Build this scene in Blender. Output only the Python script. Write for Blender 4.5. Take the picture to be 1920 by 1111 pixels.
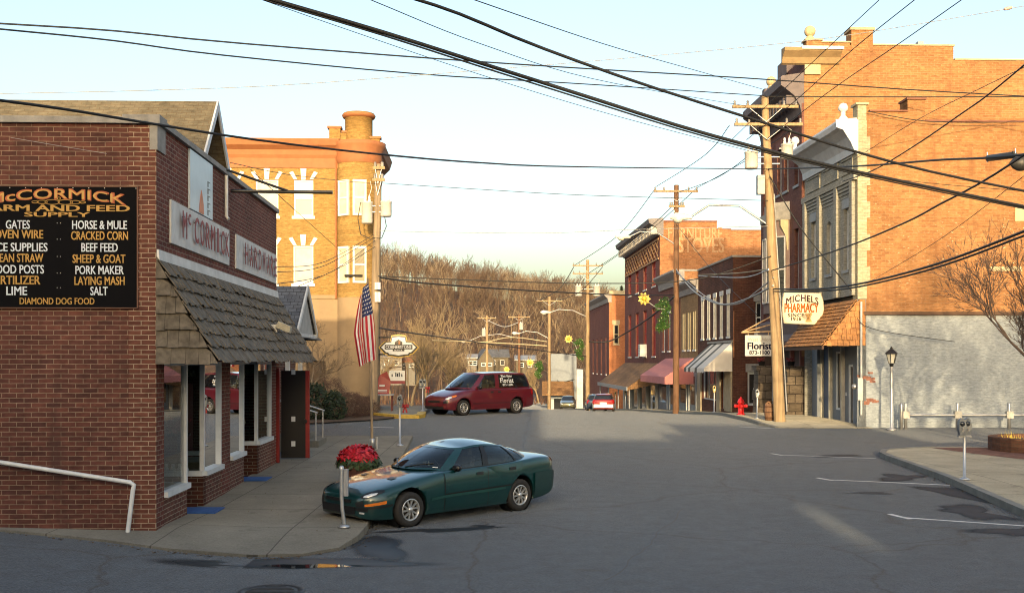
import bpy, bmesh, math, random
import numpy as np
from mathutils import Vector, Matrix, Euler

random.seed(7)
RNG = np.random.RandomState(11)
SC = bpy.context.scene
COL = SC.collection
for o in list(bpy.data.objects):
    bpy.data.objects.remove(o)

# ------------------------------------------------------------------ camera, sky, sun, exposure
FPX, CAMZ, HORX, HORY = 2000.0, 2.8, 960.0, 676.0
cam = bpy.data.cameras.new("camera")
camera = bpy.data.objects.new("camera", cam)
COL.objects.link(camera)
camera.location = (0, 0, CAMZ)
camera.rotation_euler = (math.radians(90), 0, 0)
cam.sensor_width = 36.0
cam.lens = 36.0 * FPX / 1920.0
cam.shift_y = (HORY - 555.5) / 1920.0
cam.clip_start, cam.clip_end = 0.1, 3000
SC.camera = camera

SUN_DIR = Vector((0.025, 1.0, -0.14)).normalized()       # the way the light travels
sun_el = math.asin(-SUN_DIR.z)
sun_rot = math.atan2(-SUN_DIR.x, -SUN_DIR.y)
world = bpy.data.worlds.new("World")
SC.world = world
world.use_nodes = True
wn = world.node_tree.nodes
bg = wn["Background"]
sky = wn.new("ShaderNodeTexSky")
sky.sky_type = 'NISHITA'
sky.sun_disc = False
sky.sun_elevation = math.radians(17)
sky.sun_elevation = sun_el
sky.sun_rotation = sun_rot
sky.altitude = 200
sky.air_density, sky.dust_density, sky.ozone_density = 1.0, 5.4, 0.95
bg.inputs[1].default_value = 0.138
world.node_tree.links.new(sky.outputs[0], bg.inputs[0])

sl = bpy.data.lights.new("sun", 'SUN')
sl.energy = 1.48
sl.angle = math.radians(0.55)
sl.color = (1.0, 0.75, 0.42)
sun = bpy.data.objects.new("sun", sl)
COL.objects.link(sun)
sun.location = (-20, -80, 40)
sun.rotation_euler = SUN_DIR.to_track_quat('-Z', 'Y').to_euler()
SC.view_settings.view_transform = 'Standard'
SC.view_settings.look = 'None'
SC.view_settings.exposure = 1.92
SC.view_settings.gamma = 1.0
SC.cycles.max_bounces = 8
SC.cycles.filter_width = 1.05
SC.cycles.transparent_max_bounces = 12

def P(px, py, Y):
    return Vector(((px - HORX) * Y / FPX, Y, CAMZ - (py - HORY) * Y / FPX))

# ------------------------------------------------------------------ terrain height
def lerp_tab(t, tab):
    if t <= tab[0][0]: return tab[0][1]
    for (a, b), (c, d) in zip(tab, tab[1:]):
        if t <= c:
            s = (t - a) / (c - a)
            return b + (d - b) * s
    return tab[-1][1]
def smooth_tab(t, tab, w):
    return (lerp_tab(t - w, tab) + lerp_tab(t - w / 2, tab) + lerp_tab(t, tab) + lerp_tab(t + w / 2, tab) + lerp_tab(t + w, tab)) / 5
ROADZ = [(-200, 0), (17, 0), (26, .13), (36, .29), (47, .45), (53, .42), (60, .1), (70, -.4), (83, -1.05), (110, -2.3), (150, -4.0), (200, -5.5), (235, -6.0), (300, 7), (390, 20), (450, 26), (600, 30)]
def ground(X, Y):
    w = 1.5 if Y < 75 else 6.0
    z = smooth_tab(Y, ROADZ, w)
    k = max(0, min(1, (Y - 24) / 14)) * max(0, min(1, (90 - Y) / 25))
    z -= .33 * max(0, min(1, X / 11)) * k
    if X < -4 and Y < 40:
        z += .075 * min(12, -4 - X) * max(0, min(1, (19 - Y) / 4))
    if Y > 235:
        z -= (X / 100.0) * 22 * min(1, (Y - 235) / 100)
        z += 3.0 * math.sin(X * .021 + 1.0) * min(1, (Y - 235) / 120)
    if X > 17 and Y > 60:
        z += min(1, (Y - 60) / 60) * min(30, X - 17) * .05
    return z

# ------------------------------------------------------------------ mesh builder
def frame_xy(v):
    return v
class F:
    """local frame on a wall: u along the wall, d outward, z up"""
    def __init__(s, O, eu, n):
        s.O, s.eu, s.n = Vector(O), Vector(eu).normalized(), Vector(n).normalized()
    def p(s, u, d, z):
        return s.O + s.eu * u + s.n * d + Vector((0, 0, z))
class MB:
    def __init__(s):
        s.v, s.f, s.sm, s.mi = [], [], [], []
        s.cur = 0
    def add(s, verts, faces, smooth=False):
        b = len(s.v)
        s.v += [Vector(v) for v in verts]
        for f in faces:
            s.f.append([b + i for i in f]); s.sm.append(smooth); s.mi.append(s.cur)
    def poly(s, pts):
        s.add(pts, [list(range(len(pts)))])
    def hexa(s, c):
        s.add(c, [[0, 3, 2, 1], [4, 5, 6, 7], [0, 1, 5, 4], [1, 2, 6, 5], [2, 3, 7, 6], [3, 0, 4, 7]])
    def box(s, x0, x1, y0, y1, z0, z1):
        s.hexa([(x0, y0, z0), (x1, y0, z0), (x1, y1, z0), (x0, y1, z0), (x0, y0, z1), (x1, y0, z1), (x1, y1, z1), (x0, y1, z1)])
    def fbox(s, fr, u0, u1, d0, d1, z0, z1):
        s.hexa([fr.p(u0, d0, z0), fr.p(u1, d0, z0), fr.p(u1, d1, z0), fr.p(u0, d1, z0), fr.p(u0, d0, z1), fr.p(u1, d0, z1), fr.p(u1, d1, z1), fr.p(u0, d1, z1)])
    def prism(s, pts, vec):
        vec = Vector(vec); n = len(pts); pts = [Vector(p) for p in pts]
        s.add(pts + [p + vec for p in pts], [list(range(n))[::-1], list(range(n, 2 * n))] + [[i, (i + 1) % n, n + (i + 1) % n, n + i] for i in range(n)])
    def fprofile(s, fr, prof, u0, u1):
        """prof: closed list of (d, z), swept along u"""
        s.prism([fr.p(u0, d, z) for d, z in prof], fr.eu * (u1 - u0))
    def tube(s, pts, r, n=8, cap=True, smooth=True):
        pts = [Vector(p) for p in pts]
        rs = r if isinstance(r, (list, tuple)) else [r] * len(pts)
        rings = []
        prev = None
        for i, p in enumerate(pts):
            d = (pts[min(i + 1, len(pts) - 1)] - pts[max(i - 1, 0)])
            if d.length < 1e-9: d = Vector((0, 0, 1))
            d.normalize()
            if prev is None:
                a = d.cross(Vector((0, 0, 1)))
                if a.length < .05: a = d.cross(Vector((0, 1, 0)))
            else:
                a = prev - d * prev.dot(d)
            a.normalize(); prev = a
            b = d.cross(a)
            rings.append([p + (a * math.cos(2 * math.pi * k / n) + b * math.sin(2 * math.pi * k / n)) * rs[i] for k in range(n)])
        V = [q for ring in rings for q in ring]
        Fc = []
        for i in range(len(pts) - 1):
            for k in range(n):
                Fc.append([i * n + k, i * n + (k + 1) % n, (i + 1) * n + (k + 1) % n, (i + 1) * n + k])
        s.add(V, Fc, smooth)
        if cap:
            s.add(rings[0], [list(range(n))[::-1]]); s.add(rings[-1], [list(range(n))])
    def lathe(s, prof, c=(0, 0, 0), n=20, axis='z', smooth=True, a0=0, a1=None):
        c = Vector(c); full = a1 is None
        a1 = 2 * math.pi if full else a1
        m = n if full else n + 1
        V = []
        for r, h in prof:
            for k in range(m):
                a = a0 + (a1 - a0) * k / n
                x, y = r * math.cos(a), r * math.sin(a)
                V.append(c + (Vector((x, y, h)) if axis == 'z' else Vector((x, h, y)) if axis == 'y' else Vector((h, x, y))))
        Fc = []
        for i in range(len(prof) - 1):
            for k in range(n):
                k2 = (k + 1) % m
                Fc.append([i * m + k, i * m + k2, (i + 1) * m + k2, (i + 1) * m + k])
        s.add(V, Fc, smooth)
    def ball(s, c, r, n=12, sz=1.0):
        prof = [(max(1e-4, r * math.sin(math.pi * i / 8)), -r * sz * math.cos(math.pi * i / 8)) for i in range(9)]
        s.lathe(prof, c, n)
    def wall(s, fr, u0, u1, z0, z1, holes=(), rev=.2):
        us = sorted({u0, u1} | {h[0] for h in holes} | {h[1] for h in holes})
        zs = sorted({z0, z1} | {h[2] for h in holes} | {h[3] for h in holes})
        us = [u for u in us if u0 - 1e-6 <= u <= u1 + 1e-6]; zs = [z for z in zs if z0 - 1e-6 <= z <= z1 + 1e-6]
        for a, b in zip(us, us[1:]):
            for c, d in zip(zs, zs[1:]):
                mu, mz = (a + b) / 2, (c + d) / 2
                if any(h[0] < mu < h[1] and h[2] < mz < h[3] for h in holes): continue
                s.poly([fr.p(a, 0, c), fr.p(b, 0, c), fr.p(b, 0, d), fr.p(a, 0, d)])
        for h in holes:
            a, b, c, d = h[:4]
            for q in ([(a, c), (a, d)], [(b, c), (b, d)], [(a, c), (b, c)], [(a, d), (b, d)]):
                (p0, q0), (p1, q1) = q
                s.poly([fr.p(p0, 0, q0), fr.p(p1, 0, q1), fr.p(p1, -rev, q1), fr.p(p0, -rev, q0)])
    def obj(s, name, mats, parent=None, loc=None, fixn=True):
        me = bpy.data.meshes.new(name)
        me.from_pydata([tuple(v) for v in s.v], [], s.f)
        mats = mats if isinstance(mats, (list, tuple)) else [mats]
        for m in mats: me.materials.append(m)
        me.polygons.foreach_set('use_smooth', s.sm)
        me.polygons.foreach_set('material_index', s.mi)
        if fixn:
            bm = bmesh.new(); bm.from_mesh(me)
            bmesh.ops.recalc_face_normals(bm, faces=bm.faces)
            bm.to_mesh(me); bm.free()
        me.update()
        uvl = me.uv_layers.new(name="UVMap")
        nl = len(me.loops)
        uv = np.zeros((nl, 2), np.float32)
        co = np.empty(len(me.vertices) * 3, np.float32); me.vertices.foreach_get('co', co); co = co.reshape(-1, 3)
        for p in me.polygons:
            n = p.normal
            ids = list(p.vertices)
            c = co[ids]
            if abs(n.z) < .75:
                l = math.hypot(n.x, n.y) or 1
                tx, ty = -n.y / l, n.x / l
                w = c[:, 2] / max(.3, math.sqrt(max(0, 1 - n.z * n.z)))
                q = np.stack([c[:, 0] * tx + c[:, 1] * ty, w], 1)
            else:
                q = c[:, :2]
            uv[p.loop_start:p.loop_start + p.loop_total] = q
        uvl.data.foreach_set('uv', uv.ravel())
        o = bpy.data.objects.new(name, me)
        COL.objects.link(o)
        if parent: o.parent = parent
        if loc is not None: o.location = loc
        return o
    def objs(s, name, mats, parent=None):
        """one object for each separate piece"""
        par = list(range(len(s.v)))
        def find(a):
            while par[a] != a: par[a] = par[par[a]]; a = par[a]
            return a
        for f in s.f:
            for i in f[1:]: par[find(i)] = find(f[0])
        gr = {}
        for k, f in enumerate(s.f): gr.setdefault(find(f[0]), []).append(k)
        out = []
        for ks in gr.values():
            m = MB(); mp = {}
            for k in ks:
                for i in s.f[k]:
                    if i not in mp: mp[i] = len(m.v); m.v.append(s.v[i])
                m.f.append([mp[i] for i in s.f[k]]); m.sm.append(s.sm[k]); m.mi.append(s.mi[k])
            out.append(m.obj(name, mats, parent))
        return out

def thing(name, label, cat, loc=(0, 0, 0), rz=0, group=None):
    o = bpy.data.objects.new(name, None)
    COL.objects.link(o)
    o.empty_display_size = .2
    o.location = loc; o.rotation_euler = (0, 0, rz)
    o['label'] = label; o['category'] = cat
    if group: o['group'] = group
    return o
def tag(o, label, cat, group=None):
    o['label'] = label; o['category'] = cat
    if group: o['group'] = group
    return o
def struct(o):
    o['kind'] = 'structure'; return o
def dup(root, loc, rz, label=None):
    r = root.copy(); COL.objects.link(r); r.location = loc; r.rotation_euler = (0, 0, rz)
    if label: r['label'] = label
    for ch in list(root.children):
        c = ch.copy(); COL.objects.link(c); c.parent = r
        for g in list(ch.children):
            d = g.copy(); COL.objects.link(d); d.parent = c
    return r

# ------------------------------------------------------------------ materials
MATS = {}
def _new(name):
    m = bpy.data.materials.new(name); m.use_nodes = True
    n = m.node_tree.nodes; l = m.node_tree.links
    return m, n, l, n["Principled BSDF"]
def _noise(n, l, vec, scale, detail=4, rough=.55):
    t = n.new("ShaderNodeTexNoise"); t.inputs['Scale'].default_value = scale
    t.inputs['Detail'].default_value = detail; t.inputs['Roughness'].default_value = rough
    if vec: l.new(vec, t.inputs['Vector'])
    return t.outputs[0]
def _ramp(n, l, fac, stops):
    r = n.new("ShaderNodeValToRGB"); e = r.color_ramp.elements
    while len(e) < len(stops): e.new(.5)
    for el, (p, c) in zip(e, stops):
        el.position = p; el.color = (c, c, c, 1) if isinstance(c, (int, float)) else (*c, 1)
    l.new(fac, r.inputs[0]); return r.outputs[0]
def _mix(n, l, fac, a, b, mode='MIX'):
    m = n.new("ShaderNodeMix"); m.data_type = 'RGBA'; m.blend_type = mode
    for i, val in ((0, fac), (6, a), (7, b)):
        if isinstance(val, bpy.types.NodeSocket): l.new(val, m.inputs[i])
        elif isinstance(val, (int, float)): m.inputs[i].default_value = val if i == 0 else (val, val, val, 1)
        else: m.inputs[i].default_value = (*val, 1)
    return m.outputs[2]
def _bump(n, l, h, strength, dist=.02, prev=None):
    b = n.new("ShaderNodeBump"); b.inputs['Strength'].default_value = strength; b.inputs['Distance'].default_value = dist
    l.new(h, b.inputs['Height'])
    if prev: l.new(prev, b.inputs['Normal'])
    return b.outputs[0]
def _map(n, l, src, scale=(1, 1, 1)):
    m = n.new("ShaderNodeMapping"); m.inputs['Scale'].default_value = scale
    l.new(src, m.inputs['Vector']); return m.outputs[0]
def plain(name, col, rough=.6, metal=0, var=.25, scale=3.0, bump=0, streak=False, spec=.5, coat=0):
    if name in MATS: return MATS[name]
    m, n, l, b = _new(name)
    tc = n.new("ShaderNodeTexCoord").outputs['Object']
    if streak: tc = _map(n, l, tc, (6, 6, .5))
    ns = _noise(n, l, tc, scale, 6, .65)
    r = _ramp(n, l, ns, [(.3, 1 - var), (.7, 1 + var * .6)])
    c = _mix(n, l, 1.0, col, r, 'MULTIPLY')
    l.new(c, b.inputs['Base Color'])
    b.inputs['Roughness'].default_value = rough; b.inputs['Metallic'].default_value = metal
    b.inputs['Specular IOR Level'].default_value = spec
    if coat: b.inputs['Coat Weight'].default_value = coat; b.inputs['Coat Roughness'].default_value = .04
    if bump: l.new(_bump(n, l, _noise(n, l, tc, scale * 8, 4), bump, .02), b.inputs['Normal'])
    MATS[name] = m; return m
def brick(name, c1, c2, mortar, row=.074, wid=.225, ms=.006, blot=.3, stain=None, pale=0, bump=.35):
    if name in MATS: return MATS[name]
    m, n, l, b = _new(name)
    T = n.new("ShaderNodeTexCoord"); uv = T.outputs['UV']; ob = T.outputs['Object']
    t = n.new("ShaderNodeTexBrick")
    wn_ = n.new("ShaderNodeTexNoise"); wn_.inputs['Scale'].default_value = 3.5; wn_.inputs['Detail'].default_value = 4; l.new(uv, wn_.inputs['Vector'])
    va = n.new("ShaderNodeVectorMath"); va.operation = 'MULTIPLY_ADD'; l.new(wn_.outputs[1], va.inputs[0]); va.inputs[1].default_value = (row * .18, row * .18, 0); l.new(uv, va.inputs[2]); l.new(va.outputs[0], t.inputs['Vector'])
    t.inputs['Scale'].default_value = 1; t.inputs['Brick Width'].default_value = wid; t.inputs['Row Height'].default_value = row
    t.inputs['Mortar Size'].default_value = ms; t.inputs['Mortar Smooth'].default_value = .3; t.inputs['Bias'].default_value = 0
    t.inputs['Color1'].default_value = (*c1, 1); t.inputs['Color2'].default_value = (*c2, 1); t.inputs['Mortar'].default_value = (*mortar, 1)
    big = _ramp(n, l, _noise(n, l, ob, .55, 6, .7), [(.3, 1 - blot), (.7, 1 + blot * .5)])
    c = _mix(n, l, 1.0, t.outputs[0], big, 'MULTIPLY')
    fine = _ramp(n, l, _noise(n, l, _map(n, l, ob, (4, 4, 11)), 1.3, 4, .7), [(.3, .6), (.72, 1.28)])
    c = _mix(n, l, .9, c, fine, 'MULTIPLY')
    if pale:
        p = _ramp(n, l, _noise(n, l, _map(n, l, ob, (5, 5, 13)), 1.0, 2), [(.63, 0.0), (.70, pale)])
        pm = _ramp(n, l, _noise(n, l, ob, .35, 3), [(.42, 0.0), (.62, 1.0)])
        pp = _mix(n, l, 1.0, p, pm, 'MULTIPLY')
        c = _mix(n, l, pp, c, (.72, .6, .42))
    if stain:
        s = _ramp(n, l, _noise(n, l, _map(n, l, ob, (1.6, 1.6, .45)), 1.1, 5), [(.56, 0.0), (.72, .75)])
        c = _mix(n, l, s, c, stain)
    l.new(c, b.inputs['Base Color']); b.inputs['Roughness'].default_value = .85
    b.inputs['Specular IOR Level'].default_value = .25
    inv = n.new("ShaderNodeMath"); inv.operation = 'SUBTRACT'; inv.inputs[0].default_value = 1; l.new(t.outputs[1], inv.inputs[1])
    l.new(_bump(n, l, inv.outputs[0], bump, .01), b.inputs['Normal'])
    MATS[name] = m; return m
def shingle(name, c1, c2, row=.16, wid=.3, dark=(.03, .03, .03), ms=.008):
    return brick(name, c1, c2, dark, row, wid, ms, .3, bump=.4)
def glass(name, tint=(.02, .025, .03), clear=.0, rough=.03, wav=.0):
    if name in MATS: return MATS[name]
    m, n, l, b = _new(name)
    b.inputs['Base Color'].default_value = (*tint, 1); b.inputs['Roughness'].default_value = rough
    b.inputs['IOR'].default_value = 1.52
    b.inputs['Specular IOR Level'].default_value = .7
    if wav:
        tc = n.new("ShaderNodeTexCoord").outputs['Object']
        l.new(_bump(n, l, _noise(n, l, tc, 1.2, 2), wav, .02), b.inputs['Normal'])
    if clear:
        gl = n.new("ShaderNodeBsdfGlossy"); gl.inputs['Roughness'].default_value = rough; gl.inputs[0].default_value = (1, 1, 1, 1)
        tr = n.new("ShaderNodeBsdfTransparent"); tr.inputs[0].default_value = (.8, .88, .86, 1)
        lw = n.new("ShaderNodeFresnel"); lw.inputs[0].default_value = 1.5
        r = n.new("ShaderNodeMath"); r.operation = 'MULTIPLY'; l.new(lw.outputs[0], r.inputs[0]); r.inputs[1].default_value = 1.5; r.use_clamp = True
        b.inputs['Specular IOR Level'].default_value = 0; b.inputs['Roughness'].default_value = .9
        m0 = n.new("ShaderNodeMixShader"); m0.inputs[0].default_value = 1 - clear; l.new(tr.outputs[0], m0.inputs[1]); l.new(b.outputs[0], m0.inputs[2])
        mx = n.new("ShaderNodeMixShader"); l.new(r.outputs[0], mx.inputs[0]); l.new(m0.outputs[0], mx.inputs[1]); l.new(gl.outputs[0], mx.inputs[2])
        l.new(mx.outputs[0], n["Material Output"].inputs[0])
    MATS[name] = m; return m

def mat_asphalt():
    m, n, l, b = _new("asphalt")
    ob = n.new("ShaderNodeTexCoord").outputs['Object']
    big = _noise(n, l, _map(n, l, ob, (1, .45, 1)), .16, 6, .62)
    c = _mix(n, l, _ramp(n, l, big, [(.36, 0.0), (.64, 1.0)]), (.039, .058, .083), (.060, .079, .104))
    fine = _ramp(n, l, _noise(n, l, ob, 26, 5, .75), [(.3, .5), (.7, 1.5)])
    c = _mix(n, l, 1.0, c, fine, 'MULTIPLY')
    mid = _ramp(n, l, _noise(n, l, ob, 3.0, 5, .7), [(.32, .72), (.7, 1.16)])
    c = _mix(n, l, 1.0, c, mid, 'MULTIPLY')
    st = _ramp(n, l, _noise(n, l, _map(n, l, ob, (1.0, 2.6, 1)), .42, 4, .6), [(.64, 0.0), (.72, .55)])
    c = _mix(n, l, st, c, (.033, .033, .034))
    v = n.new("ShaderNodeTexVoronoi"); v.feature = 'DISTANCE_TO_EDGE'; v.inputs['Scale'].default_value = .16
    wob = n.new("ShaderNodeVectorMath"); wob.operation = 'ADD'; l.new(ob, wob.inputs[0])
    nz = n.new("ShaderNodeTexNoise"); nz.inputs['Scale'].default_value = .8; nz.inputs['Detail'].default_value = 6; l.new(ob, nz.inputs['Vector'])
    l.new(nz.outputs[1], wob.inputs[1]); l.new(wob.outputs[0], v.inputs['Vector'])
    cr = _ramp(n, l, v.outputs[0], [(.002, .75), (.0055, 0.0)])
    c = _mix(n, l, cr, c, (.018, .018, .02))
    l.new(c, b.inputs['Base Color']); b.inputs['Roughness'].default_value = .8
    b.inputs['Specular IOR Level'].default_value = .3; b.inputs['Diffuse Roughness'].default_value = 1.0; b.inputs['Sheen Weight'].default_value = 0.17; b.inputs['Sheen Roughness'].default_value = 0.2
    l.new(_bump(n, l, _noise(n, l, ob, 38, 3), 1.0, .03), b.inputs['Normal'])
    return m
def mat_concrete(nm='concrete', k=1.0, hue=(1, 1, 1)):
    m, n, l, b = _new(nm)
    ob = n.new("ShaderNodeTexCoord").outputs['Object']
    t = n.new("ShaderNodeTexBrick"); l.new(_map(n, l, ob, (1, 1, 0)), t.inputs['Vector']); t.offset = 0
    t.inputs['Scale'].default_value = 1; t.inputs['Brick Width'].default_value = 1.75; t.inputs['Row Height'].default_value = 1.9
    t.inputs['Mortar Size'].default_value = .012; t.inputs['Mortar Smooth'].default_value = .2
    t.inputs['Color1'].default_value = (.118, .118, .108, 1); t.inputs['Color2'].default_value = (.138, .136, .122, 1); t.inputs['Mortar'].default_value = (.05, .048, .042, 1)
    kc = _mix(n, l, 1.0, t.outputs[0], tuple(k * h for h in hue), 'MULTIPLY')
    c = _mix(n, l, .9, kc, _ramp(n, l, _noise(n, l, ob, .8, 7, .7), [(.3, .7), (.7, 1.18)]), 'MULTIPLY')
    c = _mix(n, l, .8, c, _ramp(n, l, _noise(n, l, ob, 30, 4), [(.3, .8), (.7, 1.18)]), 'MULTIPLY')
    st = _ramp(n, l, _noise(n, l, ob, 2.2, 4, .6), [(.6, 0.0), (.68, .4)])
    c = _mix(n, l, st, c, (.06, .056, .048))
    sp = _ramp(n, l, _noise(n, l, _map(n, l, ob, (1, 4, 1)), 1.1, 5, .7), [(.67, 0.0), (.71, .6)])
    c = _mix(n, l, sp, c, (.24, .24, .23))
    l.new(c, b.inputs['Base Color']); b.inputs['Roughness'].default_value = .9
    b.inputs['Diffuse Roughness'].default_value = 1.0; l.new(_bump(n, l, _noise(n, l, ob, 40, 3), .8, .02), b.inputs['Normal'])
    return m
def mat_wood(name, c1, c2, scale=(9, 9, .35), rough=.8):
    if name in MATS: return MATS[name]
    m, n, l, b = _new(name)
    ob = n.new("ShaderNodeTexCoord").outputs['Object']
    v = _map(n, l, ob, scale)
    ns = _noise(n, l, v, 1.6, 6, .6)
    c = _mix(n, l, _ramp(n, l, ns, [(.33, 0.0), (.68, 1.0)]), c1, c2)
    c = _mix(n, l, .7, c, _ramp(n, l, _noise(n, l, ob, 1.5, 4), [(.3, .7), (.7, 1.15)]), 'MULTIPLY')
    l.new(c, b.inputs['Base Color']); b.inputs['Roughness'].default_value = rough
    l.new(_bump(n, l, ns, .5, .02), b.inputs['Normal'])
    MATS[name] = m; return m
def car_paint(name, col):
    m, n, l, b = _new(name)
    ob = n.new("ShaderNodeTexCoord").outputs['Object']
    sep = n.new("ShaderNodeSeparateXYZ"); l.new(ob, sep.inputs[0])
    dz = _ramp(n, l, sep.outputs[2], [(.22, 1.0), (.62, 0.0)])
    d = _mix(n, l, 1.0, dz, _ramp(n, l, _noise(n, l, ob, 3.5, 6), [(.3, .25), (.7, 1.0)]), 'MULTIPLY')
    c = _mix(n, l, .0, col, col)
    m2 = n.new("ShaderNodeMath"); m2.operation = 'MULTIPLY'; l.new(d, m2.inputs[0]); m2.inputs[1].default_value = .22
    c = _mix(n, l, m2.outputs[0], col, (.05, .045, .04))
    l.new(c, b.inputs['Base Color'])
    b.inputs['Roughness'].default_value = .35; b.inputs['Metallic'].default_value = .2
    b.inputs['Coat Weight'].default_value = 1.0; b.inputs['Coat Roughness'].default_value = .05
    return m

M_ASPH, M_CONC, M_CONCL = mat_asphalt(), mat_concrete('concrete', 1.2, (1, .98, .93)), mat_concrete('pale_concrete', 2.1, (1.05, 1, .88))
M_WHITE = plain("white_paint", (.66, .68, .68), .5, var=.12, scale=4)
M_OFFW = plain("weathered_white", (.62, .62, .6), .6, var=.22, scale=3)
M_CREAM = plain("cream_paint", (.44, .37, .23), .7, var=.18)
M_BLACK = plain("black_paint", (.012, .012, .013), .35, var=.1)
M_DARK = plain("dark_interior", (.02, .018, .017), .9, var=.3)
M_RUBBER = plain("rubber", (.022, .021, .02), .85, var=.3, scale=12)
M_CABLE = plain("cable_sheath", (.012, .012, .013), .6, var=.1)
M_ALU = plain("galvanised_metal", (.48, .49, .5), .42, .75, var=.18, scale=6)
M_CHROME = plain("bright_metal", (.75, .75, .74), .22, .95, var=.06)
M_GREYM = plain("grey_paint", (.3, .31, .32), .55, .2, var=.2, scale=6)
M_GLASS = glass("dark_glass", (.018, .021, .025), rough=.04, wav=.08)
M_SHOP = glass("shop_glass", (.01, .012, .013), clear=.82, rough=.01, wav=.05)
M_CARGLASS = glass("car_glass", (.012, .016, .018), clear=.62, rough=.015)
M_POLE = mat_wood("pole_wood", (.23, .155, .085), (.39, .285, .16))
M_POLED = mat_wood("dark_pole_wood", (.11, .055, .028), (.2, .105, .055))
M_POLEG = mat_wood("grey_pole_wood", (.2, .15, .1), (.33, .25, .16))
M_RED = plain("red_paint", (.24, .014, .014), .45, var=.25)
M_BARK = plain("bark", (.2, .15, .1), .9, var=.35, scale=5)
M_GREENF = plain("dark_leaves", (.03, .06, .018), .6, var=.5, scale=20)
M_COPING = plain("stone_coping", (.3, .29, .27), .85, var=.3, scale=4, bump=.2)
M_SLATE = shingle("grey_slate", (.12, .125, .14), (.17, .175, .19), .14, .22)

# ------------------------------------------------------------------ lettering
def text_verts(body, bold=.0, spacing=1.0):
    cu = bpy.data.curves.new("t", 'FONT')
    cu.body = body; cu.size = 1; cu.space_character = spacing; cu.resolution_u = 3
    ob = bpy.data.objects.new("t", cu); COL.objects.link(ob)
    dg = bpy.context.evaluated_depsgraph_get()
    me = bpy.data.meshes.new_from_object(ob.evaluated_get(dg))
    V = np.array([v.co[:2] for v in me.vertices]); Fc = [list(p.vertices) for p in me.polygons]
    bpy.data.objects.remove(ob); bpy.data.curves.remove(cu); bpy.data.meshes.remove(me)
    lo, hi = V.min(0), V.max(0)
    W = (V - (lo + hi) / 2) / (hi - lo)
    if not bold: return W, Fc, np.zeros(len(W))
    ks = ((-1, -.4), (1, -.4), (-1, .4), (1, .4), (0, 0)); n = len(W); out, dd, ff = [], [], []
    for i, (kx, ky) in enumerate(ks):
        out.append(W + np.array([kx * bold, ky * bold]) * .8 / (hi - lo)); dd.append(np.full(n, i * .0012)); ff += [[j + n * i for j in f] for f in Fc]
    return np.concatenate(out), ff, np.concatenate(dd)
def put_text(mb, fr, body, u, z, w, h, d=.006, bold=.0, arch=0, back=.003, spacing=1.0, thick=0, taper=0):
    """lettering w wide, h tall centred at (u, z) on frame fr, d metres proud"""
    V, Fc, D = text_verts(body, bold, spacing)
    flip = fr.eu.cross(Vector((0, 0, 1))).dot(fr.n) < 0
    pts = []
    for (x, y), dz_ in zip(V, D):
        if flip: x = -x
        s = 1 - taper * (2 * x) ** 2
        zz = z + y * h * s - arch * (2 * x) ** 2 + arch * .4
        pts.append(fr.p(u + x * w, d + dz_, zz))
    mb.add(pts, Fc)
    if thick:
        mb.add([p - fr.n * thick for p in pts], Fc)
# ================================================================== ground, road, pavements
def sheet(name, xs, ys, fz, mat, keep=None, smooth=True):
    mb = MB(); idx = {}
    V, Fc = [], []
    for j, y in enumerate(ys):
        for i, x in enumerate(xs):
            V.append((x, y, fz(x, y)))
    nx = len(xs)
    for j in range(len(ys) - 1):
        for i in range(nx - 1):
            if keep and not keep((xs[i] + xs[i + 1]) / 2, (ys[j] + ys[j + 1]) / 2): continue
            Fc.append([j * nx + i, j * nx + i + 1, (j + 1) * nx + i + 1, (j + 1) * nx + i])
    me = bpy.data.meshes.new(name); me.from_pydata(V, [], Fc); me.materials.append(mat)
    me.polygons.foreach_set('use_smooth', [smooth] * len(me.polygons))
    o = bpy.data.objects.new(name, me); COL.objects.link(o)
    return o
def rng(a, b, s):
    n = max(1, round((b - a) / s)); return [a + (b - a) * i / n for i in range(n + 1)]
m, n, l, b = _new("leaf_litter")
ob = n.new("ShaderNodeTexCoord").outputs['Object']
c = _mix(n, l, _ramp(n, l, _noise(n, l, ob, .12, 7, .7), [(.35, 0.0), (.65, 1.0)]), (.065, .038, .022), (.125, .074, .04))
c = _mix(n, l, .8, c, _ramp(n, l, _noise(n, l, ob, 1.5, 6, .7), [(.3, .6), (.7, 1.3)]), 'MULTIPLY')
l.new(c, b.inputs['Base Color']); b.inputs['Roughness'].default_value = .95
M_LITTER = m
gx = rng(-300, -40, 12) + rng(-38, 40, 2) + rng(44, 400, 12)
gy = rng(-80, -10, 10) + rng(-8, 90, 1.5) + rng(94, 240, 5) + rng(246, 420, 8) + rng(440, 900, 40)
struct(sheet("ground", gx, gy, lambda x, y: ground(x, y) - .05, M_LITTER))
def road_z(x, y): return ground(x, y)
def on_road(x, y):
    if y < 62: return -60 < x < 45
    return -7.5 + (y - 62) * -.03 < x < 13 - max(0, y - 85) * .05
struct(sheet("road", rng(-60, -12, 4) + rng(-11, 20, .75) + rng(22, 46, 4), rng(-20, 100, .75) + rng(103, 245, 4), road_z, M_ASPH, on_road))

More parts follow.
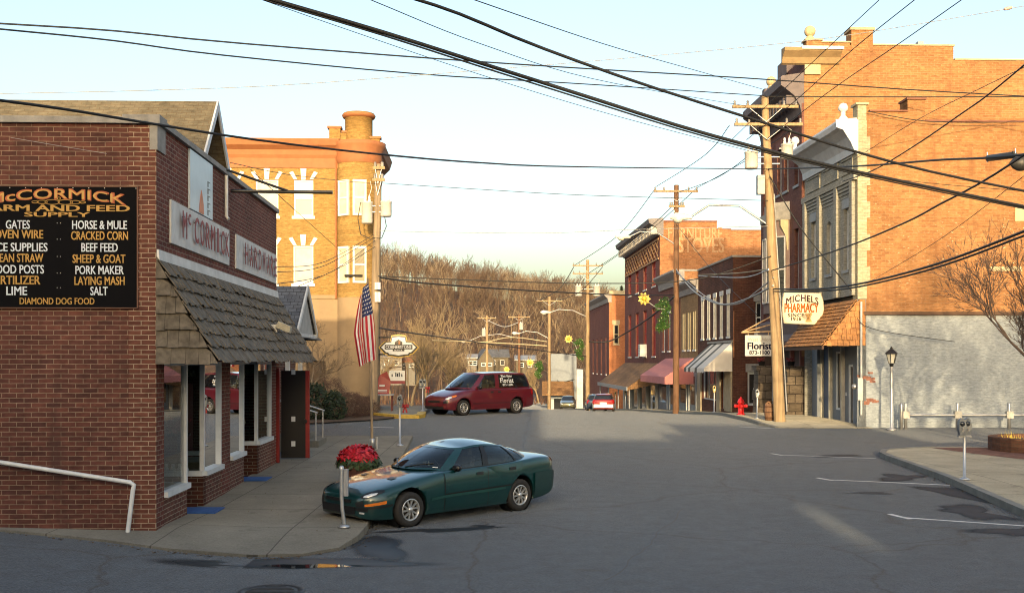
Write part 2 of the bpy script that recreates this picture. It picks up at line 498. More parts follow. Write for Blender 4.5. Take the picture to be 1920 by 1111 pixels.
def slab(name, pts, h, mat, n=14, edge=None, hz=None):
    """pavement: pts is a list of (left, right) plan points along its run"""
    mb = MB()
    rows = []
    for (a, b_) in pts:
        row = []
        for i in range(n + 1):
            t = i / n; x = a[0] + (b_[0] - a[0]) * t; y = a[1] + (b_[1] - a[1]) * t
            row.append((x, y, ground(x, y) + (hz(x, y) if hz else h)))
        rows.append(row)
    V = [p for r in rows for p in r]; w = n + 1
    mb.add(V, [[j * w + i, j * w + i + 1, (j + 1) * w + i + 1, (j + 1) * w + i] for j in range(len(rows) - 1) for i in range(n)])
    def skirt(seq):
        mb.add(list(seq) + [(p[0], p[1], p[2] - .35) for p in seq], [[i, i + 1, len(seq) + i + 1, len(seq) + i] for i in range(len(seq) - 1)])
    skirt([r[0] for r in rows]); skirt([r[-1] for r in rows]); skirt(rows[0]); skirt(rows[-1])
    return struct(mb.obj(name, mat))
def dens(tab, step=1.2):
    out = []
    for (p, q), (r, s) in zip(tab, tab[1:]):
        L = max(math.hypot(r[0] - p[0], r[1] - p[1]), math.hypot(s[0] - q[0], s[1] - q[1])); k = max(1, int(L / step))
        for i in range(k):
            t = i / k; out.append(((p[0] + (r[0] - p[0]) * t, p[1] + (r[1] - p[1]) * t), (q[0] + (s[0] - q[0]) * t, q[1] + (s[1] - q[1]) * t)))
    out.append(tab[-1]); return out
# pavement beside the brick store: along the cross street, then along the shop fronts
SWH = .13
front = [(-24, 16.4), (-8.2, 16.35), (-6.0, 15.75), (-4.9, 15.35), (-3.7, 15.2), (-3.0, 15.3), (-2.55, 15.75), (-2.38, 16.5), (-2.36, 17.3)]
# fan of quads between the wall foot and the kerb
tab = [((-24, 18.2), front[0]), ((-9, 17.4), front[1]), ((-6.4, 17.0), front[2]), ((-5.9, 17.0), front[3]), ((-5.6, 17.0), front[4]), ((-5.55, 17.2), front[5]), ((-5.55, 17.5), front[6]), ((-5.6, 17.8), front[7]), ((-5.65, 18.2), front[8]),
       ((-5.75, 20), (-2.5, 20)), ((-6.0, 27), (-2.85, 27)), ((-6.7, 34.4), (-3.2, 34.4))]
def hz_c(x, y):
    yf = lerp_tab(x, [(-8.2, 16.35), (-6.0, 15.75), (-4.9, 15.35), (-3.7, 15.2), (-2.6, 15.6)])
    return .04 + (SWH - .04) * max(0, min(1, (y - yf) / 1.3))
slab("sidewalk", dens(tab), SWH, M_CONC, hz=hz_c)
# pavement beyond the alley with its rounded yellow kerb
M_YELLOW = plain("yellow_kerb_paint", (.5, .34, .06), .7, var=.35, scale=6)
tabc = [((-9.6, 51.5), (-7.6, 50.6)), ((-9.2, 52.5), (-6.9, 47.8)), ((-8.8, 53), (-6.0, 45.6)), ((-8, 53.5), (-4.9, 44.4)), ((-7.2, 53.6), (-3.9, 44.2)), ((-7.0, 53.8), (-3.72, 44.9)), ((-7.0, 56), (-3.8, 46.5)), ((-7.1, 60), (-4.1, 60)), ((-7.4, 75), (-4.8, 75))]
slab("sidewalk", dens(tabc, 1.5), .14, M_CONC, 10)
kb = MB(); ks = [q for p, q in dens(tabc[:7], .6)]
for (x, y), (x2, y2) in zip(ks, ks[1:]):
    d = Vector((x2 - x, y2 - y, 0)); nn = Vector((d.y, -d.x, 0)).normalized() * .06
    a0, a1 = Vector((x, y, ground(x, y))), Vector((x2, y2, ground(x2, y2)))
    up = Vector((0, 0, .155)); dn = Vector((0, 0, -.1))
    kb.hexa([a0 - nn * 5 + dn, a0 + nn + dn, a1 + nn + dn, a1 - nn * 5 + dn, a0 - nn * 5 + up, a0 + nn + up, a1 + nn + up, a1 - nn * 5 + up])
struct(kb.obj("kerb", M_YELLOW))
# right-hand pavement in front of the pharmacy and on down the street
tabr = [((10.7, 43.4), (14.6, 43.2)), ((10.35, 44.6), (14.3, 44.6)), ((10.3, 50), (13.9, 50)), ((10.4, 58), (14.5, 58)), ((10.5, 64), (16, 64)), ((10.0, 83), (12.9, 83)), ((8.9, 105), (12.1, 105)), ((8.2, 130), (11.2, 130)), ((6.6, 160), (10.1, 160)), ((4.8, 190), (8.5, 190))]
def hz_r(x, y): return .13 if y > 45 else .02 + .11 * max(0, (y - 43.2) / 1.8)
slab("sidewalk", dens(tabr, 1.6), .13, M_CONCL, 8, hz=hz_r)
kb = MB(); ks = [p for p, q in dens(tabr, 1.2)]
for (x, y), (x2, y2) in zip(ks, ks[1:]):
    a0, a1 = Vector((x, y, ground(x, y))), Vector((x2, y2, ground(x2, y2)))
    w = Vector((.16, 0, 0)); h0 = hz_r(x, y) + .012; h1 = hz_r(x2, y2) + .012; o = Vector((-.015, 0, 0))
    kb.hexa([a0 + o, a0 + w, a1 + w, a1 + o, a0 + o + Vector((0, 0, h0)), a0 + w + Vector((0, 0, h0)), a1 + w + Vector((0, 0, h1)), a1 + o + Vector((0, 0, h1))])
struct(kb.obj("kerb", plain("kerb_stone", (.2, .195, .17), .85, var=.3, scale=3)))
# corner pavement with the planter
tabi = [((8.6, 12.0), (30, 12.0)), ((9.08, 19.0), (30, 19)), ((9.75, 24.5), (30, 24.5)), ((10.3, 29.3), (30, 29.3)), ((10.55, 30.6), (30, 30.8)), ((11.0, 31.7), (30, 32.4)), ((12.2, 32.6), (30, 33.0)), ((13.0, 32.9), (30, 33.2))]
slab("sidewalk", dens(tabi, 1.0), .13, M_CONCL, 22)
kb = MB(); ks = [p for p, q in dens(tabi, .7)]
for (x, y), (x2, y2) in zip(ks, ks[1:]):
    d = Vector((x2 - x, y2 - y, 0)); nn = Vector((d.y, -d.x, 0)).normalized()
    a0, a1 = Vector((x, y, ground(x, y))), Vector((x2, y2, ground(x2, y2)))
    up = Vector((0, 0, .142)); o = nn * -.012; w = nn * .16
    kb.hexa([a0 + o, a0 + w, a1 + w, a1 + o, a0 + o + up, a0 + w + up, a1 + w + up, a1 + o + up])
struct(kb.obj("kerb", MATS["kerb_stone"]))
# brick paving round the planter
M_PAVER = brick("brick_pavers", (.19, .085, .06), (.25, .12, .085), (.1, .08, .07), .1, .2, .006)
pv = MB()
ptsA = [(12.7, 32.45), (13.0, 30.2), (14.0, 26.4), (16, 23.8), (30, 22), (30, 32.6)]
pv.poly([(x, y, ground(x, y) + SWH + .006) for x, y in ptsA])
struct(pv.obj("paving", M_PAVER))

# parking bay lines, painted on the road
M_LINE = plain("road_paint", (.62, .62, .6), .7, var=.35, scale=8)
def strip(mb, pts, w, dz=.005):
    for (x, y), (x2, y2) in zip(pts, pts[1:]):
        k = max(1, int(math.hypot(x2 - x, y2 - y) / .7))
        for i in range(k):
            t0, t1 = i / k, (i + 1) / k
            a = Vector((x + (x2 - x) * t0, y + (y2 - y) * t0, 0)); b_ = Vector((x + (x2 - x) * t1, y + (y2 - y) * t1, 0))
            nn = Vector((-(b_ - a).y, (b_ - a).x, 0)).normalized() * w / 2
            mb.poly([(p.x, p.y, ground(p.x, p.y) + dz) for p in (a - nn, b_ - nn, b_ + nn, a + nn)])
for (x0, y0), (x1, y1) in (((7.72, 30.7), (10.2, 29.9)), ((7.2, 24.2), (9.55, 23.25)), ((6.97, 18.85), (8.95, 17.85))):
    mb = MB(); strip(mb, [(x0, y0), (x1, y1)], .1); strip(mb, [(x0 + .02, y0 - .14), (x0 - .16, y0 + .42)], .11, .006)
    struct(mb.obj("road_marking", M_LINE))
mb = MB(); strip(mb, [(-5.3, 39.6), (-4.35, 39.3)], .12); struct(mb.obj("road_marking", M_LINE))
mb = MB(); strip(mb, [(9.25, 43.4), (10.55, 42.9)], .12); struct(mb.obj("road_marking", M_LINE))
# dark patch of fresh tar and a puddle by the corner kerb
M_TAR = plain("damp_tar", (.017, .018, .02), .5, var=.3, scale=3)
def fading(mat):
    """let a stain thin out towards its rim"""
    n, l = mat.node_tree.nodes, mat.node_tree.links
    at = n.new("ShaderNodeAttribute"); at.attribute_name = "fade"
    ns = n.new("ShaderNodeTexNoise"); ns.inputs['Scale'].default_value = 7; ns.inputs['Detail'].default_value = 6; l.new(n.new("ShaderNodeTexCoord").outputs['Object'], ns.inputs['Vector'])
    a = n.new("ShaderNodeMath"); a.operation = 'MULTIPLY_ADD'; l.new(at.outputs['Fac'], a.inputs[0]); a.inputs[1].default_value = 1.5; a.inputs[2].default_value = -.55
    b_ = n.new("ShaderNodeMath"); b_.operation = 'MULTIPLY_ADD'; l.new(ns.outputs[0], b_.inputs[0]); b_.inputs[1].default_value = 1.1; l.new(a.outputs[0], b_.inputs[2]); b_.use_clamp = True
    c = n.new("ShaderNodeMath"); c.operation = 'MULTIPLY'; l.new(b_.outputs[0], c.inputs[0]); l.new(at.outputs['Fac'], c.inputs[1]); c.use_clamp = True
    out = n["Material Output"]; src = out.inputs[0].links[0].from_socket
    tr = n.new("ShaderNodeBsdfTransparent"); mx = n.new("ShaderNodeMixShader")
    l.new(c.outputs[0], mx.inputs[0]); l.new(tr.outputs[0], mx.inputs[1]); l.new(src, mx.inputs[2]); l.new(mx.outputs[0], out.inputs[0])
fading(M_TAR)
def blob(name, cx, cy, rx, ry, mat, seed, dz, rot=0, n=40, rough=.3):
    r = random.Random(seed); ph = [r.uniform(0, 6.28) for _ in range(6)]
    rings = []
    for t in (1.25, .85, .5):
        row = []
        for i in range(n):
            a = 2 * math.pi * i / n
            k = 1 + rough * sum(math.sin((j + 2) * a + ph[j]) / (j + 2) for j in range(5))
            x, y = t * rx * k * math.cos(a), t * ry * k * math.sin(a)
            X, Y = cx + x * math.cos(rot) - y * math.sin(rot), cy + x * math.sin(rot) + y * math.cos(rot)
            row.append((X, Y, ground(X, Y) + dz))
        rings.append(row)
    mb = MB(); V = [p for r_ in rings for p in r_] + [(cx, cy, ground(cx, cy) + dz)]
    mb.add(V, [[q * n + i, q * n + (i + 1) % n, (q + 1) * n + (i + 1) % n, (q + 1) * n + i] for q in range(2) for i in range(n)] + [[2 * n + i, 2 * n + (i + 1) % n, 3 * n] for i in range(n)], True)
    o = struct(mb.obj(name, mat))
    at = o.data.attributes.new('fade', 'FLOAT', 'POINT'); at.data.foreach_set('value', [0.0] * n + [.75] * n + [1.0] * (n + 1))
    return o
blob("tar_patch", -3.0, 14.75, 1.5, .42, M_TAR, 3, .004, .05)
blob("tar_patch", -2.0, 16.0, .42, .95, M_TAR, 5, .0055, .15)
blob("tar_patch", -1.15, 17.6, .75, .22, M_TAR, 8, .004, .2, rough=.5)
blob("tar_patch", -.5, 18.0, .2, .1, M_TAR, 9, .004)
M_WATER = glass("puddle_water", (.02, .022, .024), rough=.02); fading(M_WATER)
blob("puddle", -2.75, 14.55, .55, .16, M_WATER, 4, .007, .02)
M_OIL = plain('oil_stain', (.02, .021, .023), .7, var=.35, scale=3); fading(M_OIL)
for k, (x, y, a, b_, r) in enumerate(((9.3, 30.6, .9, .3, .3), (9.0, 24.7, .7, .5, .8), (9.2, 21.8, .45, 1.3, .35), (8.4, 19.5, .5, .8, .3), (7.4, 22.0, .5, .12, 0), (8.6, 17.5, .8, .5, .4))):
    blob("oil_stain", x, y, a, b_, M_OIL, 20 + k, .0045, r, rough=.6)
# wandering tar seams in the carriageway
M_SEAM = plain('tar_seam', (.014, .014, .016), .55, var=.3)
def seam(x0, y0, x1, y1, w, seed):
    r = random.Random(seed); n = int(math.hypot(x1 - x0, y1 - y0) / .35); pts = []; off = 0
    nx, ny = -(y1 - y0), x1 - x0; L_ = math.hypot(nx, ny); nx, ny = nx / L_, ny / L_
    for i in range(n + 1):
        off = off * .93 + r.gauss(0, .035); t = i / n; pts.append((x0 + (x1 - x0) * t + nx * off, y0 + (y1 - y0) * t + ny * off))
    mb = MB(); strip(mb, pts, w, .0035); struct(mb.obj('tar_seam', M_SEAM))
seam(.25, 20.5, .9, 57, .04, 1); seam(-2.6, 29.8, 9.8, 31.2, .03, 4); seam(1.2, 13.6, 3.2, 20, .025, 6)
# manhole cover
mb = MB(); mx, my = -2.92, 12.95; mz = ground(mx, my)
mb.lathe([(.001, .012), (.3, .012), (.3, .008), (.33, .008), (.33, .014), (.4, .014), (.41, .0)], (mx, my, mz), 28)
for k in range(-3, 4):
    L = math.sqrt(.27 ** 2 - (k * .08) ** 2); mb.box(mx - L, mx + L, my + k * .08 - .018, my + k * .08 + .018, mz + .011, mz + .018)
tag(mb.obj("manhole_cover", plain("cast_iron", (.06, .06, .062), .6, .5, var=.4, scale=9)), "round ribbed iron manhole cover in the road in front of the corner kerb", "manhole cover")

# fallen leaves and grit along the kerbs
lv, lf = [], []
rs = random.Random(77)
def leaf_at(x, y, z, s):
    a = rs.uniform(0, 6.28); c_, s_ = math.cos(a) * s, math.sin(a) * s; b0 = len(lv)
    lv.extend([(x - c_, y - s_, z + .004), (x + s_ * .5, y - c_ * .5, z + rs.uniform(.004, .02)), (x + c_, y + s_, z + .006), (x - s_ * .5, y + c_ * .5, z + rs.uniform(.004, .02))]); lf.append([b0, b0 + 1, b0 + 2, b0 + 3])
for (a, b_), n_ in ((((-8.2, 16.3), (-5.0, 15.3)), 60), (((-5.0, 15.3), (-3.2, 15.15)), 70), (((-3.2, 15.15), (-2.3, 16.2)), 90), (((-2.3, 16.2), (-2.4, 19)), 60), (((9.0, 19), (10.4, 30)), 160), (((10.5, 44), (10.3, 52)), 60)):
    for _ in range(n_):
        t_ = rs.random(); x, y = a[0] + (b_[0] - a[0]) * t_ + rs.gauss(0, .07), a[1] + (b_[1] - a[1]) * t_ - abs(rs.gauss(0, .09)); leaf_at(x, y, ground(x, y), rs.uniform(.012, .035))
for _ in range(110):
    y = rs.uniform(16.6, 27); leaf_at(rs.uniform(-5.4, -2.7) - (y - 16) * .03, y, ground(-4, y) + SWH, rs.uniform(.008, .022))
me = bpy.data.meshes.new("leaf_litter"); me.from_pydata(lv, [], lf); me.materials.append(plain("dry_leaf", (.11, .075, .04), .9, var=.5, scale=30))
o = bpy.data.objects.new("leaf_litter", me); COL.objects.link(o); o['kind'] = 'stuff'; o['label'] = "dry leaves and grit lying along the kerbs"; o['category'] = "leaves"
# ================================================================== buildings
ST = math.atan(.035)                                        # the street's direction
UX, UY, UZ = Vector((1, 0, 0)), Vector((0, 1, 0)), Vector((0, 0, 1))
def xr(Y): return 15.62 - .035 * Y                          # right-hand building line
def window(par, fr, u0, u1, z0, z1, rev, frame=M_WHITE, pane=M_GLASS, mid=True, sill=True, fw=.07, mull=0, sillmat=None, lintel=None, lint_h=.22, blind=None, name='window', rails=()):
    w = MB(); w.poly([fr.p(u0, -rev + .02, z0), fr.p(u1, -rev + .02, z0), fr.p(u1, -rev + .02, z1), fr.p(u0, -rev + .02, z1)])
    wo = w.obj(name, pane, par)
    f = MB(); d0, d1 = -rev + .005, -rev + .075
    f.fbox(fr, u0, u0 + fw, d0, d1, z0, z1); f.fbox(fr, u1 - fw, u1, d0, d1, z0, z1)
    f.fbox(fr, u0 + fw, u1 - fw, d0, d1, z0, z0 + fw); f.fbox(fr, u0 + fw, u1 - fw, d0, d1, z1 - fw, z1)
    if mid: f.fbox(fr, u0 + fw, u1 - fw, d0, d1 + .01, (z0 + z1) / 2 - .035, (z0 + z1) / 2 + .035)
    for r in rails: f.fbox(fr, u0 + fw, u1 - fw, d0, d1 - .02, r - .015, r + .015)
    for k in range(mull):
        c = u0 + (u1 - u0) * (k + 1) / (mull + 1); f.fbox(fr, c - .02, c + .02, d0, d1 - .012, z0 + fw, z1 - fw)
    f.obj('frame', frame, wo)
    if blind:
        bm_, t = blind
        q = MB(); q.poly([fr.p(u0 + fw, -rev + .035, z1 - (z1 - z0) * t), fr.p(u1 - fw, -rev + .035, z1 - (z1 - z0) * t), fr.p(u1 - fw, -rev + .035, z1 - fw), fr.p(u0 + fw, -rev + .035, z1 - fw)])
        q.obj('blind', bm_, wo)
    if sill:
        s = MB(); s.fbox(fr, u0 - .08, u1 + .08, -rev + .076, .07, z0 - .12, z0 + .004); s.obj('sill', sillmat or frame, wo)
    if lintel:
        s = MB(); s.fbox(fr, u0 - .12, u1 + .12, -.05, .035, z1 + .003, z1 + lint_h); s.obj('lintel', lintel, wo)
    return wo
def body_box(mb, x0, x1, y0, y1, z0, z1, skip=''):
    """plain walls of a block except the ones named in skip (f front -y, s street, r roof)"""
    if 'f' not in skip: mb.poly([(x0, y0, z0), (x1, y0, z0), (x1, y0, z1), (x0, y0, z1)])
    mb.poly([(x0, y1, z0), (x1, y1, z0), (x1, y1, z1), (x0, y1, z1)])
    if 'l' not in skip: mb.poly([(x0, y0, z0), (x0, y1, z0), (x0, y1, z1), (x0, y0, z1)])
    if 'R' not in skip: mb.poly([(x1, y0, z0), (x1, y1, z0), (x1, y1, z1), (x1, y0, z1)])
    if 't' not in skip: mb.poly([(x0, y0, z1 - .5), (x1, y0, z1 - .5), (x1, y1, z1 - .5), (x0, y1, z1 - .5)])

B_RED = brick("store_brick", (.085, .034, .028), (.15, .055, .04), (.27, .195, .135), .0745, .225, .006, .3, stain=(.06, .03, .025))
B_REDQ = brick("corner_brick", (.115, .042, .03), (.165, .062, .042), (.36, .28, .2), .0745, .225, .007, .22)
B_BUFF = brick("buff_brick", (.275, .165, .050), (.345, .222, .075), (.25, .165, .07), .075, .23, .006, .18)
B_ORANGE = brick("orange_brick", (.27, .125, .05), (.355, .178, .074), (.31, .19, .1), .11, .33, .009, .25, stain=(.19, .085, .036), pale=.6)
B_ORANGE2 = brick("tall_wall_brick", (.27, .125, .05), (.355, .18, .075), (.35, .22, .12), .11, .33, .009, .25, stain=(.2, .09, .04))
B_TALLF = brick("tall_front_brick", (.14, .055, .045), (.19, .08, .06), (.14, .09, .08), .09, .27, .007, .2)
B_GREYB = brick("painted_grey_brick", (.30, .295, .26), (.34, .335, .295), (.22, .215, .19), .1, .3, .007, .15)
B_WHITEB = brick("painted_white_brick", (.295, .335, .37), (.32, .36, .395), (.27, .305, .335), .1, .3, .006, .16)
B_CREAMB = brick("cream_quoin_brick", (.37, .33, .23), (.42, .38, .27), (.28, .25, .17), .13, .4, .008, .12)
B_FLOR = brick("florist_brick", (.085, .032, .022), (.13, .05, .032), (.12, .07, .05), .1, .3, .009, .35, stain=(.05, .025, .02))
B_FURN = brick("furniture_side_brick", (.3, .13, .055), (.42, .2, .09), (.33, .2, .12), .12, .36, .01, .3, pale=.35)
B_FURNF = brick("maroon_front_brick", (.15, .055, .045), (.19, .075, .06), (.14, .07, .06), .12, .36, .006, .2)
B_TAN = brick("tan_brick", (.26, .16, .075), (.32, .2, .1), (.22, .14, .08), .12, .36, .006, .2)
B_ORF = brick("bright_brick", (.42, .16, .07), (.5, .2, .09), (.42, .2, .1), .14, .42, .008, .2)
M_PLASTER = plain("beige_render", (.29, .21, .125), .9, var=.15, scale=1.2)
M_TERRA = plain("terracotta", (.32, .125, .05), .75, var=.15, scale=3)
M_SHAKE = mat_wood("weathered_shake", (.082, .068, .05), (.18, .152, .115), (5, 5, 5), .9)
M_SHAKEO = mat_wood("cedar_shake", (.3, .135, .05), (.46, .225, .08), (5, 5, 5), .85)
M_SHAKEB = shingle("brown_shingle", (.22, .12, .055), (.3, .17, .08), .22, .35)
M_TANROOF = shingle("tan_shingle", (.15, .13, .09), (.185, .16, .11), .085, .2, (.14, .1, .06))

# ------------------------------------------------------------------ the corner hardware store
S0 = Vector((-5.5, 16.5, 0))
store = thing("hardware_store", "red brick corner hardware shop with a deep weathered shake canopy over its windows", "shop", S0, ST)
fs = F((0, 0, 0), UY, UX)            # street front: u along the street
fw_ = F((0, 0, 0), -UX, -UY)         # side wall towards us: u leftwards
LEN, HT = 10.0, 6.46
w = MB()
w.wall(F((-.42, 0, 0), -UX, -UY), 0, 24, -.4, HT)
w.obj('wall', B_RED, store)
w = MB(); w.fbox(fw_, .0, .42, -.012, .012, -.4, HT - .02); w.obj('corner_pier', B_REDQ, store)
w = MB()
w.wall(F((-.004, 0, 0), UY, UX), 0.0, LEN, 2.78, HT)
w.poly([(0, LEN, -.3), (-9, LEN, -.3), (-9, LEN, HT), (0, LEN, HT)])
w.poly([(0, 0, HT - .4), (-24, 0, HT - .4), (-24, LEN, HT - .4), (0, LEN, HT - .4)])
w.wall(F((-.3, 0, 0), UY, UX), 0, LEN, HT - .4, HT)
# shop-front piers and stall risers
for a, b_, x in ((0.012, .42, -.004), (4.25, 5.0, -.004), (9.35, 9.98, -.004)):
    w.fbox(F((x, 0, 0), UY, UX), a, b_, -.4, 0, -.4, 2.78)
w.obj('front_wall', brick("front_brick", (.13, .036, .028), (.2, .062, .042), (.3, .23, .17), .0745, .225, .0065, .28), store)
w = MB()
for a, b_, z in ((.42, 1.8, .62), (2.9, 4.25, .7), (5.0, 6.3, .78), (7.7, 9.35, .88)):
    w.fbox(fs, a, b_, -.3, -.012, -.4, z)
for a, z in ((2.9, .7), (7.7, .88)):                          # return walls of the recessed entries
    w.fbox(F((0, a, 0), -UX, -UY), .012, 1.3, -.2, 0, -.4, z)
w.objs('stall_riser', B_REDQ, store)
co = MB()
co.fbox(fw_, -.06, 24, -.28, .06, HT, HT + .1); co.fbox(fs, .28, LEN + .04, -.3, .06, HT + .003, HT + .095)
co.fbox(fw_, -.07, .5, -.34, .075, HT - .005, HT + .13)
co.obj('coping', M_COPING, store)
co = MB(); co.fbox(fs, -.018, .42, -.1, .02, HT - .4, HT - .008); co.obj('corner_stone', M_COPING, store)
def shop_window(a, b_, z0, z1, fr, dep, post0=True, post1=True, mulls=()):
    g = MB(); g.poly([fr.p(a, -dep, z0), fr.p(b_, -dep, z0), fr.p(b_, -dep, z1), fr.p(a, -dep, z1)])
    wo = g.obj('shop_window', M_SHOP, store)
    f = MB(); d0, d1 = -dep - .03, -dep + .05
    f.fbox(fr, a, b_, d0, d1 + .06, z0 - .09, z0)
    f.fbox(fr, a, b_, d0, d1, z1 - .06, z1)
    if post0: f.fbox(fr, a, a + .06, d0, d1, z0, z1 - .06)
    if post1: f.fbox(fr, b_ - .07, b_, d0, d1, z0, z1 - .06)
    for q in mulls: f.fbox(fr, q - .025, q + .025, d0, d1, z0, z1 - .06)
    f.obj('frame', M_WHITE, wo); return wo
shop_window(.42, 1.8, .72, 2.78, fs, .05, False, True)
shop_window(2.9, 4.25, .8, 2.78, fs, .05, True, True)
shop_window(5.0, 6.3, .88, 2.78, fs, .05, False, True)
shop_window(7.7, 9.35, .98, 2.78, fs, .05, True, True)
shop_window(.012, 1.3, .8, 2.78, F((0, 2.9, 0), -UX, -UY), .05, False, True)
shop_window(.012, 1.3, .98, 2.78, F((0, 7.7, 0), -UX, -UY), .05, False, True)
shop_window(.012, 1.3, .72, 2.78, F((0, 1.8, 0), -UX, UY), .05, False, True)
shop_window(.012, 1.3, .88, 2.78, F((0, 6.3, 0), -UX, UY), .05, False, True)
it = MB()
it.poly([(-3.4, .4, -.2), (-3.4, LEN, -.2), (-3.4, LEN, 2.8), (-3.4, .4, 2.8)])
it.poly([(-.4, .3, 2.8), (-3.4, .3, 2.8), (-3.4, LEN, 2.8), (-.4, LEN, 2.8)])
it.poly([(-3.4, .41, -.2), (-.4, .41, -.2), (-.4, .41, 2.8), (-3.4, .41, 2.8)])
it.obj('interior_wall', plain("shop_interior", (.5, .5, .42), .9, var=.2), store)
it = MB()
for a, b_, z in ((.42, 1.78, .6), (2.94, 4.25, .68), (5.0, 6.28, .76), (7.74, 9.35, .86)): it.fbox(fs, a, b_, -1.3, -.31, -.2, z)
it.obj('display_floor', plain("display_boards", (.3, .26, .2), .8, var=.3), store)
dr = MB()
for a in (1.9, 6.4): dr.fbox(fs, a, a + .95, -1.42, -1.36, .1, 2.3)
dr.obj('door', plain("dark_red_door", (.12, .012, .012), .5), store)
# red door and black open door leaf at the far end
dr = MB(); dr.fbox(fs, 10.0, 10.14, -.35, .06, .2, 2.62); dr.obj('door_jamb', M_RED, store)
ld = MB(); fd = F((-.02, 10.75, 0), UX, -UY); ld.fbox(fd, 0, .62, -.05, 0, .32, 2.55)
do = ld.obj('door', M_BLACK, store)
lh = MB()
for z in (.62, 1.25, 2.45): lh.fbox(fd, .26, .36, .001, .012, z, z + .13)
lh.obj('notice', M_WHITE, do)
lh = MB(); lh.fbox(fd, .62, .72, -.05, .006, .32, 2.55); lh.obj('edge_trim', M_RED, do)
lh = MB(); lh.fbox(fd, .56, .66, .03, .06, 1.22, 1.3); lh.fbox(fd, .58, .6, .0, .04, 1.2, 1.32); lh.obj('handle', M_BLACK, do)
# white flashing and the shake canopy
fl = MB(); fl.fprofile(fs, [(0.004, 4.36), (.05, 4.36), (.035, 4.52), (.004, 4.52)], -.005, LEN + .02); fl.obj('flashing', M_OFFW, store)
cb = MB()
OV, ZT, ZB = .92, 4.38, 2.8
cb.fprofile(fs, [(.008, ZT - .05), (OV - .05, ZB), (.008, ZB)], .03, LEN + .1)
cob = cb.obj('canopy', plain("canopy_core", (.05, .04, .03), .9), store)
r = random.Random(5)
sh = MB(); rows = 7
sl_ = Vector((OV, 0, ZB - ZT)); SL = sl_.length; sl_.normalize()
nn = Vector((-sl_.z, 0, sl_.x)); nn = nn if nn.x > 0 else -nn
for j in range(rows):
    t0, t1 = j * SL / rows, (j + 1) * SL / rows + .05
    y = -.02
    while y < LEN + .1:
        wd = r.uniform(.09, .2); y1 = min(y + wd, LEN + .13)
        lift = .04 + r.uniform(-.012, .02); jag = r.uniform(-.03, .035)
        a = Vector((.0, 0, ZT)) + sl_ * (t0 - .02) + nn * .004; b_ = Vector((0, 0, ZT)) + sl_ * (t1 + jag) + nn * lift
        th = nn * .018
        sh.hexa([a + UY * y, a + UY * (y1 - .006), b_ + UY * (y1 - .006), b_ + UY * y, a + UY * y + th, a + UY * (y1 - .006) + th, b_ + UY * (y1 - .006) + th, b_ + UY * y + th])
        y = y1
# the canopy's triangular end towards us
for j in range(6):
    z1 = ZT - .02 - j * (ZT - ZB) / 6; z0 = z1 - (ZT - ZB) / 6 - .03
    x = .0
    while True:
        xm = OV * (ZT - z0) / (ZT - ZB) + .0
        if x > xm - .02: break
        wd = min(r.uniform(.14, .24), max(.04, xm - x)); x1 = x + wd
        zt0 = min(z1 + .03, ZT - (ZT - ZB) * x / OV); zt1 = min(z1 + .03, ZT - (ZT - ZB) * x1 / OV)
        jz = r.uniform(-.015, .015); yo = -.03 - .004 * (j % 2)
        if zt1 < z0 + jz: zt1 = z0 + jz + .001
        sh.prism([(x, yo + .03, zt0), (x1 - .005, yo + .03, zt1), (x1 - .005, yo - .022, z0 + jz), (x, yo - .022, z0 + jz)], (0, .02, 0))
        x = x1
so = sh.obj('shake', M_SHAKE, cob)
# the gable that shows above the parapet
GY, GZ, GB = 5.75, 8.2, 6.1
g = MB(); hw = 1.75
g.poly([(-.85, GY - hw, GB), (-.85, GY + hw, GB), (-.85, GY, GZ - .12)]); g.obj('gable', B_RED, store)
g = MB()
for s in (-1, 1):
    y2, z2 = GY + s * (hw + .12), GB - .1
    g.hexa([(-.45, GY, GZ), (-22, GY, GZ), (-22, y2, z2), (-.45, y2, z2), (-.45, GY, GZ - .1), (-22, GY, GZ - .1), (-22, y2, z2 - .1), (-.45, y2, z2 - .1)])
ro = g.obj('roof', M_TANROOF, store)
g = MB()
for s in (-1, 1):
    y2, z2 = GY + s * (hw + .14), GB - .12
    g.hexa([(-.448, GY, GZ - .2), (-.41, GY, GZ - .2), (-.41, y2, z2 - .2), (-.448, y2, z2 - .2), (-.448, GY, GZ + .02), (-.41, GY, GZ + .02), (-.41, y2, z2 + .02), (-.448, y2, z2 + .02)])
g.obj('bargeboard', plain("blue_white_trim", (.5, .53, .58), .5, var=.15), ro)
g = MB(); g.tube([(.07, 4.35, 6.42), (.07, 4.35, 5.62), (.12, 4.33, 5.56)], .035, 8); g.obj('downspout', M_OFFW, store)

# black merchandise board on the side wall
fb = F((0, 0, 0), UX, -UY)           # same wall, u rightwards
def local_thing(name, label, cat, group=None): return thing(name, label, cat, S0, ST, group)
bd = local_thing("supply_board", "large black board of gold and white farm goods lettering on the brick side wall", "sign")
q = MB(); q.fbox(fb, -2.76, -.285, .012, .045, 3.62, 5.475); q.obj('board', plain('matte_black_board', (.006, .006, .007), .9, var=.1, spec=.08), bd)
q = MB(); q.fbox(fb, -.285, -.27, .012, .05, 3.61, 5.48); q.fbox(fb, -2.775, -.27, .012, .05, 3.605, 3.62); q.fbox(fb, -2.775, -.27, .012, .05, 5.475, 5.488); q.obj('edge_trim', plain("brown_trim", (.16, .07, .04), .6), bd)
M_GOLD = plain("gold_letter", (.5, .29, .06), .5, var=.15, scale=6)
M_RGOLD = plain("red_gold_letter", (.42, .09, .02), .5, var=.15, scale=6)
M_WLET = plain("white_letter", (.62, .68, .74), .5, var=.06)
def bx(px): return (px - 288) * .00826            # board: photo-scale layout in metres
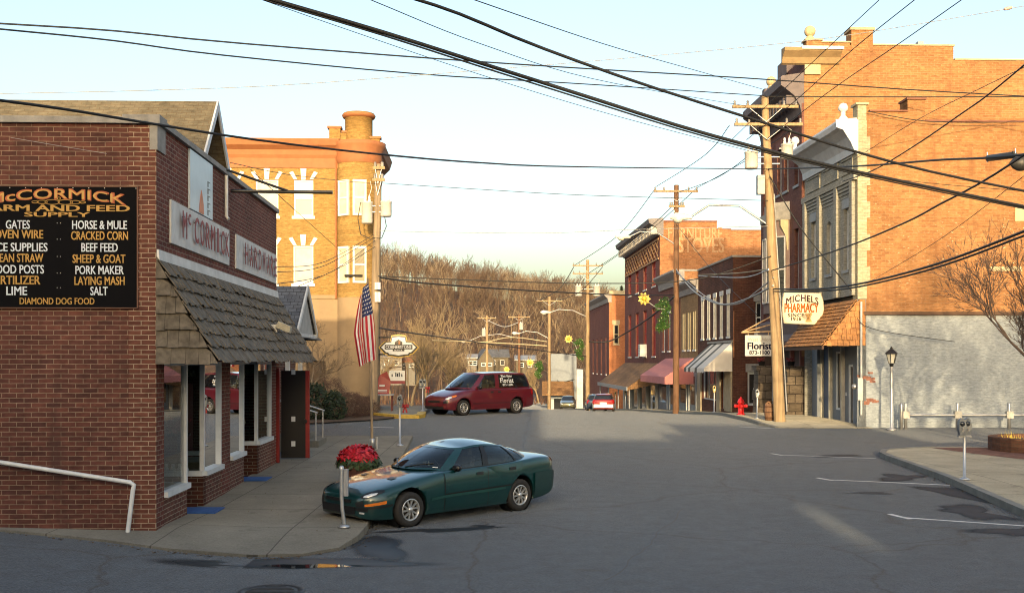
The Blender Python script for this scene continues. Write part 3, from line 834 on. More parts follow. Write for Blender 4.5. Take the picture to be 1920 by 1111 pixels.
def bz(py): return 2.8 - (py - 676) * .00826
q = MB()
put_text(q, fb, "McCORMICK", bx(106), bz(369.8), bx(234) - bx(-20), .165, .047, .03, arch=.09)
q.obj('heading_glow', M_RGOLD, bd)
q = MB()
def gold(q): q.obj('gold_lettering', M_GOLD, bd)
def white(q): q.obj('white_lettering', M_WLET, bd)
put_text(q, fb, "McCORMICK", bx(106), bz(369.8), bx(231) - bx(-17), .135, .052, .0, arch=.09); gold(q); q = MB()
put_text(q, fb, "FARM AND FEED", bx(104), bz(392), bx(241) - bx(-31), .092, .05, .035); gold(q); q = MB()
put_text(q, fb, "SUPPLY", bx(107), bz(404), bx(168) - bx(49), .07, .05, .03); gold(q)
for px, py, t in ((28, 441, "WOVEN WIRE"), (33, 485, "CLEAN STRAW"), (31, 526, "FERTILIZER"), (185, 443, "CRACKED CORN"), (184, 486, "SHEEP & GOAT"), (185, 527, "LAYING MASH")):
    q = MB(); put_text(q, fb, t, bx(px), bz(py), {28: .88, 33: .80, 31: .74, 185: .86, 184: .80}[px] if t != "LAYING MASH" else .76, .13, .05, .03); gold(q)
q = MB(); put_text(q, fb, "DIAMOND DOG FOOD", bx(107), bz(565), bx(177) - bx(40), .1, .05, .025); gold(q)
q = MB()
# scroll ornament
for s in (-1, 1):
    for rr, cx in ((.05, .1), (.035, .25), (.022, .36)):
        pts = [fb.p(bx(110) + s * (cx + rr * 2.2 * math.cos(a)), .05, bz(381) + rr * .75 * math.sin(a)) for a in [k * math.pi / 8 for k in range(17)]]
        q.tube(pts, .006, 4, False)
q.tube([fb.p(bx(110) + .025 * math.cos(k * .63), .05, bz(374) + .02 * math.sin(k * .63)) for k in range(11)], .006, 4, False)
q.obj('scroll_ornament', M_GOLD, bd)
for px, py, t, wd in ((35, 423, "GATES", .36), (27.5, 465, "FENCE SUPPLIES", 1.02), (30, 506, "WOOD POSTS", .87), (33, 546, "LIME", .31), (185, 423, "HORSE & MULE", .83), (185, 465, "BEEF FEED", .55), (185, 507, "PORK MAKER", .73), (184, 546, "SALT", .26)):
    q = MB(); put_text(q, fb, t, bx(px), bz(py), wd, .13, .05, .03); white(q)
q = MB()
for py in (420, 450, 482, 513, 540):
    for px in (107, 113): q.fbox(fb, bx(px) - .005, bx(px) + .005, .044, .05, bz(py) - .005, bz(py) + .005)
for px in range(20, 260, 29): q.fbox(fb, bx(px) - .006, bx(px) + .006, .044, .05, bz(354.5) - .006, bz(354.5) + .006)
for py in range(372, 575, 34): q.fbox(fb, bx(257) - .005, bx(257) + .005, .044, .05, bz(py) - .005, bz(py) + .005)
q.obj('screw_head', M_ALU, bd)

# white fascia boards with standing red letters
for nm, u0, u1, txt, lu0, lu1, lab in (("fascia_sign", .7, 4.78, "McCORMICK", 1.15, 4.6, "white metal fascia board with red letters reading McCORMICK"), ("fascia_sign", 5.4, 9.86, "HARDWARE", 5.95, 9.72, "white metal fascia board with red letters reading HARDWARE")):
    t = local_thing(nm, lab, "sign", "white fascia boards above the canopy")
    q = MB(); q.fbox(fs, u0, u1, .0, .03, 4.7, 5.4); q.obj('board', M_OFFW, t)
    nl = len(txt); M_RL = plain("red_letter", (.26, .008, .015), .5, var=.15)
    for k, ch in enumerate(txt):
        sm = ch == 'c'; q = MB(); put_text(q, fs, ch, lu0 + (lu1 - lu0) * (k + .5) / nl - (.08 if sm else 0), 5.2 if sm else 5.07, (.16 if sm else .08 if ch == 'I' else .27), (.18 if sm else .44), .075, .03); lo_ = q.obj('letter', M_RL, t)
        u = lu0 + (lu1 - lu0) * (k + .5) / nl - (.08 if sm else 0); q = MB(); q.fbox(fs, u - .006, u + .006, .03, .074, 5.2, 5.212); q.obj('peg', M_BLACK, lo_)
t = local_thing("picture_panel", "pale blue painted panel with a small orange flame on the parapet front", "sign")
q = MB(); q.fbox(fs, 1.82, 3.4, .0, .035, 5.42, 6.44); q.obj('panel', plain("pale_blue_panel", (.52, .6, .66), .35, var=.15, scale=1.2), t)
q = MB(); q.prism([fs.p(2.42 + dx, .037, 5.43 + dz) for dx, dz in ((0, 0), (.32, 0), (.3, .18), (.2, .36), (.15, .42), (.08, .3), (.02, .14))], fs.n * .004); q.obj('flame', plain("orange_flame", (.62, .2, .08), .5), t)
q = MB()
for k in range(5):
    z = 6.08 - k * .13; q.fbox(fs, 3.02, 3.2, .036, .041, z - .014, z); q.fbox(fs, 3.02, 3.07, .036, .041, z - .1, z - .014)
q.obj('mark', M_BLACK, t)
# flood lamp on the canopy
t = local_thing("flood_light", "small beige flood lamp fixed on the shake canopy slope", "lamp")
q = MB(); cx = Vector((.62, 6.6, 3.52)); q.prism([cx + Vector(v) for v in ((0, -.1, 0), (.3, -.1, -.12), (.32, -.1, .02), (.06, -.1, .14))], (0, .22, 0)); q.obj('housing', plain("beige_paint", (.42, .39, .3), .6), t)
q = MB(); q.fbox(F(cx, UY, UX), -.04, .06, -.14, .02, -.1, .06); q.obj('bracket', M_OFFW, t)
# white pipe rail on the side wall
t = local_thing("pipe_rail", "white pipe handrail sloping along the brick side wall and bent down at its end", "handrail")
q = MB(); q.tube([(-6.2, -.14, 1.72), (-2.42, -.14, 1.27), (-.36, -.14, .94), (-.3, -.14, .9), (-.315, -.14, .82), (-.4, -.14, .12)], .034, 10); q.obj('rail', M_WHITE, t)
q = MB()
for x, z in ((-2.0, 1.2), (-4.0, 1.46)): q.tube([(x, -.14, z), (x, .0, z - .02)], .012, 6)
q.obj('bracket', M_ALU, t)
# arm for a hanging sign
t = local_thing("bracket_arm", "black iron arm and brace sticking out from the store parapet", "bracket")
q = MB(); q.tube([(.03, 4.9, 6.2), (2.05, 5.0, 6.2)], .035, 8); q.tube([(.03, 4.4, 6.55), (1.15, 4.95, 6.22)], .025, 8); q.obj('arm', M_BLACK, t)
# blue door mats
M_BLUE = plain("blue_mat", (.03, .1, .3), .95, var=.25, scale=9)
for y, lab in ((2.25, "blue door mat in the first shop entry beside the corner window"), (6.75, "blue door mat in the second shop entry farther along the front")):
    wp = S0 + Matrix.Rotation(ST, 3, 'Z') @ Vector((.02, y, 0))
    q = MB(); q.box(-.42, .42, -.36, .36, 0, .022); q.box(-.36, .36, -.3, .3, .022, .028)
    o = q.obj("door_mat", M_BLUE, None, (wp.x, wp.y, ground(wp.x, wp.y) + SWH)); o.rotation_euler = (0, 0, ST)
    tag(o, lab, "door mat", "blue door mats of the hardware store")
# goods in the windows
def dress_form(y, z, lab, c1, c2):
    t = thing("dressed_doll", lab, "display doll", S0 + Matrix.Rotation(ST, 3, 'Z') @ Vector((-.6, y, z)), ST)
    q = MB(); q.lathe([(.2, 0), (.17, .2), (.1, .5), (.12, .66), (.07, .76), (.03, .8)], (0, 0, 0), 14); q.obj('dress', c1, t)
    q = MB(); q.ball((0, 0, .88), .085, 12, 1.15); q.obj('head', plain("doll_skin", (.5, .33, .24), .6), t)
    q = MB(); q.lathe([(.1, .86), (.105, .93), (.08, .99), (.01, 1.01)], (0, .015, 0), 12); q.lathe([(.16, .945), (.165, .955), (.09, .965)], (0, 0, 0), 16); q.obj('hat', c2, t)
    q = MB()
    for s in (-1, 1): q.tube([(s * .1, 0, .68), (s * .19, -.03, .5), (s * .14, -.12, .4)], [.04, .032, .025], 7)
    q.obj('sleeve', c1, t)
dress_form(8.25, .87, "straw hatted doll in a beige dress in the far shop window", plain("beige_cloth", (.36, .29, .19), .9), plain("straw", (.5, .38, .2), .9))
def tree_display(y, lab):
    t = thing("display_stand", lab, "display", S0 + Matrix.Rotation(ST, 3, 'Z') @ Vector((-.62, y, .68)), ST)
    q = MB(); q.lathe([(.2, 0), (.2, .03), (.03, .06), (.025, .7), (.22, .72), (.22, .76)], (0, 0, 0), 16); q.obj('stand', M_BLACK, t)
    q = MB(); rr = random.Random(3)
    for k in range(60):
        a = rr.uniform(0, 6.28); ra = rr.uniform(0, .24); z = .8 + rr.uniform(0, .3); c = Vector((ra * math.cos(a), ra * math.sin(a), z))
        v = [c + Vector((rr.uniform(-.07, .07), rr.uniform(-.07, .07), rr.uniform(-.06, .06))) for _ in range(3)]; q.poly(v)
    q.obj('flower', M_RED, t)
    q = MB()
    for k in range(4): q.lathe([(.05, 0), (.055, .12), (.03, .16), (.03, .22)], (-.15 + k * .12, -.28, 0), 10)
    q.obj('bottle', M_WHITE, t)
tree_display(3.5, "black display stand with red flowers and white bottles in the middle shop window")
q = MB(); rr = random.Random(9)
for k in range(240):
    y = rr.uniform(2.9, 4.2) if k < 110 else rr.uniform(7.7, 9.3); q.ball((-rr.uniform(.4, .7), y, 2.7 - rr.random() ** 2 * .3), .03, 6) if k % 3 == 0 else q.poly([Vector((-rr.uniform(.4, .6), y, 2.72)) + Vector((rr.uniform(-.09, .09), rr.uniform(-.09, .09), -rr.uniform(0, .25))) for _ in range(3)])
tag(q.obj("window_garland", plain("tinsel_green", (.05, .06, .03), .5, var=.5, scale=30), None, S0), "dark tinsel garland hung along the top inside the shop windows", "garland").rotation_euler = (0, 0, ST)
q = MB(); q.fprofile(F((0, 0, 0), UY, UX), [(-.75, .6), (-.55, .6), (-.6, .95), (-.7, .95)], .9, 1.35); q.box(-.7, -.5, .55, .78, .6, .84); q.tube([(-.6, 1.5, .6), (-.6, 1.5, 1.2)], .05, 8)
tag(q.obj("window_goods", plain("grey_goods", (.3, .28, .25), .7, var=.4, scale=12), None, S0), "small grey goods standing low in the corner shop window", "shop goods").rotation_euler = (0, 0, ST)

# ------------------------------------------------------------------ small gabled office next door
t = thing("gabled_porch", "small brick porch with steep grey gable roof past the hardware store", "porch", (-6.35, 30.4, ground(-6.4, 30.4)), ST)
q = MB(); body_box(q, -6, -.35, .3, 3.1, -.3, 3.5, 't'); q.obj('wall', B_REDQ, t)
q = MB()
for s, y0, y1 in ((0, -.15, 1.65), (1, 3.45, 1.65)):
    q.hexa([(.25, y0, 3.42), (-6, y0, 3.42), (-6, y1, 4.75), (.25, y1, 4.75), (.25, y0, 3.5), (-6, y0, 3.5), (-6, y1, 4.84), (.25, y1, 4.84)])
ro = q.obj('roof', M_SLATE, t)
q = MB()
for y0 in (-.17, 3.47): q.hexa([(.25, y0, 3.36), (.3, y0, 3.36), (.3, 1.65, 4.7), (.25, 1.65, 4.7), (.25, y0, 3.53), (.3, y0, 3.53), (.3, 1.65, 4.88), (.25, 1.65, 4.88)])
q.box(-.1, .29, -.16, .02, 3.32, 3.42); q.box(-.1, .29, 3.28, 3.46, 3.32, 3.42)
q.box(-.05, .26, .02, 3.28, 3.3, 3.4)
q.obj('bargeboard', M_OFFW, ro)
q = MB(); q.poly([(.2, .05, 3.4), (.2, 3.25, 3.4), (.2, 1.65, 4.66)]); q.obj('gable', plain("grey_siding", (.42, .41, .38), .8), t)
q = MB(); q.box(-.2, -.08, .5, .62, 0, 3.3); q.box(-.2, -.08, 2.7, 2.82, 0, 3.3); q.objs('post', M_OFFW, t)
q = MB(); q.box(-.36, -.33, 1.1, 2.1, .3, 2.4); q.obj('door', M_DARK, t)
t = thing("shingle_roofed_annex", "brick annex with a dark shingled hip roof behind the grey gable", "building", (-6.6, 34.2, ground(-6.5, 34)), ST)
q = MB(); body_box(q, -5, -.9, .3, 3.2, -.3, 3.3, 't'); q.obj('wall', B_REDQ, t)
q = MB(); q.poly([(.05, -.1, 3.25), (.05, 3.4, 3.25), (-1.5, 2.4, 4.5), (-1.5, .9, 4.5)]); q.poly([(.05, -.1, 3.25), (-1.5, .9, 4.5), (-5, .9, 4.5), (-5, -.1, 3.25)]); q.poly([(.05, 3.4, 3.25), (-1.5, 2.4, 4.5), (-5, 2.4, 4.5), (-5, 3.4, 3.25)]); q.poly([(-1.5, .9, 4.5), (-1.5, 2.4, 4.5), (-5, 2.4, 4.5), (-5, .9, 4.5)])
q.obj('roof', M_SHAKE, t)
# steps with their railing
t = thing("entrance_steps", "two concrete steps with steel pipe railings beside the brick porch", "steps", (-6.1, 31.2, ground(-6, 31.2) + SWH), ST)
q = MB(); q.box(-1.1, .55, -.75, .9, -.3, .17); q.box(-1.1, .2, -.74, .89, .17, .34); q.obj('step', M_CONC, t)
for y in (-.62, .78):
    q = MB(); q.tube([(.45, y, .17), (.45, y, 1.0)], .025, 8); q.tube([(-.9, y, 1.42), (.45, y, .98), (.5, y, .96)], .025, 8); q.tube([(-.35, y, .34), (-.35, y, 1.23)], .022, 8); q.obj('railing', M_ALU, t)

# ------------------------------------------------------------------ buff corner building with rounded turret
C0 = Vector((-6.35, 47.8, ground(-6.4, 48)))
cb_ = thing("corner_building", "buff brick corner building with round turret and terracotta cornice", "building", C0, ST)
fc = F((0, 0, 0), UX, -UY)                     # wall towards us, u to the right (negative = left)
CZ = C0.z
def cz(py): return 2.8 - (py - 676) * 47.8 / 2000 - CZ
def cu(px): return (px - 960) * 47.8 / 2000 - C0.x
TW = .98                                       # turret radius
wins = []
for px0, px1, y0, y1 in ((481, 523, 338, 406), (552, 588, 338, 406), (410, 452, 338, 406), (480, 521, 461, 532), (551, 588, 461, 532), (410, 452, 461, 532)):
    wins.append((cu(px0), cu(px1), cz(y1), cz(y0)))
q = MB(); q.wall(fc, -16, -1.45, cz(558), cz(315), wins, .12)
body_box(q, -16, -.3, .5, 4.6, 0, cz(280), 'f')
q.obj('wall', B_BUFF, cb_)
q = MB(); q.wall(fc, -16, -1.45, -.5, cz(558), [(-1.9 - .95, -1.9 - .1, -.2, 2.35)], .2); q.obj('rendered_base', M_PLASTER, cb_)
q = MB(); q.fbox(fc, -2.82, -2.03, -.2, -.15, -.2, 2.35); q.obj('door', plain("brown_door", (.1, .06, .03), .6), cb_)
q = MB(); q.fbox(fc, -16, -1.5, 0, .05, cz(560), cz(553)); q.obj('belt_course', M_PLASTER, cb_)
for k, (a, b_, c, d) in enumerate(wins):
    board = k != 1
    wo = window(cb_, fc, a, b_, c, d, .12, M_WHITE, plain('board_white', (.5, .49, .45), .7, var=.15) if board else M_GLASS, mid=not board, sillmat=M_WHITE, blind=None if board else (M_WHITE, .5))
    v = MB(); mid_ = (a + b_) / 2
    v.prism([fc.p(mid_ - .09, .0, d + .0), fc.p(mid_ + .09, .0, d + .0), fc.p(mid_ + .13, .0, d + .5), fc.p(mid_ - .13, 0, d + .5)], fc.n * .06)
    for s in (-1, 1):
        e = mid_ + s * (b_ - a) / 2
        v.prism([fc.p(e - s * .0, 0, d + .02), fc.p(e - s * .15, 0, d + .02), fc.p(e + s * .04, 0, d + .38), fc.p(e + s * .2, 0, d + .32)], fc.n * .05)
    v.obj('voussoir', M_WHITE, wo)
# turret
tc = Vector((-.56, .35, 0))
q = MB(); zt = cz(228)
def turret_wall(z0, z1, mat, rad=TW, nm='turret', a0=-math.pi * 1.05, a1=.35):
    q = MB(); q.lathe([(rad, z0), (rad, z1)], tc, 30, a0=a0, a1=a1); return q.obj(nm, mat, cb_)
turret_wall(cz(558), cz(292), B_BUFF)
turret_wall(-.5, cz(558), M_PLASTER, TW - .01, 'turret_base')
tu = MB(); tu.lathe([(.62, cz(268)), (.62, cz(219)), (.7, cz(218)), (.74, cz(213)), (.7, cz(210)), (.001, cz(210))], tc + Vector((.0, .1, 0)), 30); tu.obj('turret_top', B_BUFF, cb_)
tu = MB(); tu.lathe([(.6, cz(219.5)), (.71, cz(218)), (.76, cz(213.5)), (.70, cz(211)), (.64, cz(209.9)), (.001, cz(209.6))], tc + Vector((.0, .1, 0)), 30); tu.obj('turret_coping', M_TERRA, cb_)
tu = MB(); tu.lathe([(TW + .02, cz(308)), (TW + .1, cz(300)), (TW + .06, cz(288)), (TW + .22, cz(276)), (TW + .25, cz(268)), (.2, cz(266))], tc, 30); tu.obj('turret_cornice', M_TERRA, cb_)
# stepped parapet wings
tu = MB(); tu.box(-1.85, -1.35, .1, .5, cz(268), cz(240)); tu.box(-1.35, -.9, .15, .45, cz(268), cz(248)); tu.box(-.0, .4, .2, .5, cz(268), cz(258)); tu.obj('parapet', B_BUFF, cb_)
tu = MB(); tu.box(-1.93, -1.3, .04, .56, cz(240) + .001, cz(236)); tu.box(-1.3, -.85, .1, .5, cz(248) + .001, cz(244)); tu.box(-.05, .46, .12, .56, cz(258) + .001, cz(254)); tu.obj('parapet_coping', M_TERRA, cb_)
q = MB(); q.fprofile(fc, [(0, cz(316)), (.05, cz(316)), (.07, cz(298)), (.14, cz(292)), (.18, cz(283)), (.42, cz(276)), (.5, cz(266)), (.5, cz(264)), (-.3, cz(260)), (-.3, cz(316))], -16, -1.35); q.obj('cornice', M_TERRA, cb_)
q = MB(); q.fprofile(F((0, 0, 0), UY, UX), [(0, cz(320)), (.1, cz(318)), (.2, cz(296)), (.5, cz(284)), (.62, cz(268)), (-.3, cz(264)), (-.3, cz(320))], .5, 4.7); q.obj('street_cornice', plain("shaded_cornice", (.3, .13, .06), .7), cb_)
for (px0, px1, a) in ((634, 652, -2.2), (664, 684, -1.42)):
    for y0, y1, dark in ((341, 407, False), (464, 532, a > -1.8)):
        ax = Vector((math.cos(a), math.sin(a), 0)); fr = F(tc + ax * (TW - .0), Vector((-ax.y, ax.x, 0)), ax)
        z0, z1 = cz(y1), cz(y0); hw = .27
        wo = MB(); wo.fbox(fr, -hw, hw, -.08, .012, z0, z1); wo = wo.obj('turret_window', M_GLASS, cb_)
        f = MB()
        for u0, u1, zz0, zz1 in ((-hw - .03, -hw + .05, z0, z1), (hw - .05, hw + .03, z0, z1), (-hw + .05, hw - .05, z0, z0 + .08), (-hw + .05, hw - .05, z1 - .1, z1), (-hw + .05, hw - .05, (z0 + z1) / 2 - .035, (z0 + z1) / 2 + .035)): f.fbox(fr, u0, u1, -.1, .05, zz0, zz1)
        f.obj('frame', M_WHITE, wo)
        if not dark:
            f = MB(); f.fbox(fr, -hw + .05, hw - .05, .0, .02, z0 + .08, z1 - .1); f.obj('blind', plain("cream_blind", (.62, .55, .4), .8), wo)
q = MB(); q.tube([fc.p(-1.52, .08, cz(300)), fc.p(-1.52, .08, cz(560))], .04, 8); q.obj('downspout', M_TERRA, cb_)
q = MB(); q.fbox(F(tc, UX, -UY), -.5, .28, TW - .1, TW + .12, cz(521), cz(517)); q.obj('window_shelf', M_DARK, cb_)

# hanging sign of the corner building
sg = thing("hanging_sign", "white shaped sign with black border reading CORNERSTONE hung past the corner building", "sign", (-5.95, 47.3, 0), 0)
def sx(px): return (px - 960) * 47.3 / 2000 + 5.95
def sz(py): return 2.8 - (py - 676) * 47.3 / 2000
fsn = F((0, 0, 0), UX, -UY)
half = [(748, 628), (735, 630), (733, 640), (722, 641), (712, 651), (722, 662), (727, 663), (728, 666), (737, 667), (748, 669)]
def outline(k):
    cx_, cy_ = 748, 649
    L = [(cx_ + (x - cx_) * k[0], cy_ + (y - cy_) * k[1]) for x, y in half]
    L += [(2 * cx_ - x, y) for x, y in reversed(L[1:-1])]
    return L
for k, d0, th, mt, nm in (((1.06, 1.08), .0, .16, plain("gold_edge", (.55, .36, .05), .5), 'rim'), ((1.0, 1.0), .02, .16, M_BLACK, 'border'), ((.9, .84), .04, .16, M_WHITE, 'face')):
    q = MB(); q.prism([fsn.p(sx(x), d0 - .04, sz(y)) for x, y in outline(k)], fsn.n * th); q.obj(nm, mt, sg)
q = MB(); q.fbox(fsn, sx(722), sx(774), .14, .166, sz(654.5), sz(646)); q.fbox(fsn, sx(737), sx(759), .14, .167, sz(658), sz(654.4)); q.prism([fsn.p(sx(x), .16, sz(y)) for x, y in ((741, 646), (741, 641), (748, 636), (755, 641), (755, 646))], fsn.n * .012); q.obj('nameplate', M_BLACK, sg)
q = MB(); q.fbox(fsn, sx(748), sx(751), .165, .178, sz(645.5), sz(639)); q.obj('tower_mark', plain("copper_mark", (.4, .16, .05), .5), sg)
q = MB(); put_text(q, fsn, "CORNERSTONE", sx(748), sz(650.2), sx(772) - sx(724), .14, .175, .02); q.obj('lettering', M_WHITE, sg); q = MB(); put_text(q, fsn, "BANK", sx(748), sz(656.2), .34, .065, .175, .02, spacing=1.5); q.obj('small_lettering', M_WHITE, sg)
q = MB(); q.tube([fsn.p(sx(700), .0, sz(632)), fsn.p(sx(735), .0, sz(632))], .035, 6); q.tube([fsn.p(sx(700), 0, sz(664)), fsn.p(sx(722), 0, sz(664))], .035, 6); q.obj('bracket', M_BLACK, sg)
# ------------------------------------------------------------------ pharmacy
def rb(name, label, Y, cat="building"):
    return thing(name, label, cat, (xr(Y), Y, 0), ST)
G0 = F((0, 0, 0), UX, -UY)             # wall towards us, u rightwards
GS = F((0, 0, 0), UY, -UX)             # street front, u along the street
Yp = 43.5
ph = rb("pharmacy_building", "two storey building of painted grey brick and white side wall with a cedar shingled awning", Yp)
def pu(px): return (px - 960) * Yp / 2000 - xr(Yp)
def pz(py, Y=Yp): return 2.8 - (py - 676) * Y / 2000
q = MB(); q.wall(G0, .0, 24, -.4, pz(590)); q.obj('white_wall', B_WHITEB, ph)
q = MB(); q.fbox(G0, .22, 24, -.05, .11, pz(590), pz(584)); q.obj('ledge', plain("dark_ledge", (.09, .05, .03), .8), ph)
q = MB(); q.wall(G0, .3, pu(1703), pz(584), pz(209)); q.wall(G0, pu(1703), pu(1736), pz(584), pz(186)); q.wall(G0, pu(1736), 24, pz(584), pz(227))
q.poly([(pu(1703), 0, pz(227)), (pu(1703), .5, pz(227)), (pu(1703), .5, pz(186)), (pu(1703), 0, pz(186))]); q.poly([(.3, .5, 0), (24, .5, 0), (24, .5, pz(227)), (.3, .5, pz(209))])
q.box(pu(1703), pu(1736), .01, .8, pz(230), pz(186)); q.obj('brick_wall', B_ORANGE, ph)
q = MB(); q.fbox(G0, .48, pu(1703), -.4, .06, pz(209), pz(206)); q.fbox(G0, pu(1736), 24, -.4, .06, pz(227), pz(223.5)); q.fbox(G0, pu(1701), pu(1738), -.85, .06, pz(186), pz(182)); q.obj('coping', plain("tile_coping", (.19, .08, .05), .8), ph)
rr = random.Random(4)
for px, py, r_ in ((1622, 703, .26), (1632, 712, .14), (1625, 752, .2), (1636, 749, .16)):
    q = MB()
    for k in range(7):
        u0, z0 = pu(px) + rr.uniform(-r_, r_), pz(py) + rr.uniform(-r_, r_) * .6
        q.fbox(G0, u0 - .11, u0 + .11, .001 + k * .0007, .004 + k * .0007, z0 - .04, z0 + .04)
    q.obj('bare_brick', plain('bare_brick_red', (.24, .11, .08), .9, var=.35, scale=9), ph)
q = MB(); q.fbox(G0, pu(1860), pu(1921), -.05, .03, pz(507), pz(499)); q.fbox(G0, pu(1908), pu(1925), -.05, .03, pz(413), pz(388)); q.objs('lintel', M_CREAM, ph)
# cream pier with toothed quoins
q = MB(); q.fbox(G0, -.02, .34, -.5, .05, pz(560), pz(197))
for k in range(11):
    z0 = pz(560) + k * .66; q.fbox(G0, .34, .34 + (.14 if k % 2 else .0) + .02, -.3, .048, z0, z0 + .66)
q.obj('corner_pier', B_CREAMB, ph)
q = MB(); q.fbox(G0, -.1, .42, -.55, .12, pz(197), pz(193)); q.obj('pier_cap', M_CREAM, ph)
# street front
PL = 7.0
arch = (3.2, 3.85, 6.6, 8.95)
wh = [(1.0, 1.65, 6.6, 9.2), arch, (5.35, 6.0, 6.6, 9.2)]
q = MB(); q.wall(GS, .5, PL, 5.5, 12.3, wh, .22)
q.poly([(0, PL, 0), (20, PL, 0), (20, PL, 11.8), (0, PL, 11.8)]); q.poly([(0, 0, 11.8), (24, .5, 11.8), (24, PL, 11.8), (0, PL, 11.8)])
for u0 in (.25, 2.15, 4.4, 6.5): q.fbox(GS, u0, u0 + .34, .0, .16, 5.5, 10.2)
q.fbox(GS, .0, PL, 0, .17, 10.2, 10.45)
for u0, u1 in ((.6, 2.15), (2.5, 4.4), (4.75, 6.5)):
    for j in range(4): q.fbox(GS, u0, u1, .0, .03 + j * .03, 9.62 + j * .145, 9.62 + j * .145 + .11)
for u0, u1 in ((.5, 1.9), (2.3, 4.3), (4.7, 6.6)):
    q.fbox(GS, u0, u1, .0, .05, 10.6, 10.68); q.fbox(GS, u0, u1, 0, .05, 11.2, 11.28); q.fbox(GS, u0, u0 + .08, 0, .05, 10.68, 11.2)
# arch filling above the middle window
ac = ((arch[0] + arch[1]) / 2, 8.62, .325)
for s in (-1, 1):
    pts = [GS.p(ac[0] + s * .325, 0, 8.951)] + [GS.p(ac[0] + s * ac[2] * math.cos(a), 0, ac[1] + ac[2] * math.sin(a)) for a in [k * math.pi / 16 for k in range(9)]]
    q.prism(pts, -GS.n * .2)
fro = q.obj('street_front', B_GREYB, ph)
for k, (a, b_, c, d) in enumerate(wh):
    window(ph, GS, a, b_, c, d, .22, M_OFFW, M_GLASS, fw=.09, sillmat=M_GREYM, lintel=None if k == 1 else M_GREYM, lint_h=.4, blind=(plain("grey_blind", (.4, .43, .46), .7), .55))
q = MB(); q.fprofile(GS, [(0, 11.3), (.1, 11.3), (.12, 11.6), (.3, 12.0), (.62, 12.25), (.8, 12.3), (.85, 12.5), (.8, 12.62), (-.3, 12.75), (-.3, 11.3)], .03, PL - .02); q.obj('cornice', plain("cornice_white", (.52, .55, .58), .5, var=.15), ph)
q = MB(); q.prism([GS.p(-.0, d, z) for d, z in ((0, 11.2), (.1, 11.25), (.3, 11.7), (.62, 12.2), (.9, 12.3), (.92, 12.62), (0, 12.62))], GS.eu * -.06); q.obj('cornice_end', M_WHITE, ph)
for u in (.15, PL - .3):
    q = MB(); q.lathe([(.2, 0), (.19, .08), (.09, .2), (.1, .36), (.19, .42), (.2, .52), (.14, .66), (.001, .72)], GS.p(u, .55, 12.62), 14); q.obj('finial', M_WHITE, ph)
# ground floor front: blue-grey boarding, recess, doors
M_BGREY = plain("blue_grey_boards", (.17, .195, .225), .6, var=.12)
q = MB(); q.wall(F((.35, 0, 0), UY, -UX), 0.0, PL, -.3, 5.5, [(.3, .75, .75, 3.1), (1.5, 2.1, .05, 2.65), (3.0, 3.7, .65, 3.2)], .1)
q.fbox(F((.35, 0, 0), UY, -UX), 0, .06, 0, .37, -.3, 5.5); q.fbox(F((.35, 0, 0), UY, -UX), 5.3, 5.6, 0, .3, -.3, 3.6)
q.obj('shop_front', M_BGREY, ph)
fr3 = F((.35, 0, 0), UY, -UX)
window(ph, fr3, .3, .75, .75, 3.1, .1, M_WHITE, M_GLASS, mid=False, fw=.08, sill=False)
window(ph, fr3, 3.0, 3.7, .65, 3.2, .1, M_WHITE, M_GLASS, mid=False, fw=.08, sill=False)
window(ph, fr3, 1.5, 2.1, .05, 2.65, .1, M_WHITE, M_GLASS, mid=False, fw=.1, sill=False, name='door')
q = MB(); q.fbox(fr3, 4.2, 5.2, .0, .03, 0.1, 3.4); q.obj('blue_panel', plain("deep_blue_panel", (.03, .07, .15), .5), ph)
q = MB()
for u in (2.5, 4.1, 5.25): q.fbox(fr3, u, u + .14, .0, .16, .0, 3.4)
q.objs('pilaster', plain("pale_board", (.42, .41, .36), .6), ph)
q = MB(); q.fbox(fr3, 2.28, 2.36, .0, .03, 1.3, 1.45); q.obj('doorbell_plate', M_WHITE, ph)
q = MB(); q.tube([(.1, -.12, .6), (.1, -.12, 5.2)], .05, 8); q.fbox(G0, -.06, .14, .05, .2, 1.2, 2.1); q.obj('conduit', plain("pale_grey_conduit", (.4, .42, .43), .5), ph)
q = MB(); q.ball((-.05, .2, 1.75), .13, 10); q.obj('meter_dial', M_ALU, ph)
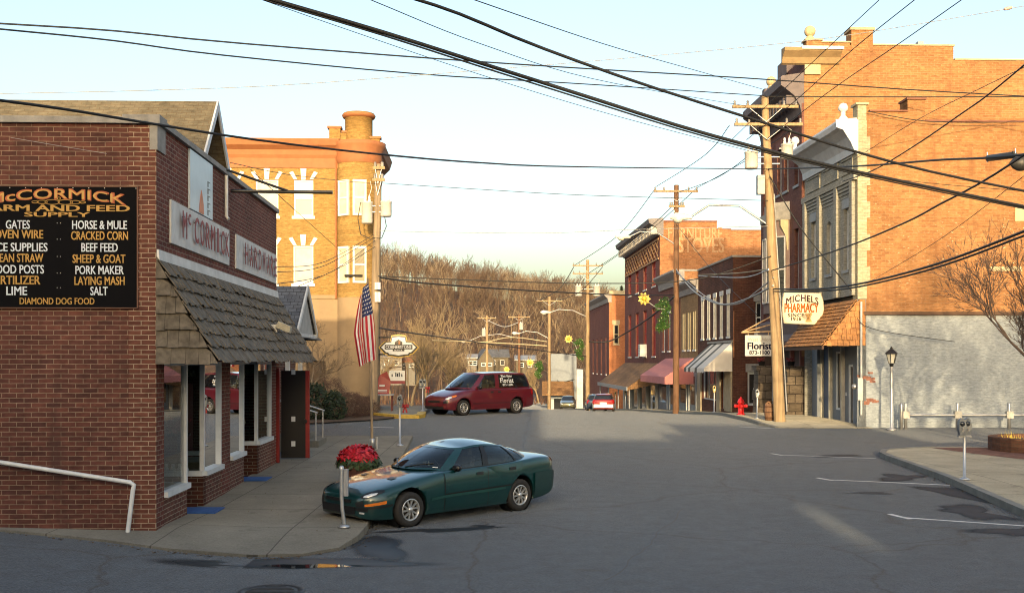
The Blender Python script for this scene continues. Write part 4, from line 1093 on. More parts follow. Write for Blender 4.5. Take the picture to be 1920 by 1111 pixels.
# shingled awning, hipped at the near end
AZ0, AZ1, AO, AL = 3.42, 5.3, 1.45, 5.4
q = MB()
A = [Vector((.0, .0, AZ1)), Vector((0, AL, AZ1)), Vector((-AO, AL, AZ0)), Vector((-AO, .05, AZ0)), Vector((.0, -.02, AZ0))]
q.poly([A[0], A[1], A[2], A[3]]); q.poly([A[0], A[3], Vector((.3, -.02, AZ0)), Vector((.3, -.02, AZ1))]); q.poly([A[1], A[2], Vector((0, AL, AZ0))]); q.poly([A[3], A[2], Vector((0, AL, AZ0 + .02)), Vector((0, 0, AZ0 + .02))])
aw = q.obj('awning', plain("awning_core", (.06, .03, .015), .9), ph)
sh = MB(); r = random.Random(21); rows = 12
for j in range(rows):
    t0, t1 = j / rows, (j + 1) / rows
    y = .0
    while y < AL:
        wd = r.uniform(.12, .26); y1 = min(y + wd, AL)
        nn = Vector((-(AZ1 - AZ0), 0, AO)).normalized()
        a = Vector((-AO * t0, 0, AZ1 + (AZ0 - AZ1) * t0)) + nn * .005; e = Vector((-AO * min(1.03, t1 + .015), 0, AZ1 + (AZ0 - AZ1) * min(1.03, t1 + .015))) + nn * (.05 + r.uniform(-.01, .012))
        sh.hexa([a + UY * y, a + UY * (y1 - .012), e + UY * (y1 - .012), e + UY * y, a + UY * y + nn * .02, a + UY * (y1 - .012) + nn * .02, e + UY * (y1 - .012) + nn * .02, e + UY * y + nn * .02])
        y = y1
for j in range(8):
    z1 = AZ1 - j * (AZ1 - AZ0) / 8; z0 = z1 - (AZ1 - AZ0) / 8; x = .3
    while x > -AO * (AZ1 - z0) / (AZ1 - AZ0) + .02:
        wd = r.uniform(.16, .26); x1 = max(x - wd, -AO * (AZ1 - z0) / (AZ1 - AZ0))
        zt = lambda xx: min(z1 + .02, AZ1 + (AZ1 - AZ0) * min(0, xx) / AO)
        ja = r.uniform(-.02, .01)
        sh.prism([(x, -.035, zt(x)), (x1 + .012, -.035, max(zt(x1), z0 + ja + .001)), (x1 + .012, -.075, z0 + ja), (x, -.075, z0 + ja)], (0, .02, 0)); x = x1
sh.obj('shingle', M_SHAKEO, aw)
q = MB(); q.fbox(GS, 0, AL, AO - .06, AO + .03, AZ0 - .16, AZ0 - .01); q.obj('fascia', plain("dark_fascia", (.06, .03, .02), .7), aw)

# ------------------------------------------------------------------ tall brick block behind it
Yt = 50.55
tb = rb("tall_brick_building", "tall three storey brick block with ball topped parapet and deep dark cornice", Yt)
def tu_(px): return (px - 960) * Yt / 2000 - xr(Yt)
def tz(py, Y=Yt): return 2.8 - (py - 676) * Y / 2000
TL, TT = 7.2, 15.0
q = MB(); q.wall(G0, .0, 26, 3, tz(110)); q.wall(G0, .3, tu_(1792), tz(110), tz(84)); q.wall(G0, tu_(1540), tu_(1595), tz(84), tz(79.5)); q.box(.32, tu_(1792), .02, .45, tz(110), tz(84)); q.box(tu_(1597), tu_(1638), -.03, .7, tz(95), tz(56)); q.box(tu_(1512), tu_(1540), -.04, .5, tz(110), tz(76))
q.poly([(tu_(1792), 0, tz(110)), (tu_(1792), .45, tz(110)), (tu_(1792), .45, tz(84)), (tu_(1792), 0, tz(84))]); q.poly([(0, .4, 3), (26, .4, 3), (26, .4, tz(112)), (0, .4, tz(112))])
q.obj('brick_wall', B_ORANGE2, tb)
q = MB(); q.fbox(G0, tu_(1638), tu_(1794), -.5, .05, tz(84), tz(81)); q.fbox(G0, tu_(1794), 26, -.5, .05, tz(110), tz(107)); q.fbox(G0, tu_(1540), tu_(1597), -.5, .05, tz(79.5), tz(77)); q.fbox(G0, tu_(1594), tu_(1641), -.78, .1, tz(56), tz(51)); q.fbox(G0, tu_(1509), tu_(1543), -.55, .1, tz(76), tz(73)); q.obj('coping', plain("stone_cap", (.4, .33, .22), .8), tb)
q = MB(); q.box(tu_(1726), tu_(1737), .1, .4, tz(84), tz(74)); q.obj('vent_pipe', M_GREYM, tb)
hol = []
for z0, z1 in ((11.3, 13.6), (5.4, 9.2)):
    for u0 in (.75, 2.55, 3.75, 5.6): hol.append((u0, u0 + .8, z0, z1))
hol2 = [h for h in hol]
q = MB(); q.wall(GS, 0, TL, 3.6, 17.2, hol2, .25); q.poly([(0, TL, -1), (26, TL, -1), (26, TL, 16.5), (0, TL, 16.5)]); q.poly([(0, 0, 16.2), (26, 0, 16.2), (26, TL, 16.2), (0, TL, 16.2)])
q.fbox(GS, .0, .5, 0, .12, 3.6, 15.0); q.fbox(GS, TL - .5, TL, 0, .12, 3.6, 15.0)
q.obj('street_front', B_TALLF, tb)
for k, (a, b_, c, d) in enumerate(hol2): window(tb, GS, a, b_, c, d, .25, plain("grey_white_frame", (.42, .42, .42), .6), M_GLASS, sillmat=M_GREYM, lintel=plain("red_brown_lintel", (.16, .06, .05), .8), lint_h=.4)
M_CORN = plain("dark_cornice", (.12, .1, .11), .7, var=.25)
q = MB(); q.fprofile(GS, [(0, 14.5), (.12, 14.5), (.2, 14.9), (.45, 15.35), (.95, 15.75), (1.1, 15.85), (1.12, 16.2), (1.05, 16.3), (-.3, 16.5), (-.3, 14.5)], .02, TL); q.obj('cornice', M_CORN, tb)
q = MB()
for k in range(13): q.fbox(GS, .2 + k * .55, .42 + k * .55, .2, .8, 15.0, 15.42)
q.objs('dentil', M_CORN, tb)
q = MB(); q.fprofile(G0, [(0, tz(122)), (.12, tz(120)), (.25, tz(110)), (.55, tz(101)), (.6, tz(95)), (0, tz(93))], -1.1, tu_(1573)); q.obj('cornice_return', plain('brown_stone', (.3, .21, .11), .8), tb); q = MB(); q.fbox(G0, -.3, tu_(1573) + .04, -.1, .66, tz(99), tz(93.5)); q.obj('cornice_slab', M_WHITE, tb)
q = MB(); q.fbox(G0, .0, .75, .0, .1, tz(140), tz(122)); q.obj('cornice_bracket', M_CREAM, tb)
q = MB(); q.fbox(GS, .5, TL, -.35, -.02, 16.4, 17.1); q.fbox(GS, 2.6, 4.2, -.42, .08, 17.1, 17.9); q.fbox(GS, TL - .5, TL, -.42, .06, 17.1, 17.4); q.obj('parapet', plain("dark_parapet", (.13, .1, .1), .8, var=.3), tb)
for u, z in ((-.05 + .3, tz(73)), (TL - .3, 17.4)):
    q = MB(); q.lathe([(.22, 0), (.2, .12), (.13, .2)], GS.p(u, -.35, z), 12); q.ball(GS.p(u, -.35, z + .43), .27, 14); q.obj('ball_finial', plain("ball_stone", (.5, .4, .24), .8, var=.25), tb)
# oriel bay
q = MB(); q.prism([GS.p(2.3, 0, 5.2), GS.p(2.9, .75, 5.2), GS.p(4.4, .75, 5.2), GS.p(5.0, 0, 5.2)], (0, 0, 4.6)); q.obj('oriel_bay', plain("oriel_boards", (.17, .12, .11), .7, var=.2), tb)
q = MB(); q.prism([GS.p(2.2, 0, 9.8), GS.p(2.8, .9, 9.8), GS.p(4.5, .9, 9.8), GS.p(5.1, 0, 9.8)], (0, 0, .4)); q.prism([GS.p(2.3, 0, 10.2), GS.p(2.9, .7, 10.2), GS.p(4.4, .7, 10.2), GS.p(5.0, 0, 10.2)], (0, 0, .5)); q.obj('oriel_cornice', M_COPING, tb)
q = MB()
for u in (2.35, 4.75): q.fprofile(GS, [(0, 8.3), (.12, 8.3), (.2, 9.0), (.45, 9.5), (.45, 9.79), (0, 9.79)], u, u + .22)
q.objs('oriel_bracket', M_CREAM, tb)
foo = F(GS.p(2.9, .75, 0), UY, -UX)
for u0 in (.15, .85): window(tb, foo, u0, u0 + .5, 5.7, 9.0, -.03, plain("grey_white_frame", (.42, .42, .42), .6), M_GLASS, sill=False)
f45 = F(GS.p(2.3, 0, 0), Vector((-.75, .6, 0)), Vector((-.6, -.75, 0)))
window(tb, f45, .2, .75, 5.7, 9.0, -.03, plain("grey_white_frame", (.42, .42, .42), .6), M_GLASS, sill=False)
q = MB(); q.fprofile(GS, [(0, 3.6), (.5, 3.6), (.55, 3.75), (.3, 4.1), (.35, 4.7), (0, 4.9)], .0, TL); q.obj('shop_cornice', plain("shop_cornice", (.15, .1, .09), .7), tb)
q = MB(); q.wall(F((.9, 0, 0), UY, -UX), 0, TL, -1, 3.6); q.poly([(0, 0.02, -.5), (.9, 0.02, -.5), (.9, 0.02, 3.6), (0, 0.02, 3.6)]); q.poly([(0, TL - .02, -1.5), (.9, TL - .02, -1.5), (.9, TL - .02, 3.6), (0, TL - .02, 3.6)]); q.obj('shop_front', plain("dark_shop_front", (.07, .045, .04), .6), tb)
q = MB()
for u in (1.6, 3.2, 5.0): q.fbox(GS, u, u + .16, -.5, -.3, -.5, 3.6)
q.objs('column', plain("red_brown_column", (.2, .07, .05), .6), tb)
M_STONE = brick("rough_stone", (.12, .095, .07), (.2, .16, .12), (.05, .04, .035), .42, .6, .02, .3, bump=.9)
for u in (.35, 5.6):
    q = MB(); rr = random.Random(int(u * 10))
    for j in range(5):
        o = rr.uniform(-.05, .05); q.fbox(GS, u - .05 + o, u + .85 + o, -.1, .75 + rr.uniform(-.05, .05), -.3 + j * .52, -.3 + (j + 1) * .52 - .01)
    q.fbox(GS, u - .12, u + .92, -.15, .82, 2.3, 2.55)
    q.obj('stone_pier', M_STONE, tb)
for u, lab in ((.8, "dark pot with red flowers on the stone pier beside the pharmacy"), (6.05, "dark pot with red flowers on the stone pier beside the tilted utility pole")):
    t = thing("flower_pot", lab, "flower pot", Vector((xr(Yt), Yt, 0)) + Matrix.Rotation(ST, 3, 'Z') @ GS.p(u, .4, 2.55), ST, "flower pots on stone piers")
    q = MB(); q.lathe([(.001, 0), (.14, 0), (.19, .2), (.21, .21)], (0, 0, 0), 12); q.obj('pot', M_DARK, t)
    q = MB(); rr = random.Random(3)
    for k in range(70):
        a = rr.uniform(0, 6.3); e = rr.uniform(0, 1.5); c = Vector((math.cos(a) * math.cos(e), math.sin(a) * math.cos(e), math.sin(e))) * rr.uniform(.12, .26) + Vector((0, 0, .2))
        q.poly([c + Vector((rr.uniform(-.07, .07), rr.uniform(-.07, .07), rr.uniform(-.06, .06))) for _ in range(3)])
    q.obj('flower', M_RED, t)

# pharmacy sign, hung beside the pole
sg = thing("hanging_sign", "cream barrel shaped sign reading MICHELS PHARMACY hung in front of the pharmacy", "sign", (11.85, 46.6, 0), ST * .0)
def mk(Y, X0): return (lambda px: (px - 960) * Y / 2000 - X0), (lambda py: 2.8 - (py - 676) * Y / 2000)
sx, sz = mk(46.6, 11.85)
out = [(1470, 547), (1540, 549), (1544, 565), (1545, 580), (1542, 595), (1536, 609), (1470, 606), (1467, 592), (1466, 577), (1467, 560)]
q = MB(); q.prism([fsn.p(sx(x), 0, sz(y)) for x, y in out], fsn.n * -.22); q.obj('cabinet', plain("sign_cabinet", (.3, .25, .18), .5), sg)
q = MB(); q.prism([fsn.p(sx(1505) + (sx(x) - sx(1505)) * .97, .004, sz(578) + (sz(y) - sz(578)) * .96) for x, y in out], fsn.n * .012); q.obj('face', plain("ivory_face", (.5, .47, .35), .4, var=.05), sg)
q = MB(); put_text(q, fsn, "MICHELS", sx(1504), sz(561), sx(1534) - sx(1474), .29, .03, .035, arch=.16, spacing=1.1); q.obj('maroon_lettering', plain("maroon_letter", (.05, .018, .03), .7, var=0, spec=.1), sg)
q = MB(); put_text(q, fsn, "PHARMACY", sx(1502.5), sz(577), sx(1534) - sx(1471), .38, .03, .045); q.obj('rust_lettering', plain("rust_letter", (.3, .075, .012), .7, var=0, spec=.1), sg)
q = MB(); put_text(q, fsn, "SINCE", sx(1492), sz(590.5), sx(1507) - sx(1477), .15, .03, .04, spacing=1.15); put_text(q, fsn, "1916", sx(1492.5), sz(597.5), sx(1502) - sx(1483), .15, .03, .04); q.obj('dark_lettering', plain("brown_letter", (.05, .025, .022), .7, var=0, spec=.1), sg)
q = MB()
mo = [(1509, 588), (1523, 588), (1522, 591), (1520, 592), (1519, 597), (1522, 602), (1522, 603.5), (1510, 603.5), (1510, 602), (1513, 597), (1512, 592), (1510, 591)]
q.prism([fsn.p(sx(x), .018, sz(y)) for x, y in mo], fsn.n * .006); q.tube([fsn.p(sx(1518), .024, sz(588)), fsn.p(sx(1521.5), .024, sz(586))], .03, 6); q.obj('mortar_emblem', plain("tan_emblem", (.42, .24, .08), .5), sg)
q = MB(); q.tube([fsn.p(sx(1470), -.1, sz(545)), fsn.p(sx(1600), -.1, sz(543))], .035, 6); q.tube([fsn.p(sx(1490), -.1, sz(547)), fsn.p(sx(1490), -.1, sz(543))], .03, 6); q.tube([fsn.p(sx(1528), -.1, sz(549)), fsn.p(sx(1528), -.1, sz(543))], .03, 6); q.obj('bracket', M_BLACK, sg)

# ------------------------------------------------------------------ florist building
Yf = 64.5
fl = rb("florist_building", "dark brick florist building with a striped awning and tall narrow windows", Yf)
def fu(px): return (px - 960) * Yf / 2000 - xr(Yf)
def fz(py): return 2.8 - (py - 676) * Yf / 2000
FL, FH = 10.0, fz(482)
wf = [(.75 + k * 1.85, 1.5 + k * 1.85, 4.3, 6.9) for k in range(5)]
q = MB(); q.wall(GS, 0, FL, -1.5, FH, wf + [(.6, 1.5, .3, 2.3), (2.0, 3.0, -.2, 2.3), (4.2, 8.8, .2, 2.3)], .25)
sw = [(fu(1417), fu(1440), fz(624), fz(565)), (fu(1402), fu(1437), fz(760), fz(697))]
q.wall(G0, 0, 16, -1.5, FH, sw, .22); body_box(q, .0, 16, .0, FL, -1.5, FH, 'fl'); q.obj('wall', B_FLOR, fl)
q = MB(); q.fbox(GS, 0, FL, -.3, .06, FH, FH + .12); q.fbox(G0, -.06, 16, -.3, .06, FH + .001, FH + .12); q.obj('coping', M_COPING, fl)
M_CASE = plain("casing_white", (.6, .57, .5), .6)
def casing(par, fr, holes, rev, mat=None):
    for a, b_, c, d in holes:
        for u0, u1 in ((a + .002, a + .13), (b_ - .13, b_ - .002)):
            q = MB(); q.fbox(fr, u0, u1, -rev + .08, .03, c + .004, d - .004); q.obj('casing', mat or M_CASE, par)
casing(fl, GS, wf, .25)
for a, b_, c, d in wf: window(fl, GS, a, b_, c, d, .25, M_WHITE, M_GLASS, fw=.12, sillmat=M_OFFW, lintel=M_OFFW, lint_h=.3)
window(fl, G0, *sw[0], .22, M_WHITE, M_GLASS, fw=.12, mull=1, lintel=M_COPING, lint_h=.42, sillmat=M_OFFW)
dw = window(fl, G0, *sw[1], .22, M_WHITE, M_DARK, fw=.14, mid=False, sill=False, lintel=M_COPING, lint_h=.5, name='door')
q = MB(); a, b_ = fu(1417), fu(1436)
q.fbox(G0, a, b_, -.19, -.17, fz(722), fz(698)); q.obj('door_pane', M_WHITE, dw)
q = MB()
for i in range(3):
    for j in range(4):
        w0 = (b_ - a) / 3; h0 = (fz(698) - fz(722)) / 4; q.fbox(G0, a + i * w0 + .03, a + (i + 1) * w0 - .03, -.17, -.16, fz(722) + j * h0 + .03, fz(722) + (j + 1) * h0 - .03)
q.obj('pane', M_GLASS, dw)
q = MB(); q.fbox(G0, fu(1414), fu(1437), -.16, -.13, fz(752), fz(727)); q.obj('notice_board', M_OFFW, dw)
q = MB()
for j in range(4): q.fbox(G0, fu(1417), fu(1434), -.13, -.125, fz(731 + j * 5), fz(729.5 + j * 5))
q.obj('notice_lines', M_GREYM, dw)
M_SHOPF = plain("cream_shop_front", (.36, .3, .2), .6)
q = MB(); q.fbox(GS, .2, 1.9, -.02, .1, -.3, 2.5); q.fbox(GS, 3.1, 4.1, -.02, .1, -.6, 2.4); q.fbox(GS, 8.9, 9.9, -.02, .1, -.8, 2.5); q.objs('shop_front', M_SHOPF, fl)
window(fl, GS, .6, 1.5, .3, 2.3, .02, M_RED, M_GLASS, mid=False, sill=False)
window(fl, GS, 2.0, 3.0, -.2, 2.3, .2, M_WHITE, M_GLASS, mid=False, sill=False, name='door')
window(fl, GS, 4.2, 8.8, .2, 2.3, .2, M_OFFW, M_GLASS, mid=False, sill=False, mull=2)
# striped awning
q = MB(); s1, s2 = MB(), MB(); az0, az1, ao, a0, a1 = 2.35, 3.9, 1.75, .1, 6.2
ns = 9
for k in range(ns):
    u0, u1 = a0 + (a1 - a0) * k / ns, a0 + (a1 - a0) * (k + 1) / ns
    m_ = s2 if k in (3, 6, 8) else s1
    m_.poly([GS.p(u0, .02, az1), GS.p(u1, .02, az1), GS.p(u1, ao, az0), GS.p(u0, ao, az0)])
    pts = [GS.p(u0, ao, az0), GS.p(u1, ao, az0), GS.p(u1, ao + .01, az0 - .22), GS.p((u0 + u1) / 2, ao + .01, az0 - .3), GS.p(u0, ao + .01, az0 - .22)]
    m_.poly(pts)
s1.poly([GS.p(a0, .02, az1), GS.p(a0, ao, az0), GS.p(a0, ao, az0 - .2), GS.p(a0, .02, az0 - .2)])
ao_ = s1.obj('awning', plain("white_canvas", (.66, .63, .58), .8, var=.1), fl); s2.obj('stripe', plain("dark_canvas", (.1, .1, .09), .8), ao_)
q = MB(); q.fbox(GS, 0, 6.6, .0, .12, 3.92, 4.05); q.obj('awning_rail', M_COPING, fl)
q = MB(); q.tube([(.02, -.12, 3.0), (.02, -.12, 5.8)], .03, 6); q.obj('conduit', plain("orange_conduit", (.4, .16, .06), .6), fl)
# florist sign on its post with two stays
sg = thing("hanging_sign", "white florist sign with black phone number hanging from poles beside the tilted utility pole", "sign", (10.8, 47.5, 0), 0)
sx, sz = mk(47.5, 10.8)
q = MB(); q.fbox(fsn, sx(1397), sx(1451), -.05, .05, sz(667), sz(628)); q.obj('board', plain("sign_white", (.46, .46, .44), .5, var=.1), sg)
M_NAVY = plain("navy_letter", (.008, .008, .025), .7, spec=.1)
q = MB(); put_text(q, fsn, "Florist", sx(1424), sz(648), sx(1446) - sx(1401), .3, .056, .045); put_text(q, fsn, "873-1100", sx(1423.5), sz(660.5), sx(1442) - sx(1404), .17, .056, .035); q.obj('navy_lettering', M_NAVY, sg)
q = MB(); put_text(q, fsn, "West Union", sx(1423), sz(636), sx(1445) - sx(1402), .16, .056, .01); q.obj('faded_lettering', plain("faded_letter", (.3, .27, .22), .6), sg)
q = MB(); q.tube([fsn.p(sx(1390), 0, sz(623)), fsn.p(sx(1452), 0, sz(621))], .04, 6); q.tube([fsn.p(sx(1392), 0, sz(622)), fsn.p(sx(1450), -.3, sz(592))], .035, 6); q.tube([fsn.p(sx(1394), 0, sz(622)), fsn.p(sx(1450), -.1, sz(607))], .03, 6)
for x in (1403, 1441): q.tube([fsn.p(sx(x), 0, sz(628)), fsn.p(sx(x), 0, sz(621))], .02, 6)
q.obj('bracket', plain("tan_iron", (.4, .26, .14), .6), sg)
q = MB(); q.tube([fsn.p(sx(1451), 0, sz(550)), fsn.p(sx(1452), 0, .2)], .1, 8); q.obj('post', M_GREYM, sg)

# ------------------------------------------------------------------ the row beyond
def front_block(name, label, Y0, Y1, ztop, mat, sidemat, depth, wins, frame=M_WHITE, corn=None, pane=M_GLASS, shop=(.2, 2.6), shopmat=None, lint=None, base=-3):
    t = rb(name, label, Y0); L = Y1 - Y0 - .06
    q = MB(); q.wall(GS, 0, L, base, ztop, wins, .2); body_box(q, 0, depth, 0, L, base, ztop, 'fl'); q.obj('street_front', mat, t)
    q = MB(); q.wall(G0, 0.0, depth, base, ztop); q.obj('side_wall', sidemat, t)
    for a, b_, c, d in wins: window(t, GS, a, b_, c, d, .2, frame, pane, sillmat=M_OFFW, lintel=lint, fw=.1)
    if corn:
        q = MB(); h = corn[1]; q.fprofile(GS, [(0, ztop - h), (.1, ztop - h), (.18, ztop - h * .5), (.5, ztop - .15), (.6, ztop - .02), (.58, ztop + .12), (-.3, ztop + .16), (-.3, ztop - h)], -.06, L); q.obj('cornice', corn[0], t)
        q = MB(); q.fprofile(G0, [(-.3, ztop + .003), (.07, ztop + .003), (.07, ztop + .14), (-.3, ztop + .14)], .3, depth); q.obj('coping', M_COPING, t)
    return t, L
M_CORNL = plain("weathered_cornice", (.3, .28, .27), .7, var=.3)
t, L = front_block("tan_shop_building", "narrow tan brick shop with pink canvas awning below its windows", 74.6, 81, 8.4, B_TAN, B_FLOR, 14, [(.7 + k * 1.9, 1.6 + k * 1.9, 3.6, 6.3) for k in range(3)], corn=(M_CORNL, .8), frame=M_CREAM)
q = MB(); q.fbox(GS, .1, L - .1, .0, .14, -2, 2.2); q.obj('shop_front', plain("pale_shop_front", (.22, .24, .26), .6), t)
q = MB(); q.fbox(GS, .4, 2.0, .141, .16, -.3, 1.7); q.fbox(GS, 3.6, 5.6, .141, .16, -.3, 1.7); q.objs('shop_window', M_GLASS, t)
q = MB()
for u in (2.3, 3.2): q.fbox(GS, u, u + .12, .14, .2, -1, 2.0)
q.objs('door_frame', M_WHITE, t)
casing(t, GS, [(.7 + k * 1.9, 1.6 + k * 1.9, 3.6, 6.3) for k in range(3)], .2, M_CREAM)
t2, L2 = front_block("arched_shop_building", "maroon brick shop with one white arched window beside the furniture block", 81, 90, 9.6, B_FURNF, B_FURN, 14, [(1.5, 2.5, 3.6, 6.6), (4.2, 5.2, 3.6, 6.6), (6.6, 7.6, 3.6, 6.6)], corn=(M_CORNL, 1.0), lint=M_WHITE)
q = MB(); q.fbox(GS, .1, L2 - .1, .0, .14, -2.2, 2.0); q.obj('shop_front', plain("blue_grey_front", (.2, .22, .25), .6), t2)
q = MB(); q.fbox(GS, .5, 3.2, .141, .16, -.6, 1.6); q.fbox(GS, 5, 8.2, .141, .16, -.6, 1.6); q.objs('shop_window', M_GLASS, t2)
q = MB()
for u in (3.5, 4.6): q.fbox(GS, u, u + .14, .14, .2, -1.5, 1.8)
q.objs('door_frame', M_WHITE, t2)
# pink awning spans the two
aw = rb("shop_awning", "pink canvas awning over the shop fronts beyond the striped one", 75.4, "awning")
q = MB(); q.prism([GS.p(0, .15, 3.1), GS.p(0, 2.2, 1.75), GS.p(0, 2.2, 1.25), GS.p(0, .15, 1.25)], GS.eu * .03); q.poly([GS.p(0, .15, 3.1), GS.p(11, .15, 3.1), GS.p(11, 2.2, 1.75), GS.p(0, 2.2, 1.75)]); q.poly([GS.p(0, 2.2, 1.75), GS.p(11, 2.2, 1.75), GS.p(11, 2.2, 1.25), GS.p(0, 2.2, 1.25)])
q.obj('canvas', plain("pink_canvas", (.5, .18, .17), .8, var=.12), aw)
q = MB()
for u in (.05, 5.5, 10.9): q.tube([GS.p(u, .15, 1.3), GS.p(u, 2.15, 1.3)], .025, 5)
q.obj('frame', M_GREYM, aw)
aw.location.z = -.1
# furniture block
Yu = 90
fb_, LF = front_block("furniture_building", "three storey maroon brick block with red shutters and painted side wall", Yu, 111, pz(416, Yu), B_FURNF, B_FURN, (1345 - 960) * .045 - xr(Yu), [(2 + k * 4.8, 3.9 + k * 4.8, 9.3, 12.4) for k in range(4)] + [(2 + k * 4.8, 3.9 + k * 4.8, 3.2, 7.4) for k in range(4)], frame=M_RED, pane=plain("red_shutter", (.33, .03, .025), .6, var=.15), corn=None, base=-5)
ztop = pz(416, Yu)
M_WCORN = plain("old_white_cornice", (.5, .48, .44), .7, var=.25)
q = MB(); q.fprofile(GS, [(0, ztop - 1.1), (.15, ztop - 1.1), (.25, ztop - .5), (.9, ztop - .1), (1.0, ztop + .25), (-.3, ztop + .35), (-.3, ztop - 1.1)], -.1, LF); q.obj('cornice', plain("slate_cornice", (.17, .16, .17), .7), fb_)
q = MB()
for k in range(26): q.fbox(GS, .1 + k * .8, .4 + k * .8, .16, .75, ztop - 1.0, ztop - .38)
q.obj('cornice_block', M_WCORN, fb_)
q = MB()
nd = 14
for k in range(nd):
    u0, u1 = .6 + k * (LF - 1.2) / nd, .6 + (k + 1) * (LF - 1.2) / nd; z0, z1 = ztop - 2.9, ztop - 1.5
    zm = (z0 + z1) / 2
    for a, b_ in (((u0, z0), (u1, zm)), ((u0, zm), (u1, z0)), ((u0, zm), (u1, z1)), ((u0, z1), (u1, zm))): q.tube([GS.p(a[0], .02, a[1]), GS.p(b_[0], .02, b_[1])], .055, 4, False, False)
q.fbox(GS, .5, LF - .5, .0, .08, ztop - 3.1, ztop - 2.95); q.fbox(GS, .5, LF - .5, 0, .08, ztop - 1.45, ztop - 1.3); q.obj('frieze_lattice', plain("tan_lattice", (.36, .22, .12), .8), fb_)
q = MB(); X1 = (1345 - 960) * .045 - xr(Yu); X2 = (1372 - 960) * .045 - xr(Yu)
q.box(X1, X2, 0, LF, -5, pz(429, Yu)); q.box(X2, X2 + 9, .05, LF, -5, pz(431, Yu)); q.obj('stepped_wall', B_FURN, fb_)
q = MB(); q.fbox(G0, -.05, X1 + .02, -.35, .05, ztop + .003, ztop + .13); q.fbox(G0, X1, X2, -.3, .04, pz(429, Yu), pz(428, Yu)); q.fbox(G0, X2, X2 + 9, -.3, .02, pz(431, Yu), pz(430, Yu)); q.obj('coping', plain("tile_coping", (.19, .08, .05), .8), fb_)
q = MB(); put_text(q, G0, "FURNITURE", (1304 - 960) * .045 - xr(Yu), pz(437, Yu), 4.6, .95, .012, .02, spacing=1.05); put_text(q, G0, "STOVES", (1315 - 960) * .045 - xr(Yu), pz(459, Yu), 3.9, 1.25, .012, .03)
q.obj('faded_lettering', plain("ghost_paint", (.43, .27, .15), .9, var=.5, scale=14), fb_)
ac_ = MB(); ac_.fbox(GS, 6.9, 8.1, -.05, .6, 3.2, 4.3); ac = ac_.obj('air_conditioner', M_WHITE, fb_)
q = MB()
for k in range(6): q.fbox(GS, 7.0, 8.0, .6, .615, 3.35 + k * .15, 3.42 + k * .15)
q.obj('grille', M_GREYM, ac)
q = MB(); q.fbox(GS, 0, LF, .0, .1, -4, 2.0); q.obj('shop_front', plain("pale_front", (.2, .19, .17), .7), fb_)
q = MB()
for k in range(4): q.fbox(GS, 1 + k * 4.8, 4 + k * 4.8, .101, .12, -1.6, 1.2)
q.objs('shop_window', M_GLASS, fb_)
q = MB()
for k in range(5): q.fbox(GS, .3 + k * 4.9, .65 + k * 4.9, .1, .3, -2.5, 1.8)
q.objs('pilaster', M_OFFW, fb_)
aw = rb("shop_awning", "brown shingled canopy along the furniture shop front", 89, "awning")
q = MB(); q.hexa([GS.p(0, .12, .9), GS.p(21, .12, .9), GS.p(21, 2.9, .35), GS.p(0, 2.9, .35), GS.p(0, .12, 2.6), GS.p(21, .12, 2.6), GS.p(21, 2.9, .55), GS.p(0, 2.9, .55)]); q.obj('roof', M_SHAKEB, aw)
q = MB(); q.fbox(GS, -.05, 21, 2.9, 2.97, .3, .62); q.obj('fascia', M_GREYM, aw)
q = MB()
for u in (.2, 7, 14, 20.8): q.tube([GS.p(u, 2.7, .35), GS.p(u, 2.7, -2.6)], .06, 6)
q.objs('post', M_GREYM, aw)
# bright brick building beyond
Yo = 124
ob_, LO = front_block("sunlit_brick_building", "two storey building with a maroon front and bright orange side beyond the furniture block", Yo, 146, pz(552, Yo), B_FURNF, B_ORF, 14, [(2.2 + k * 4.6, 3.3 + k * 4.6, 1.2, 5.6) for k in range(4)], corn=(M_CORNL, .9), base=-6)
q = MB(); a, b_ = (1150 - 960) * Yo / 2000 - xr(Yo), (1160.5 - 960) * Yo / 2000 - xr(Yo)
wn_ = window(ob_, F((0, -.01, 0), UX, -UY), a, b_, pz(645, Yo), pz(608, Yo), -.02, M_CREAM, M_GLASS, fw=.12, lintel=M_CREAM, lint_h=.5, sillmat=M_CREAM)
q = MB(); q.fbox(G0, .0, 14, .0, .3, pz(552, Yo), pz(545, Yo)); q.obj('parapet_band', M_CREAM, ob_)
# grey-blue house front far down the street, square to us
gb = thing("grey_blue_building", "grey blue boarded shop with a brown pitched awning far down the street", "building", (3.5, 150, -4.2), 0)
k_ = 150 / 2000
q = MB(); x0, x1 = (1032 - 960) * k_ - 3.5, (1081 - 960) * k_ - 3.5
q.box(x0, x1, 0, 12, -1, 2.8 + (676 - 663) * k_ + 4.2); q.obj('wall', plain("grey_blue_boards", (.24, .28, .33), .7, var=.15), gb)
q = MB(); q.box(x1 + .02, x1 + .9, -.1, 11, -1, 2.8 - (692 - 676) * k_ + 4.2); q.box(x0 + .1, x0 + .5, -.05, -.003, -.5, 1.6); q.objs('white_pier', M_OFFW, gb)
q = MB(); z1, z0 = 2.8 - (714 - 676) * k_ + 4.2, 2.8 - (738 - 676) * k_ + 4.2
q.prism([(x0 - 1.2, -2.2, z0), (x0 - 1.2, -.01, z1), (x0 - 1.2, -.01, z1 - .2), (x0 - 1.2, -2.2, z0 - .15)], (4.4, 0, 0)); q.obj('awning', M_SHAKEB, gb)
q = MB(); q.box(x0 + .5, x1 - .3, -.04, -.004, .0, 1.7); q.obj('shop_window', M_GLASS, gb)
q = MB(); q.tube([(x0 + .9, -.1, 4.3), (x0 + 1.4, -.1, 3.9), (x0 + 3.4, -.1, 4.4)], .05, 5); q.obj('cable_loop', M_CABLE, gb)
